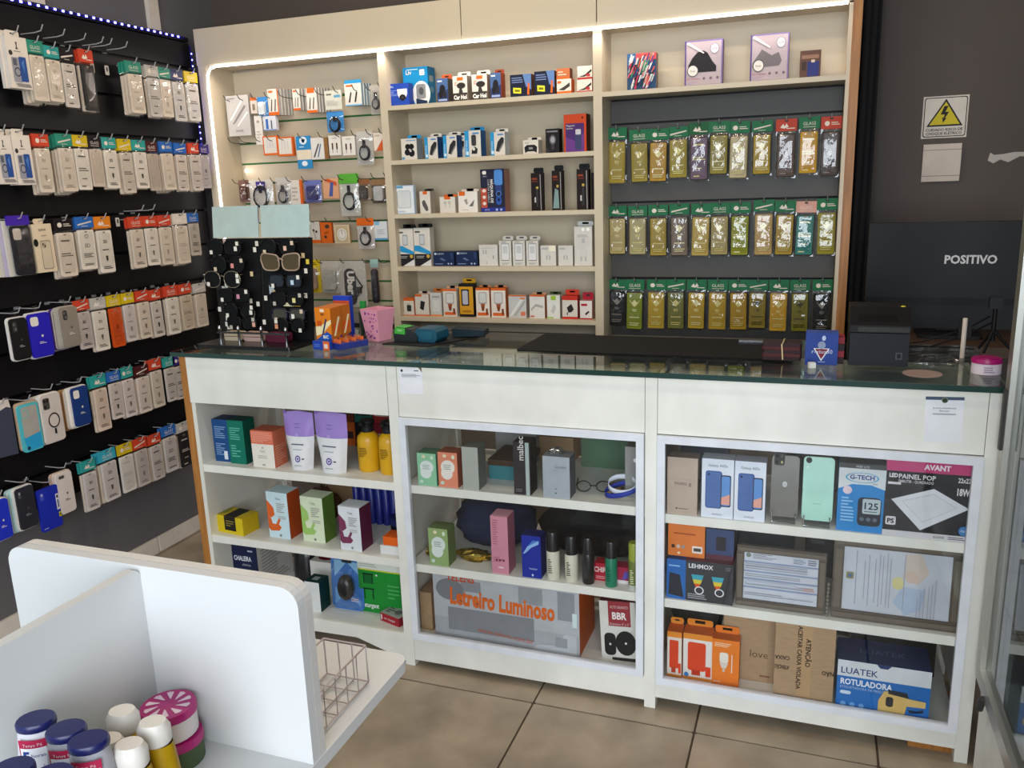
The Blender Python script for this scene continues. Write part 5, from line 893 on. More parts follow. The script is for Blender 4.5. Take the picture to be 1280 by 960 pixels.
crumple('dried_flowers', (.34, .2, .361), .05, .04, .065, '#4a2f1c', 9, 'brown dried flowers standing between the blue and green boxes', 'dried flowers', amp=.45)
# lowest shelf
carton('c3a', 'kettle_box', 'navy kettle box on the lowest shelf of the open bay', '#1b2142', [T_('CHALEIRA', .64, .68, .1, '#dfe2ea', .42, bold=.02), T_('elétrica', .72, .58, .05, '#b9bed0', .2), ('q', [(.08, .9), (.14, .86), (.36, .86), (.4, .9)], '#dfe2ea'), T_('BEST', .22, .82, .07, '#dfe2ea', .3), ('r', .78, .88, .9, .91, '#aab0c4'), ('e', .7, .36, .14, .1, '#c9cdd6'), ('r', .66, .1, .78, .34, '#8f95a4')], .2, side='#c4c1bb', top='#2a3050', prR=[('n', .1, .1, .9, .9, 12, '#9a968f')])
carton('c3c', 'small_box', 'white-fronted dark green box behind the display stand edge', '#d9dbda', (), .06, side='#123a38', top='#123a38', prT=[('r', .3, .3, .7, .7, '#a9b4b0')])
carton((.33, .16, .105, .09, .125), 'small_box', 'white box with dark red oval on top on the lowest shelf', '#d3cfc8', (), .08, prT=[('e', .5, .5, .35, .3, '#7a1f2c')])
carton((.34, .28, .105, .14, .2), 'storage_box', 'orange-brown carton at the back of the lowest shelf', '#9a4a22', (), .08)
o = MB().lathe([(.05, 0), (.055, .02), (.05, .12), (.036, .16), (.01, .17)], mat('#17171a', .25), 18).build('kettle', None, (.232, .23, .105), 0, 'black kettle at the back of the lowest shelf', 'kettle'); MB().tube([(.04, 0, .15), (.075, 0, .14), (.08, 0, .08), (.052, 0, .04)], .006, '#17171a').build('handle', o)
o = MB().lathe([(.016, 0), (.018, .01), (.018, .09), (.008, .12), (.008, .15)], 'clearbox', 12).build('clear_bottle', None, (.412, .2, .105), 0, 'clear empty bottle behind the blue mouse blister', 'bottle')
x, y, z, W, H = T['c3d']
o = MB().prism(rrect(-W/2, 0, W/2, H, .018, 4), .01, .012, '#3e77c0').build('mouse_blister', None, (x, y, z), 0, 'blue blister pack with black mouse on the lowest shelf', 'mouse pack'); o.rotation_euler = (-.06, 0, 0)
MB().prints([('q', [(.1, .6), (.5, .9), (.9, .66), (.9, .9), (.1, .92)], '#8fc0e6'), ('rr', .34, .88, .66, .96, .04, '#23242a'), ('q', [(.1, .1), (.5, .3), (.9, .08), (.9, .2), (.1, .4)], '#6aa4da'), ('n', .6, .16, .9, .24, 2, '#e6c4c4')], W, H, -W/2, 0, .01).build('print', o)
MB().lathe([(.004, 0), (.02, .002), (.029, .012), (.03, .022), (.024, .033), (.012, .038), (.001, .039)], mat('#17181c', .2), 18, sy=1.55).build('mouse', o, (.004, .0105, H*.46)).rotation_euler = (PI/2, 0, 0)
vs, fs = sheet(W*.94, .004, H*.95, .034, 8); MB().add([(a, b+.0095, c) for a, b, c in vs], fs, 'pouch').build('blister', o)
carton('c3e', 'tool_box', 'bright green carton with white top band on the lowest shelf', '#1f8a34', [('r', 0, .82, 1, 1, '#d9dfd6'), ('r', 0, .8, 1, .825, '#c9c93a'), ('n', .05, .86, .5, .97, 3, '#a9b0a8'), ('r', .12, .55, .34, .74, '#14602a'), ('r', .1, .72, .36, .745, '#0f2a18'), ('r', .12, .55, .14, .72, '#0f2a18'), ('r', .32, .55, .34, .72, '#0f2a18'), ('r', .1, .44, .36, .465, '#0f2a18'), ('r', .12, .26, .14, .44, '#0f2a18'), ('r', .32, .26, .34, .44, '#0f2a18'), T_('sturgent', .28, .1, .09, '#e6efe6', .34, bold=.02), ('n', .68, .3, .95, .6, 4, '#4aa85a'), ('e', .44, .73, .02, .02, '#d9e6d9')], .11, side='#186e2a', top='#cfd6cc')
carton('c3f', 'charger_box', 'small grey box with red front lying at the edge of the lowest shelf', '#a02430', [T_('car charger', .5, .35, .3, '#e6d6d4', .6), ('r', .04, .2, .1, .8, '#e6e2de')], .06, side='#8a1f2a', top='#a9aaa4', rz=-.3, h=.03, w=.085, dx=-.008, dy=.032, prT=[('n', .1, .2, .5, .8, 3, '#5a5c58'), ('e', .66, .5, .16, .24, '#6a6c68')])

# ================================================================== glazed middle bay
def bean(key, label, col, side, blob='#dfe6e2'):
    carton(key, 'cosmetic_box', label, col, [('e', .5, .58, .36, .2, blob), ('e', .44, .4, .3, .18, blob), ('n', .28, .5, .7, .66, 3, '#9fb0a8'), ('e', .36, .9, .1, .05, '#e6d9b4'), ('e', .8, .88, .08, .06, '#d9e6c9'), ('e', .2, .12, .1, .05, '#c9e0d2')], .055, side=side)
bean('m1a', 'pale green box with white bean shape on the upper glazed shelf', '#8fc6a0', '#5a8a6c'); bean('m1b', 'coral box with white bean shape on the upper glazed shelf', '#e0896c', '#a2563e', '#ece4dc')
carton('m1c', 'cosmetic_box', 'plain silver-grey box right of the coral one', '#a9aca4', (), .06, side='#6f726c')
carton('m1d', 'perfume_box', 'tall black perfume box with silver stripe on the upper glazed shelf', '#352f34', [('r', .72, 0, .94, 1, '#a9b6b4'), T_('malbec', .62, .66, .12, '#d9d4d0', 3, PI/2, 'l', .01), ('n', .12, .05, .5, .12, 2, '#7a7478')], .06, side='#211d20')
carton('m1e', 'perfume_box', 'silver-grey perfume box with thin lettering on the upper glazed shelf', '#a3aab2', [T_('HOMEM', .66, .72, .055, '#4c535c', .56), T_('natura', .5, .8, .025, '#6a717a', .3), ('r', .42, .66, .58, .668, '#7a818a'), ('n', .44, .2, .54, .24, 1, '#6a717a'), ('e', .48, .12, .03, .02, '#4c535c')], .06, side='#62666c', top='#8a8c8e')
x, y, z, W, H = T['m1e']; crumple('foil_wrap', (x-.008, y+.03, z+H+.0005), .022, .018, .009, mat('#c9c9cc', .2, .9), 12, 'crumpled silver foil on the silver-grey perfume box', 'foil', amp=.35)
carton('m1f', 'perfume_box', 'grey perfume box at the right edge of the upper glazed shelf', '#8f8e8c', [('e', .6, .74, .22, .05, '#f0efec'), ('e', .6, .74, .1, .025, '#5a5a5a'), ('r', .4, .3, .9, .34, '#d6d4d0'), ('n', .3, .15, .9, .2, 1, '#d6d4d0')], .06, side='#6a6a68', w=.06, dx=.005)
carton((1.045, .12, .612, .1, .05), 'cloth_case', 'flat teal case lying behind the tall black box', '#3f7f86', (), .14, top='#4a8f96'); carton((1.06, .1, .663, .12, .018), 'notebook', 'brown notebook lying on the teal case', '#4a382c', (), .15)
carton((1.34, .3, .612, .2, .11), 'storage_box', 'dull green box at the back of the upper glazed shelf', '#5c7a62', (), .06, top='#4a3a2c'); carton((1.02, .3, .612, .14, .13), 'storage_box', 'pale grey and pink carton at the back of the upper glazed shelf', '#9a9a98', [('q', [(.5, .2), (1, .5), (1, .2)], '#c06a80')], .08)
carton((1.14, .33, .612, .13, .17), 'kraft_box', 'brown carton stack at the back behind the black perfume box', 'kraft', [('r', 0, .48, 1, .5, '#5a4632')], .07); carton((1.45, .3, .612, .08, .16), 'storage_box', 'dark navy carton at the back right of the glazed shelf', '#1f2d40', (), .08)
m = MB()
for sx in (-1, 1): m.tube([(.028*sx+.02*math.cos(t), .0, .018+.016*math.sin(t)) for t in [2*PI*i/14 for i in range(14)]], .0018, '#1c2420', 5, True)
m.tube([(-.008, 0, .02), (.008, 0, .02)], .0018, '#1c2420'); m.tube([(.048, 0, .022), (.05, .09, .01)], .0018, '#1c2420'); m.tube([(-.048, 0, .022), (-.05, .09, .01)], .0018, '#1c2420')
m.build('reading_glasses', None, (1.335, .08, .614), .2, 'dark-rimmed glasses lying right of the silver-grey box', 'glasses')
m = MB()
for k, (c, r0, dz) in enumerate((('#d9dce8', .034, .02), ('#2b3c9c', .042, .006))):
    pts = [(r0*math.cos(t)*1.2, r0*math.sin(t)*.7, dz+.016*math.sin(t*1.0+k)) for t in [2*PI*i/20 for i in range(20)]]
    n = len(pts); vs = pts+[(a, b, c_+.014) for a, b, c_ in pts]; m.add(vs, [(i, (i+1) % n, n+(i+1) % n, n+i) for i in range(n)], c, True)
o = m.build('lanyard', None, (1.425, .055, .628), 0, 'coiled blue and white lanyard on the upper glazed shelf', 'lanyard'); o.modifiers.new('thickness', 'SOLIDIFY').thickness = .0015
carton((1.395, .08, .612, .04, .02), 'small_card', 'small brown card beside the lanyard', '#a88a66', [('r', .3, .1, .6, .9, '#3a2a22')], .05)
# lower glazed shelf
bean('m2a', 'sage green box with white bean shape on the lower glazed shelf', '#94ad72', '#6a7c4c')
carton('m2b', 'perfume_box', 'tall pink perfume box on the lower glazed shelf', '#cf8a9c', [('n', .1, .5, .4, .95, 11, '#b0667c'), ('n', .1, .2, .8, .3, 3, '#b0667c'), ('e', .3, .24, .06, .02, '#6a2a40'), ('e', .5, .24, .06, .02, '#6a2a40'), ('e', .7, .24, .06, .02, '#6a2a40'), ('r', .4, .1, .7, .13, '#e6c4cc')], .06, side='#a9657a', top='#e0a2b0')
carton('m2c', 'perfume_box', 'royal blue perfume box with pale swoosh on the lower glazed shelf', '#1c2e98', [('q', [(.05, .55), (.3, .74), (.9, .9), (.9, .82), (.5, .72), (.2, .58)], '#8fb6e6'), ('q', [(.3, .74), (.6, .9), (.9, .9)], '#4a7ac8'), T_('humor', .6, .2, .05, '#c9d4f0', .5), ('e', .55, .07, .05, .03, '#c9d4f0')], .05, side='#141f66')
def spray(key, label, col, cap, capfrac, ptc, foot=None):
    x, y, z, W, H = T[key]; r = W/2
    o = MB().lathe([(r*.9, 0), (r, .004), (r, H*(1-capfrac)-.004), (r*.92, H*(1-capfrac))], col, 18).build('spray_bottle', None, (x, y+r, z), 0, label, 'bottle', 'spray bottles on the lower glazed shelf')
    MB().lathe([(r*.97, H*(1-capfrac)), (r*.98, H-.006), (r*.86, H)], cap, 18).build('cap', o)
    MB().prints([('n', .1, .1, .8, .9, 7, ptc)], r*.9, H*.4, -r*.6, H*.1, -r*1.004).build('print', o)
    if foot: MB().lathe([(r*.93, -.0), (r*1.02, .004), (r*1.02, .016)], foot, 18).build('clear_foot', o)
wb = mat('#d6d0be', .4); bk = mat('#16151a', .3)
spray('m2d', 'cream bottle with black cap, left of two on the lower glazed shelf', wb, bk, .4, '#4a463c'); spray('m2e', 'cream bottle with black cap, right of two on the lower glazed shelf', wb, bk, .4, '#4a463c')
spray('m2f', 'all-black spray bottle on the lower glazed shelf', bk, bk, .35, '#4a4a4e'); spray('m2g', 'emerald green bottle with black cap on the lower glazed shelf', mat('#0f7a5c', .3), bk, .36, '#0a4a3a'); spray('m2h', 'olive green bottle with clear foot at the right edge', mat('#6a7434', .3), mat('#8f9a34', .3), .38, '#d9dcb4', '#b9bdb4')
carton((1.365, .05, .353, .045, .055), 'sweets_box', 'red printed box between black and green bottles', '#b01f34', [T_('CHIR', .4, .5, .3, '#ecdcd8', .8, bold=.02), ('n', .1, .1, .9, .3, 2, '#e6a0a0')], .04); carton((1.425, .05, .353, .06, .05), 'sweets_box', 'red and violet box between green and olive bottles', '#a02444', [('q', [(.5, .2), (.9, .4), (.8, .8), (.6, .7)], '#5a4aa0'), ('r', .0, .0, 1, .2, '#dcd4d8')], .04)
crumple('folded_jacket', (.96, .25, .354), .13, .1, .075, 'navyfabric', 21, 'dark navy folded garment at the back of the lower glazed shelf', 'clothing', amp=.15)
crumple('shoulder_bag', (1.3, .26, .354), .19, .09, .075, 'fabric', 22, 'black soft bag lying behind the spray bottles', 'bag', amp=.06)
for i, (xx, ww, ll) in enumerate(((.81, .03, 'left of the sage green box'), (.945, .055, 'right of the sage green box'))): crumple('gold_foil', (xx, .09, .354), ww, .03, .014, 'foil', 30+i, 'crumpled gold foil '+ll, 'foil', amp=.3)
carton((.955, .34, .475, .07, .06), 'small_box', 'small yellow-green box high at the back of lower shelf', '#8a8a4a', [('e', .5, .5, .2, .2, '#5a5a34')], .05, dz=-.05); carton((.955, .34, .353, .1, .07), 'storage_box', 'grey carton under the yellow-green box', '#77756e', (), .05)
# bottom of the middle bay
x, y, z, W, H = T['m3a']
o = carton((x, y, z, W, H*.93), 'light_sign_box', 'large grey illuminated-sign carton with orange lettering and edge', '#a7a9ae', [('r', .0, .3, 1, 1, '#b4b6bb'), ('r', .1, .12, .7, .46, '#85878d'), ('r', .2, .72, .34, .88, '#8a8c92'), ('e', .12, .72, .1, .16, '#77797f'), ('r', .6, .66, .76, .9, '#94969b'), ('q', [(.68, .0), (.98, .0), (.98, .3), (.9, .3), (.86, .12), (.72, .1)], '#bcbec2'), ('r', .84, .1, .92, .24, '#94969b'), ('r', .86, .5, .97, .9, '#8d9097'), ('r', .955, .42, .985, .62, '#cfe0e2'),
  T_('Letreiro Luminoso', .48, .5, .25, '#d9641c', .72, -.03, 'c', .035), T_('TELENS', .1, .86, .1, '#c0522a', .2, 0, 'l', .03), T_('www.telens.com.br', .5, .12, .075, '#c4684c', .42, -.08)], .18, side='#c9591c', top='#9a9ca2')
x, y, z, W, H = T['m3b']
o = carton((x-.002, y+.02, z, .108, H), 'disc_box', 'white box with two black cutting discs leaning in the bottom right', '#d9d6ce', [('r', .24, .58, .86, 1, '#96313a'), T_('BBR', .55, .7, .12, '#efe6e2', .4, bold=.03), T_('ALTO GRANITO', .55, .88, .05, '#e0c4c0', .5), T_('Diamante 4" e 5"', .55, .6, .04, '#e0c4c0', .55), ('rr', .1, .08, .42, .46, .12, '#1d1c1e'), ('e', .7, .3, .29, .21, '#1d1c1e'), ('e', .26, .27, .03, .02, '#d9d6ce'), ('e', .7, .3, .03, .02, '#d9d6ce'), ('r', .3, -.0, 1, .05, '#1d1c1e')], .05, side='#3a2426', top='#6a2228')
o.rotation_euler = (-.1, -.07, 0)
carton('m3c', 'kraft_box', 'narrow brown carton left of the illuminated-sign carton', 'kraft', (), .12, side='kraft'); carton((1.40, .22, .105, .12, .16), 'storage_box', 'dark maroon carton behind the disc box', '#4a2226', (), .12)

# ================================================================== glazed right bay
carton('g1a', 'phone_box', 'beige phone box reading moto g at the left of the right bay', '#b9a596', [T_('moto g', .52, .52, .07, '#4a4440', .8), ('e', .32, .1, .03, .015, '#4a4440'), ('r', .38, .09, .7, .105, '#7a706a'), ('r', 0, .62, 1, .625, '#a69282')], .05, side='#8a7a70')
gal = [T_('Galaxy A05s', .5, .87, .045, '#3a3c48', .6), ('rr', .12, .16, .64, .8, .08, '#3a5a96'), ('rr', .15, .18, .6, .78, .07, '#4b6ba8'), ('e', .22, .74, .04, .022, '#22355e'), ('rr', .6, .2, .92, .74, .05, '#22283a'), ('rr', .63, .22, .89, .72, .04, '#5b8fd0'), ('q', [(.63, .24), (.89, .24), (.89, .42), (.63, .36)], '#e0a090'), T_('SAMSUNG', .5, .05, .025, '#55576a', .4)]
carton('g1b', 'phone_box', 'white phone box with two blue phones, left of the pair', '#dde2ee', gal, .05, side='#b4b9c6', group='white phone boxes'); carton('g1c', 'phone_box', 'white phone box with two blue phones, right of the pair', '#dde2ee', gal, .05, side='#b4b9c6', group='white phone boxes')
def phone(key, col, label, mint):
    x, y, z, W, H = T[key]
    o = MB().prism(rrect(-W/2, .012, W/2, H, .010, 5), 0, .0085, mat(col, .22)).build('smartphone', None, (x, y+.012, z), 0, label, 'phone'); o.rotation_euler = (-.12, 0, 0)
    m = MB()
    if mint: m.prints([('e', .17, .88, .1, .045, '#26302e'), ('e', .17, .88, .05, .022, '#0c0e0e'), ('e', .14, .78, .03, .015, '#e6f2ec'), ('n', .35, .24, .65, .26, 1, '#8ab8a8')], W, H, -W/2, .012, 0)
    else: m.prints([('rr', .08, .78, .46, .97, .08, '#2f3030'), ('e', .18, .92, .06, .03, '#0c0c0e'), ('e', .18, .83, .06, .03, '#0c0c0e'), ('e', .36, .92, .05, .024, '#4a4a3a'), ('e', .36, .83, .04, .02, '#b0a870'), ('e', .5, .5, .09, .045, '#cfd0d0'), T_('m', .5, .485, .03, '#5a5c5c', .1)], W, H, -W/2, .012, 0)
    m.build('camera_and_logo', o)
    s = MB().tube([(-W*.42, -.012, .03), (-W*.42, -.016, .004), (W*.42, -.016, .004), (W*.42, -.012, .03)], .0022, 'chrome', 6).box(-W*.44, W*.44, -.018, .045, 0, .004, 'clearbox').build('phone_stand', None, (x, y+.008, z+.0005), 0, 'small clear stand under the '+('mint' if mint else 'grey')+' phone', 'stand')
phone('g1d', '#6a665e', 'dark grey smartphone standing in the right bay', False); phone('g1e', '#a9dccb', 'mint green smartphone standing in the right bay', True)
carton('g1f', 'glucose_meter_box', 'blue and white glucose meter box reading G-TECH', '#1f84cc', [('q', [(0, .62), (.3, .7), (.7, .7), (1, .64), (1, .93), (0, .93)], '#d3d9dc'), ('r', 0, .93, 1, 1, '#4a4c4e'), T_('FREE LITE', .5, .945, .03, '#c9d0d2', .5), ('ring', .5, .8, .36, .075, .1, '#4aa0cc'), T_('G-TECH', .5, .775, .065, '#1c3c8a', .62, bold=.03), T_('Lite', .78, .71, .03, '#1c5a9c', .2), ('e', .2, .61, .1, .06, '#e2ccd8'), ('n', .08, .14, .36, .52, 8, '#8cc4ea'), ('rr', .44, .1, .94, .52, .1, '#1c2430'), ('rr', .54, .28, .92, .5, .04, '#b9c6cc'), T_('125', .73, .35, .1, '#1c2430', .34, bold=.02), ('n', .58, .3, .88, .33, 1, '#5a666c'), ('e', .54, .2, .05, .03, '#5a6472'), ('e', .68, .2, .05, .03, '#5a6472'), ('e', .82, .2, .05, .03, '#5a6472')], .07, side='#1a6aa6', top='#3a3c40')
carton('g1g', 'light_panel_box', 'black and pink panel light box reading AVANT', '#1f1d21', [('r', 0, .83, 1, .98, '#c73c78'), T_('AVANT', .58, .87, .065, '#f0e6ec', .3, bold=.04), T_('LED', .09, .75, .05, '#e6e2e6', .1, bold=.04), T_('PAINEL POP', .15, .74, .06, '#e2e0e4', .42, 0, 'l', .02), T_('EMBUTIR - QUADRADO', .15, .69, .035, '#cfccd2', .4, 0, 'l', .02), ('r', .03, .66, .18, .69, '#d9d6da'), T_('22x22', .96, .74, .06, '#e2e0e4', .14, 0, 'r', .02), T_('18W', .96, .58, .09, '#e2e0e4', .14, 0, 'r', .03), ('q', [(.08, .47), (.56, .64), (.97, .42), (.44, .1)], '#d9dbe2'), ('q', [(.2, .46), (.56, .58), (.84, .42), (.46, .2)], '#c3c5cc'), ('q', [(.22, .455), (.56, .565), (.82, .42), (.46, .215)], '#d6d8df'), ('rr', .03, .14, .15, .25, .02, '#d6d4d8'), T_('PS', .09, .165, .06, '#1f1d21', .1, bold=.04), ('e', .93, .14, .06, .06, '#3a7ab8'), T_('FSC', .93, .125, .03, '#d9e2ea', .1), ('r', 0, 0, 1, .075, '#cfcdd2'), T_('6500K', .66, .02, .035, '#2a282c', .2), ('n', .76, .015, .97, .06, 2, '#55535a')], .05, side='#151417')
# middle shelf of the right bay
carton('g2c', 'set_top_box', 'blue box with dark device picture at the left of the middle shelf', '#2565b0', [('q', [(.1, .1), (.9, .05), (.7, .62), (.15, .66)], '#262a34'), ('n', .1, .8, .7, .88, 1, '#8ab8e6')], .1, side='#1c4a86', top='#17407a')
carton('g2d', 'lamp_box', 'black box with two rainbow lamps reading LEHMOX', '#35363a', [T_('LEHMOX', .06, .82, .11, '#e6e6ea', .52, 0, 'l', .02)]+[p for u in (.25, .68) for p in (('q', [(u-.13, .66), (u+.13, .66), (u+.1, .54), (u-.1, .54)], '#3aa0b4'), ('q', [(u-.1, .54), (u+.1, .54), (u+.07, .44), (u-.07, .44)], '#d6c43a'), ('q', [(u-.07, .44), (u+.07, .44), (u+.02, .34), (u-.02, .34)], '#d9562a'), ('ring', u+.04, .28, .1, .1, .25, '#dfe0e4'))]+[('n', .05, .06, .5, .2, 3, '#a8a8ae'), ('n', .84, .84, .97, .94, 3, '#77777d')], .1, side='#222327', top='#5a2430')
x2, y2, z2, W2, H2 = T['g2d']; x1 = T['g2c']
carton((1.61, .03, z2+H2+.001, .1, .095), 'watch_box', 'orange smartwatch box lying on the blue one', '#dd7a34', [('n', .15, .66, .75, .76, 1, '#a84e1a'), ('e', .14, .3, .05, .06, '#4a2a1c'), ('e', .28, .3, .05, .06, '#c9b4a8'), ('e', .42, .3, .05, .06, '#9a8a86'), ('rr', .66, .14, .94, .36, .03, '#e6dcd6'), ('r', .7, .2, .9, .3, '#4a4440'), ('e', .3, .1, .04, .04, '#f2d6b4')], .08, side='#b0602a', top='#c06a2c')
carton((1.70, .035, z2+H2+.001, .074, .088), 'watch_box', 'dark blue box beside the orange one', '#34456e', [('rr', .36, .3, .72, .76, .06, '#221f28'), ('r', 0, 0, 1, .16, '#5a2c3c')], .08, side='#3a2230')
carton((1.79, .3, .348, .2, .21), 'storage_box', 'dark slate carton at the back behind the left certificate', '#2d333c', (), .08); carton((1.99, .26, .348, .14, .19), 'electronics_box', 'black electronics carton behind the two certificates', '#16191c', [('n', .1, .5, .4, .9, 3, '#3a4044')], .1)
def certificate(key, label, border, pr, tilt):
    x, y, z, W, H = T[key]; o = empty('framed_certificate', (x, y+.012, z), 0, label, 'certificate'); o.rotation_euler = (tilt, 0, 0); b = border
    c = '#5a5046'
    for nm, q in (('frame_rail', (-W/2, W/2, 0, b)), ('frame_rail', (-W/2, W/2, H-b, H)), ('frame_stile', (-W/2, -W/2+b, b, H-b)), ('frame_stile', (W/2-b, W/2, b, H-b))):
        m = MB(); x0, x1_, z0, z1 = q; m.box(x0, x1_, 0, .014, z0, z1, c)
        i = b*.28; m.box(x0+i*.6, x1_-i*.6, -.004, 0, z0+i*.9, z1-i*.9, '#6b6154'); m.build(nm, o)
    MB().box(-W/2+b, W/2-b, .006, .012, b, H-b, '#d5d8e4').build('paper', o)
    MB().prints(pr, W-2*b, H-2*b, -W/2+b, b, .006).build('print', o)
    MB().box(-W/2+b, W/2-b, .003, .004, b, H-b, 'glass').build('pane', o)
lines = [('e', .06, .93, .035, .05, '#7a8a80'), ('n', .12, .86, .45, .98, 4, '#7f8494'), ('fr', .004, '#a9afc0')]
for v in (.78, .58, .42, .24): lines.append(('r', 0, v, 1, v+.035, '#8f9cc0'))
for v in (.64, .48, .3, .08, .7): lines.append(('n', .02, v, .95, v+.08, 2, '#9a9fae'))
lines += [('r', .66, .84, .84, .96, '#c2c8d6'), ('n', .67, .85, .83, .95, 3, '#6a7082'), ('n', .86, .84, .99, .97, 3, '#6a7082'), ('r', .04, .34, .72, .4, '#b9bfd0'), ('n', .8, .3, .98, .38, 2, '#c98a8a')]
certificate('g2e', 'landscape framed certificate with blue ruled lines on the middle shelf', .019, lines, -.05)
rp = [('q', [(.58, .96), (.72, .98), (.8, .7), (.7, .5), (.56, .6)], '#e0cfc4'), ('q', [(.56, .45), (.78, .44), (.74, .12), (.6, .02), (.48, .2)], '#b9cbe6'), ('e', .52, .5, .055, .1, '#e6dd9a'), ('e', .64, .62, .06, .1, '#e0c4b4')]
for u, v0, v1 in ((.12, .1, .95), (.2, .2, .8), (.24, .1, .9), (.3, .16, .84), (.34, .1, .92), (.37, .14, .9), (.41, .1, .95), (.44, .1, .88), (.57, .1, .96), (.7, .02, .3), (.73, .02, .4), (.76, .02, .48), (.8, .02, .5), (.83, .02, .55), (.86, .02, .62)):
    rp.append(('r', u, v0, u+.008, v1, '#a4a9b8'))
rp += [('rr', .03, .5, .1, .6, .012, '#8a8458'), ('e', .065, .55, .02, .03, '#4a6a9a'), ('q', [(.0, .0), (.0, .0), (.0, .0)], '#d5d8e4')]
certificate('g2f', 'larger framed certificate with sideways text and faint map', .025, rp[:-1], -.05)
m = MB()
for k in range(9): m.lathe([(.002, k*.011), (.0045, k*.011+.004), (.002, k*.011+.009)], '#7d7468', 8)
o = m.build('bead_chain', None, (1.981, .02, .349), 0, 'ornate metal chain standing between the two framed certificates', 'chain')
# bottom shelf of the right bay
usb = [('r', 0, .88, 1, 1, '#e08a2a'), ('rr', .16, .2, .78, .82, .08, '#d8431e'), ('r', .3, .1, .6, .22, '#b8361a'), ('rr', .78, .1, .96, .32, .03, '#d8431e'), ('r', 0, 0, 1, .06, '#e08a2a')]
carton('g3a', 'charger_box', 'narrow orange charger box at the far left of the bottom shelf', '#e2d8cc', usb, .05, side='#d9651f', tab=(.02, '#e08a2a')); carton('g3b', 'charger_box', 'white and orange box with red charger on the bottom shelf', '#e2ddd8', usb+[('e', .12, .1, .08, .05, '#2f7abf')], .05, side='#d9651f', tab=(.02, '#e08a2a'))
carton('g3c', 'charger_box', 'all-orange box with white charger on the bottom shelf', '#e57a1e', [('rr', .28, .5, .6, .72, .08, '#ece4da'), ('q', [(.28, .5), (.6, .5), (.52, .38), (.36, .38)], '#d9cfc4'), ('r', .4, .3, .48, .4, '#c9bfb4'), ('r', .72, .3, .75, .7, '#ece4da'), ('n', .08, .84, .7, .94, 3, '#f2cfa8'), T_('inova', .2, .06, .05, '#f2e2d2', .3)], .04, side='#c4621a', tab=(.022, '#e57a1e'))
carton('g3d', 'kraft_box', 'brown carton with script lettering behind the orange boxes', 'kraft', [T_('love', .68, .34, .1, '#5a4632', .5), ('n', .7, .06, .95, .12, 1, '#8a5a4a')], .16, side='kraft', dy=.045, dx=.008)
carton('g3e', 'kraft_box', 'light brown carton with sideways warning print', 'kraft', [('r', .38, 0, .62, 1, '#b3916a'), T_('ATENÇÃO', .52, .82, .055, '#33281c', 3, -PI/2, 'l', .03), T_('ACEITAR CAIXA VIOLADA', .38, .97, .05, '#33281c', 3, -PI/2, 'l', .03), T_('CAIXA', .13, .56, .05, '#33281c', .25, PI, 'c', .03), T_('ATENÇÃO', .13, .44, .05, '#33281c', .25, PI, 'c', .03), T_('NÃO', .9, .44, .05, '#33281c', .2, PI, 'c', .03)], .2, side='kraft')
carton('g3f', 'label_maker_box', 'blue label gun carton reading LUATEK ROTULADORA', '#1c6ab8', [('r', 0, .68, 1, 1, '#d3d8de'), ('q', [(.42, 1), (.58, 1), (.54, .93), (.46, .93)], '#1d3468'), T_('LUATEK', .04, .74, .13, '#2a3c74', .4, 0, 'l', .01), T_('ROTULADORA', .04, .52, .12, '#e6ecf4', .56, 0, 'l', .03), T_('ETIQUETADORA DE PREÇOS', .04, .44, .05, '#a9c8e6', .5, 0, 'l'), ('rr', .04, .32, .16, .39, .02, '#c9dcee'), ('e', .08, .12, .03, .05, '#6aa4da'), ('e', .18, .12, .03, .05, '#6aa4da'), ('e', .28, .12, .03, .05, '#6aa4da'), ('q', [(.46, .04), (.74, .02), (.78, .4), (.7, .52), (.52, .5), (.46, .3)], '#d6b46a'), ('q', [(.56, .54), (.76, .52), (.78, .42), (.56, .46)], '#22242c'), ('rr', .54, .2, .62, .4, .03, '#2a2a30'), ('q', [(.74, .26), (.96, .28), (.96, .4), (.76, .42)], '#dcb870'), ('q', [(.78, .2), (.94, .18), (.94, .24), (.8, .14)], '#2a2c34')], .12, side='#155493', top='#1d2f5e', prT=[T_('LUATEK', .5, .4, .22, '#4a5e94', .5)])
crumple('packing_bag', (1.62, .22, .091), .075, .07, .12, 'fabric', 41, 'black plastic-wrapped bundle at the back left of the bottom shelf', 'bundle', amp=.1); carton((2.17, .24, .09, .22, .2), 'storage_box', 'black carton at the back behind the label gun box', '#15191a', (), .12)
carton((1.62, .3, .6, .14, .17), 'storage_box', 'blue-grey carton at the back behind the phone boxes', '#3f5a72', (), .08); carton((1.93, .3, .6, .2, .19), 'storage_box', 'dark carton at the back behind the phones', '#22262c', (), .08); carton((2.13, .2, .6, .2, .2), 'kraft_box', 'brown carton with a dark curve at the back behind the blue box', 'kraft', [('ring', .5, .8, .3, .4, .08, '#2a211a')], .12)

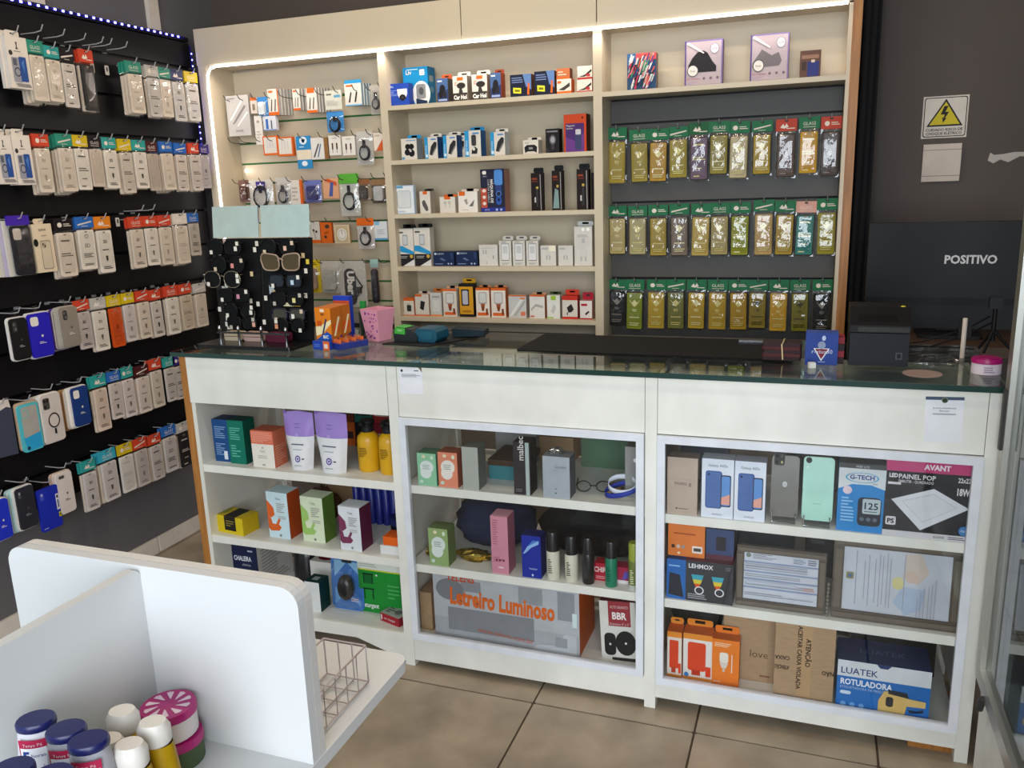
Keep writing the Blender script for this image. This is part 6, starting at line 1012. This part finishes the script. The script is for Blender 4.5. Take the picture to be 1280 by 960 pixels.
# ================================================================== on the counter: sunglasses rack
rk = empty('sunglasses_rack', (.155, .14, 1.0), label='black countertop sunglasses rack with two mirrors on top', cat='display rack')
def RP(mb, name, loc=(0, 0, 0)): o = mb.build(name, rk, loc); return o
RP(MB().prism(rrect(-.16, -.085, .205, .07, .01), 0, .012, mat('#121214', .25), 'z'), 'base')
tb = -.1
def lean(z): return .055+z*.12
for x0, x1 in ((-.19, .0), (.006, .2)):
    m = MB(); z0, z1 = .012, .345
    m.add([(x0+.05*(x0 < -.1), lean(z0), z0), (x1, lean(z0), z0), (x1, lean(z1), z1), (x0, lean(z1), z1), (x0+.05*(x0 < -.1), lean(z0)+.008, z0), (x1, lean(z0)+.008, z0), (x1, lean(z1)+.008, z1), (x0, lean(z1)+.008, z1)], [(0, 1, 2, 3), (7, 6, 5, 4), (0, 4, 5, 1), (3, 2, 6, 7), (1, 5, 6, 2), (0, 3, 7, 4)], mat('#0c0c0e', .5)); RP(m, 'panel')
    m = MB(); z0, z1 = .348, .452
    m.add([(x0, lean(z0), z0), (x1-.004, lean(z0), z0), (x1-.006, lean(z1), z1), (x0-.002, lean(z1), z1), (x0, lean(z0)+.004, z0), (x1-.004, lean(z0)+.004, z0), (x1-.006, lean(z1)+.004, z1), (x0-.002, lean(z1)+.004, z1)], [(0, 1, 2, 3), (7, 6, 5, 4), (0, 4, 5, 1), (3, 2, 6, 7), (1, 5, 6, 2), (0, 3, 7, 4)], 'mirror'); RP(m, 'mirror')
for x in (-.11, -.035, .055, .15):
    RP(MB().lathe([(.004, .012), (.004, .05), (.006, .052), (.006, .062), (.003, .066)], 'chrome', 10, x, -.02), 'post')
RP(MB().box(-.12, .165, -.023, -.017, .040, .046, mat('#2a2a2e', .2)), 'front_bar')
def sunglasses(x, z, style, col, lens, label, wd=.066, tag='#e0dccf', tagx=.045, big=1.0):
    """worn-face side towards the viewer; lenses, rims, bridge, folded arms"""
    o = empty('sunglasses', (.155+x, .14+lean(z)-.032, 1.0+z), 0, label, 'sunglasses', 'sunglasses on the rack')
    sh = {'square': lambda t: (1.0*math.copysign(abs(math.cos(t))**.5, math.cos(t)), .72*math.copysign(abs(math.sin(t))**.6, math.sin(t))),
          'cat': lambda t: (math.copysign(abs(math.cos(t))**.6, math.cos(t)), .8*math.copysign(abs(math.sin(t))**.7, math.sin(t))),
          'round': lambda t: (.92*math.cos(t), .86*math.sin(t)), 'hex': lambda t: (.95*math.copysign(abs(math.cos(t))**.8, math.cos(t)), .8*math.sin(t))}[style]
    rad = wd*.24*big
    for s in (-1, 1):
        pts = []
        for i in range(18):
            t = 2*PI*i/18; a, b = sh(t)
            if style == 'cat' and a*s > 0 and b > 0: b += .25*a*s; a *= 1.12
            pts.append((s*wd*.28*big+a*rad*1.0, 0, b*rad))
        thick = .0014 if style in ('hex',) else .0026
        MB().tube(pts, thick, col, 6, True).build('rim', o)
        MB().prism([(p[0], p[2]) for p in pts], .0004, .0018, lens).build('lens', o)
        e = s*(wd*.28*big+rad*1.0)
        MB().tube([(e, .001, rad*.45), (e+s*.003, .008, rad*.45), (e-s*.002, .016, rad*.42), (-s*wd*.25, .019, rad*.2)], .0016 if style == 'hex' else .0024, col, 6).build('arm', o)
    MB().tube([(-wd*.07, 0, rad*.2), (0, -.002, rad*.4), (wd*.07, 0, rad*.2)], .0014 if style == 'hex' else .0024, col, 6).build('bridge', o)
    if tag:
        MB().box(tagx-.006, tagx+.006, -.004, -.0034, -.012, .003, tag).build('price_tag', o)
        q = random.Random(label).choice(('#dcd6c6', '#cdb9a0', '#e2dcd0', '#b9b2a6')); k = .9 if tagx > 0 else -.9
        for ox, oz in ((-wd*.42*k, -.022), (wd*.5*k, .006)): MB().box(ox-.0055, ox+.0055, -.0052, -.0044, oz, oz+.013, q).build('price_tag', o)
dl = mat('#09090b', .5); bl = mat('#111013', .5)
GL = 'left column of the rack'
L_, R_ = -.088, .102
sunglasses(L_-.035, .318, 'square', bl, dl, 'black square sunglasses at the top of the left rack column', .13, tagx=.05); sunglasses(R_-.01, .318, 'round', bl, dl, 'black rounded sunglasses at the top of the right rack column', .13, '#d9b4a0', .03)
sunglasses(L_-.02, .262, 'round', bl, dl, 'black sunglasses with pink tag second down in the left column', .13, '#d98a8a', .02); sunglasses(R_+.0, .268, 'cat', mat('#a08a76', .3), mat('#4a3a20', .08), 'beige cat-eye sunglasses with brown lenses in the right column', .15, None, big=.92)
sunglasses(L_-.045, .212, 'hex', mat('#b5ab98', .25, .9), dl, 'thin silver wire sunglasses hanging out of the left column', .145, '#e8e4da', .065, 1.0); sunglasses(R_+.015, .208, 'square', bl, mat('#101c2a', .08), 'black sunglasses with blue tag third down in the right column', .12, '#b9d0e0', .03)
sunglasses(L_, .16, 'square', bl, dl, 'black sunglasses fourth down in the left column', .12, '#c98a9c', .02); sunglasses(R_+.02, .15, 'square', bl, dl, 'black sunglasses above a yellow and white label, right column', .12, '#e0d490', .03)
sunglasses(L_+.02, .108, 'round', bl, dl, 'black round sunglasses fifth down in the left column', .12, '#dcd6c9', .05); sunglasses(R_+.025, .098, 'square', mat('#1d1a30', .25), mat('#3a382e', .1), 'dark violet-framed glasses fifth down in the right column', .12, '#e0dcd0', .02)
sunglasses(L_+.03, .068, 'square', bl, dl, 'black sunglasses lowest in the left column', .11, '#d9a48c', .05); sunglasses(R_+.03, .064, 'round', bl, dl, 'black sunglasses lowest in the right column', .11, '#d9946c', -.05)
rn = random.Random(11)
for i in range(30):
    xx = rn.choice((-.17, -.03, -.012, .02, .045, .18, .19, -.14, .06))+rn.uniform(-.01, .01); zz = .04+.01*i
    RP(MB().box(xx-.006, xx+.006, lean(zz)-.006, lean(zz)-.0052, zz, zz+.016, rn.choice(['#dcd6c6', '#d9d2c2', '#c9b48a', '#e2dcd0', '#d9c24a' if xx > .15 else '#e2dcd0', '#cdb4a4'])), 'price_tag')
RP(MB().box(.036, .054, lean(.2)-.008, lean(.2)-.007, .13, .205, '#c4ccd2').prints([('r', 0, .86, 1, 1, '#2f6ab0'), ('n', .2, .1, .8, .8, 8, '#9aa4aa')], .018, .075, .036, .13, lean(.2)-.008), 'label_strip')
RP(MB().box(.1, .165, lean(.135)-.02, lean(.135)-.019, .124, .136, '#e2dcb0').prints([('r', .6, 0, 1, 1, '#d9b82a')], .065, .012, .1, .124, lean(.135)-.02), 'label_strip')
for i, (xx, ww, c, lb) in enumerate(((-.073, .07, '#b9a890', 'beige patterned'), (.01, .08, '#b89a8e', 'rose beige'), (.1, .085, '#5a1c34', 'maroon'))):
    o = MB().prism(rrect(-ww/2, 0, ww/2, .03, .008, 3), -.012, .018, c).build('glasses_case', None, (.155+xx, .14+.008, 1.0125), 0, f'{lb} glasses case lying at the foot of the rack', 'glasses case', 'glasses cases on the rack'); MB().box(-ww/2, ww/2, -.0126, -.0121, .014, .016, '#3a2c28').build('seam', o)

# ------------------------------------------------------------------ pens, vase, card terminal
def pen_box(x, y, rz, label):
    W, D, H = .062, .05, .13
    o = carton((x, y, 1.0005, W, H), 'pen_box', label, '#dd7d1a', [('q', [(0, .3), (.4, .36), (1, .62), (1, .72), (.5, .6), (0, .52)], '#ecdcae'), ('q', [(.3, .24), (.4, .24), (.75, .72), (.66, .74)], '#2a3a5a'), ('r', .1, .55, .4, .68, '#c9501a'), ('q', [(0, 0), (1, 0), (1, .34), (.7, .42), (0, .2)], '#1f52a8'), T_('BIC', .62, .25, .08, '#ecebe6', .4, bold=.03), T_('BIC', .5, .82, .05, '#3a2a14', .3, bold=.03), ('r', .36, .9, .62, .97, '#ecdcc2')], D, side='#b9661a', rz=rz, prR=[('q', [(0, 0), (1, 0), (1, .3), (0, .14)], '#1d2f86'), ('r', .2, .4, .8, .6, '#c9501a'), ('q', [(.2, .3), (.4, .3), (.9, .75), (.7, .76)], '#ecdcae')])
    return o
pen_box(.445, .125, -.12, 'orange pen carton at the front of the counter'); pen_box(.445, .185, -.12, 'orange pen carton standing behind the front one')
carton((.448, .118, 1.0005, .066, .028), 'display_tray', 'blue and orange tray lying in front of the pen cartons', '#2244a4', [('r', .62, 0, 1, 1, '#d9652a'), ('r', .68, .2, .9, .7, '#e6cfc4'), ('n', .08, .3, .5, .7, 2, '#5a78cc')], .014, rz=-.12, dy=-.02)
carton((.432, .262, 1.1, .065, .055), 'pen_box', 'blue and white box lying behind on the pen cartons', '#2440b4', [('q', [(0, .6), (.5, .8), (1, .6), (1, .9), (0, .9)], '#c9522a'), T_('SALE', .3, .2, .2, '#d9def0', .4)], .02, rz=-.1, dz=-.1+.0005, h=.15)
o = MB().box(-.03, .03, -.06, .05, 0, .034, 'clearbox').build('lighter_tray', None, (.513, .165, 1.0005), -.45, 'clear blue tray of orange lighters beside the pen cartons', 'tray')
MB().box(-.0295, .0295, -.0595, .0495, .0005, .02, mat('#2a3a94', .3)).build('base', o)
for i in range(5):
    for j in range(4): MB().lathe([(.0035, .02), (.0035, .032), (.002, .033)], '#dd6a2a', 8, -.022+i*.011, -.05+j*.028).build('lighter', o)
o = MB().lathe([(.022, 0), (.026, .005), (.028, .09), (.03, .092)], mat('#1d2a22', .3), 14).build('pencil_cup', None, (.487, .33, 1.0005), 0, 'dark cup with a green packet beside the pink vase', 'cup'); MB().box(-.022, -.002, -.006, .004, .02, .125, '#2a8a3a').build('green_packet', o)
m = MB(); b, t, H = .028, .041, .106
def sq(r, z): return [(-r, -r, z), (r, -r, z), (r, r, z), (-r, r, z)]
vs = sq(b, 0)+sq(t, H)+sq(t-.004, H)+sq(b-.004, .006)
m.add(vs, [(3, 2, 1, 0)]+[(i, (i+1) % 4, 4+(i+1) % 4, 4+i) for i in range(4)]+[(4+i, 4+(i+1) % 4, 8+(i+1) % 4, 8+i) for i in range(4)]+[(8+i, 8+(i+1) % 4, 12+(i+1) % 4, 12+i) for i in range(4)]+[(12, 13, 14, 15)], mat('#dd98ac', .45))
o = m.build('pink_vase', None, (.545, .3, 1.0005), -.3, 'square tapered pink vase with purple flower pattern on the counter', 'vase')
rn = random.Random(5); m = MB()
for i in range(34):
    v = rn.uniform(.1, .92); u = rn.gauss(0, .4); u = max(-.8, min(.8, u)); r0 = b+(t-b)*v
    cx, cz = u*r0, v*H; s = rn.uniform(.002, .0045); yy = -r0-.0005
    m.add([(cx+s*math.cos(a)*(1+.5*math.cos(3*a)), yy-.0001*i/34-(s*math.sin(a))*(t-b)/H, cz+s*math.sin(a)) for a in [2*PI*k/7 for k in range(7)]], [tuple(range(7))], rn.choice(['#8a3a86', '#6a3a94', '#a84a90']))
m.build('flower_print', o, kind='stuff')
# card terminal and its roll on a black mat
MB().prism([(.60, .22), (.77, .2), (.88, .42), (.70, .44)], 1.0003, 1.004, mat('#17181a', .5), 'z').build('small_mat', None, label='small black mat under the card terminal', cat='mat')
o = MB().prism([(-.06, 0), (.06, 0), (.062, .018), (.03, .042), (-.05, .048), (-.064, .03)], -.035, .04, mat('#1c2226', .4)).build('card_terminal', None, (.665, .29, 1.0045), -.1, 'dark card terminal with bright green label on the counter', 'card terminal')
m = MB(); m.add([(-.054, -.031, .0492), (-.054+.055, -.031, .0465), (-.054+.055, .035, .0465), (-.054, .035, .0492)], [(0, 1, 2, 3)], mat('#3fa83a', .4)); m.add([(-.058, -.0355, .026), (0, -.0355, .024), (0.0, -.0355, .046), (-.05, -.0355, .048)], [(0, 1, 2, 3)], mat('#3fa83a', .4))
m.prints([T_('Stone', .5, .45, .35, '#d9efd6', .6)], .05, .022, -.052, .025, -.0356); m.build('green_label', o); o.scale = (.72, .8, .95)
o = MB().prism([(-.05, .006), (-.03, 0), (.04, 0), (.052, .012), (.05, .036), (.035, .046), (-.04, .046), (-.052, .034)], -.05, .045, mat('#0f4a60', .35)).build('card_terminal', None, (.742, .3, 1.0045), -.12, 'turquoise-blue rounded card terminal beside the dark one', 'card terminal')
MB().prism(rrect(-.03, .01, .03, .036, .006), -.052, -.0502, mat('#14566c', .35)).build('front_cap', o); o.scale = (.8, .8, .95)
MB().prism([(-.05, 0), (.06, .004), (.06, .022), (-.05, .028)], -.03, .03, mat('#14242e', .45)).build('document_case', None, (.83, .40, 1.0045), .1, 'dark flat case behind the turquoise terminal', 'case')
# desk mat
MB().prism(rrect(1.07, .19, 1.86, .475, .012), 1.0004, 1.0044, mat('#0b0a0c', .75), 'z').build('desk_mat', None, label='long black desk mat on the glass countertop', cat='mat')
o = MB().box(-.075, .075, -.008, .008, 0, .012, mat('#2a2a2e', .3)).build('barcode_scanner', None, (1.78, .40, 1.0048), 0, 'slim black and silver bar lying on the desk mat', 'scanner'); MB().box(-.075, .075, -.0085, -.008, .006, .0118, 'chrome').build('silver_strip', o)
for i in range(5):
    MB().prism(rrect(-.05, -.03, .05, .03, .004), 0, .009, '#4a1a1e' if i % 2 else '#2a1418', 'z').build('seed_packet', None, (1.835, .2, 1.0048+i*.0094), .05*((i % 3)-1), f'flat dark red packet, {ORD[i]} from the bottom of the banded stack', 'packet', 'banded red packets')
MB().tube([(1.835+.0035, .2-.036, 1.008), (1.835, .2-.037, 1.05), (1.838, .2-.03, 1.0535), (1.84, .2+.03, 1.0535), (1.842, .2+.037, 1.03), (1.842, .2+.036, 1.008)], .002, '#c9b48a', 6).build('rubber_band', None, label='beige rubber band around the stack of red packets', cat='rubber band')
carton((1.935, .15, 1.0005, .08, .085), 'perfume_box', 'blue box with silver and red triangle emblem beside the printer', '#27408c', [('q', [(.25, .52), (.75, .52), (.5, .12)], '#e0dfe6'), ('q', [(.3, .5), (.7, .5), (.5, .18)], '#7a1c2c'), ('e', .5, .62, .12, .12, '#8a94b0'), ('e', .56, .84, .06, .08, '#b9c4e0'), T_('r-xtus30', .52, .36, .13, '#c6cbe0', .66), ('n', .4, .08, .8, .12, 1, '#a9b4d6')], .05, side='#1a2c66', top='#34509c')
MB().box(-.008, .008, -.008, .008, 0, .014, '#dcdcd8').build('small_adapter', None, (1.913, .11, 1.0005), .3, 'tiny white cube adapter in front of the blue box', 'adapter')
for i in range(4): carton((1.982, .17, 1.0005+i*.018, .018, .017), 'small_packet', f'narrow red and black packet, {ORD[i]} from the bottom beside the printer', '#8a2430' if i % 2 else '#2a1a1e', (), .06, group='packets beside the printer')
# receipt printer
o = empty('receipt_printer', (2.072, .22, 1.0005), 0, 'dark receipt printer on the counter', 'printer')
pm, pl = mat('#191c22', .5), mat('#131214', .5)
MB().box(-.07, .07, -.075, .1, .004, .088, pm).build('lower_body', o); MB().prism([(-.075, .09), (.1, .09), (.1, .145), (-.03, .15), (-.075, .108)], -.071, .071, pl, 'x').build('lid', o)
MB().add([(-.05, -.066, .1165), (.04, -.066, .1165), (.04, -.05, .1320), (-.05, -.05, .1320)], [(0, 1, 2, 3)], '#060607').build('paper_slot', o)
MB().box(-.052, .068, -.0762, -.0752, .092, .104, '#33332f').build('cutter_strip', o); MB().prism(rrect(.04, .022, .055, .04, .002), -.077, -.0752, '#4a4c52').prism(rrect(.043, .025, .052, .037, .001), -.0778, -.0771, '#15161a').build('power_button', o)
MB().lathe([(.006, 0), (.006, .004), (.003, .005)], '#c9b83a', 10, .055, -.02).build('indicator', o).location = (0, 0, .1475)
for xx in (-.055, .055): MB().box(xx-.01, xx+.01, -.06, .08, 0, .004, '#0c0c0d').build('foot', o)
# back desk, monitor and cables
dk = MB().box(2.03, 2.95, .56, .99, .955, .985, '#4a382c').build('back_desk', None, label='dark brown desk behind the counter under the monitor', cat='desk')
for xx in (2.05, 2.9):
    for yy in (.6, .95): MB().box(xx-.018, xx+.018, yy-.018, yy+.018, 0, .955, '#3a2c22').build('leg', dk)
o = empty('computer_monitor', (2.31, .76, .9855), 0, 'large dark monitor with white lettering on its back', 'monitor'); sm = mat('#1b1b1d', .5)
MB().prism(rrect(-.245, .118, .245, .35, .006), -.012, .028, sm).build('rear_shell', o); MB().prism(rrect(-.245, .1, .245, .1175, .004), -.008, .028, mat('#0b0b0c', .5)).build('lower_bezel', o); MB().prism(rrect(-.235, .02, .235, .0995, .004), .002, .024, mat('#1b1c1f', .5)).build('lower_panel', o)
MB().prints([T_('POSITIVO', .592, .46, .112, '#c9c6c4', .292, 0, 'c', .03)], .49, .232, -.245, .118, -.012).build('lettering', o)
MB().prism(rrect(-.09, -.08, .09, .08, .02), 0, .01, sm, 'z').build('foot', o); MB().box(-.03, .03, .025, .045, .005, .15, sm).build('stem', o)
o = MB().lathe([(.006, 0), (.006, .105), (.005, .107)], '#cfc4b8', 10).build('white_marker', None, (2.288, .31, 1.0005), 0, 'thin white stick standing between the cables', 'marker')
MB().box(-.012, .018, .008, .016, .05, .105, '#0e0e10').build('clip', o)
o = MB().tube([(0, 0, 0), (.0, 0, .09)], .006, '#101012', 8).build('tripod', None, (2.375, .42, 1.03), 0, 'small black phone tripod at the right end of counter', 'tripod')
for a in (0, 2.1, 4.2): MB().tube([(0, 0, .03), (.05*math.cos(a), .04*math.sin(a), -.028)], .004, '#101012', 6).build('leg', o)
MB().box(-.016, .016, -.008, .008, .088, .12, '#151517').build('clamp', o)
for i, pts in enumerate((((2.36, .40, 1.10), (2.3, .36, 1.07), (2.2, .38, 1.03), (2.1, .42, 1.005)), ((2.37, .42, 1.08), (2.3, .37, 1.05), (2.22, .4, 1.012), (2.16, .45, 1.005)), ((2.15, .42, 1.004), (2.2, .4, 1.012), (2.28, .43, 1.006), (2.33, .4, 1.008)))):
    MB().tube(pts, .0024, '#0d0d0f', 6).build('cable', None, label=f'black cable running to the tripod, {("highest", "middle", "lowest")[i]} of three', cat='cable', group='cables')
crumple('plastic_bag', (2.215, .2, 1.001), .055, .04, .014, 'pouch', 61, 'crumpled clear plastic wrap on the counter beside the pink tin', 'plastic wrap', amp=.35)
MB().prism(circle(24, .045, .045, 2.17, .09), 1.0003, 1.0012, '#a9908a', 'z').build('round_sticker', None, label='pale pink round sticker lying at the counter edge', cat='sticker')
def gel_tin(loc, label, lower, vents):
    r = .033; o = MB().lathe([(r, 0), (r, .026)], lower, 24).build('gel_tin', None, loc, 0, label, 'tin', 'pink-lidded gel tins'); pk = mat('#a8156a', .35)
    MB().lathe([(r*1.04, .0265), (r*1.05, .032), (r*1.0, .037)], pk, 24).build('lid', o)
    if vents:
        for k in range(10):
            a = 2*PI*k/10; P = []
            for q, w_ in ((.35, .05), (.82, .17), (.86, .0), (.82, -.17), (.35, -.05)):
                aa = a+w_+.35*q; P.append((r*q*math.cos(aa), r*q*math.sin(aa), .0375))
            MB().add(P, [tuple(range(5))], '#e2c9d4').build('vent', o)
    else: MB().prism(circle(20, r*.8, r*.8), .0371, .039, pk, 'z').build('lid_top', o)
    MB().prints([('n', .1, .1, .9, .9, 3, '#9a8aa0')], r*.9, .02, -r*.4, .003, -r*1.0).build('print', o)
    return o
gel_tin((2.315, .13, 1.0005), 'pink-lidded gel tin at the right end of the counter', '#d9ccd6', False)

# ================================================================== on the display stand
zs = .7805
gel_tin((1.172, -1.414, zs), 'lower pink-lidded gel tin of the stack on the white stand', '#4a5a3c', False); gel_tin((1.167, -1.414, zs+.0396), 'upper pink-lidded tin with pinwheel vents on the white stand', '#d9d0cc', True)
def powder(x, y, rz, body, cap, label, words, H):
    """flattened powder bottle with shoulder and oval cap"""
    r = .0235; c = H-(.026 if words == 'b' else .009); f = .74
    prof = [(r*.9, 0), (r, .006), (r, c-.05), (r*.96, c-.03), (r*.86, c-.008), (r*.8, c)]
    o = m.lathe(prof, mat(body, .35), 20, sy=f).build('powder_bottle', None, (x, y, zs), rz, label, 'bottle', 'powder bottles on the white stand')
    if words == 'b': MB().lathe([(r*.7, c), (r*.78, c+.003), (r*.78, c+.018), (r*.6, c+.026)], mat(cap, .4), 20, sy=.85).build('cap', o)
    else: MB().lathe([(r*.8, c), (r*.86, c+.001), (r*.86, c+.007), (r*.8, c+.009)], mat(cap, .35), 20, sy=.85).build('cap', o)
    # label wrapped on the front of the oval body
    def wrap(P, W, Hh, z0):
        q = MB().prints(P, W, Hh, -W/2, z0, 0, step=.00005)
        q.v = [(r*1.012*math.sin(a/r/.9), -f*r*1.012*math.cos(a/r/.9)+d, z) for a, d, z in q.v]; return q
    if words == '5':
        q = wrap([('r', i/8, 0, (i+1)/8, 1, '#b0244a') for i in range(8)]+[('r', .06+.11*i, .05, .17+.11*i, .74, '#e6e4ea') for i in range(8)]+[T_('Tenys Pé', .5, .8, .1, '#e6c9d0', .8), T_('5', .26, .34, .3, '#28408c', .4, bold=.05), T_('horas', .66, .44, .12, '#28408c', .45), ('n', .14, .1, .86, .28, 2, '#5a6aa0')], .028, .036, c-.042)
    else: q = wrap([T_('barla', .82, .02, .24, '#1f2f6a', 9, PI/2, 'l', .05)], .026, .075, c-.088)
    q.build('label', o); return o
wht, blu, yel, cw = '#d6d5dc', '#141a56', '#d9b016', '#d3cec6'
for px_, py_, lb in ((1.2, -1.512, 'yellow powder bottle, rearmost of the yellow ones'), (1.249, -1.518, 'yellow powder bottle next to the pink tins'), (1.253, -1.556, 'yellow powder bottle with white cap at the front'), (1.212, -1.546, 'yellow powder bottle squeezed between the white ones')):
    powder(px_, py_, .3, yel, cw, lb, 'b', .14 if py_ != -1.546 else .13)
for px_, py_, lb in ((1.146, -1.574, 'white powder bottle with blue cap beside the cross panel'), (1.192, -1.577, 'second white powder bottle with blue cap from the left'), (1.230, -1.584, 'white powder bottle with blue cap nearest the yellow ones'), (1.192, -1.64, 'white powder bottle with blue cap cut by the lower frame edge'), (1.238, -1.636, 'white powder bottle with blue cap lowest in the middle')):
    powder(px_, py_, .5, wht, blu, lb, '5', .16)
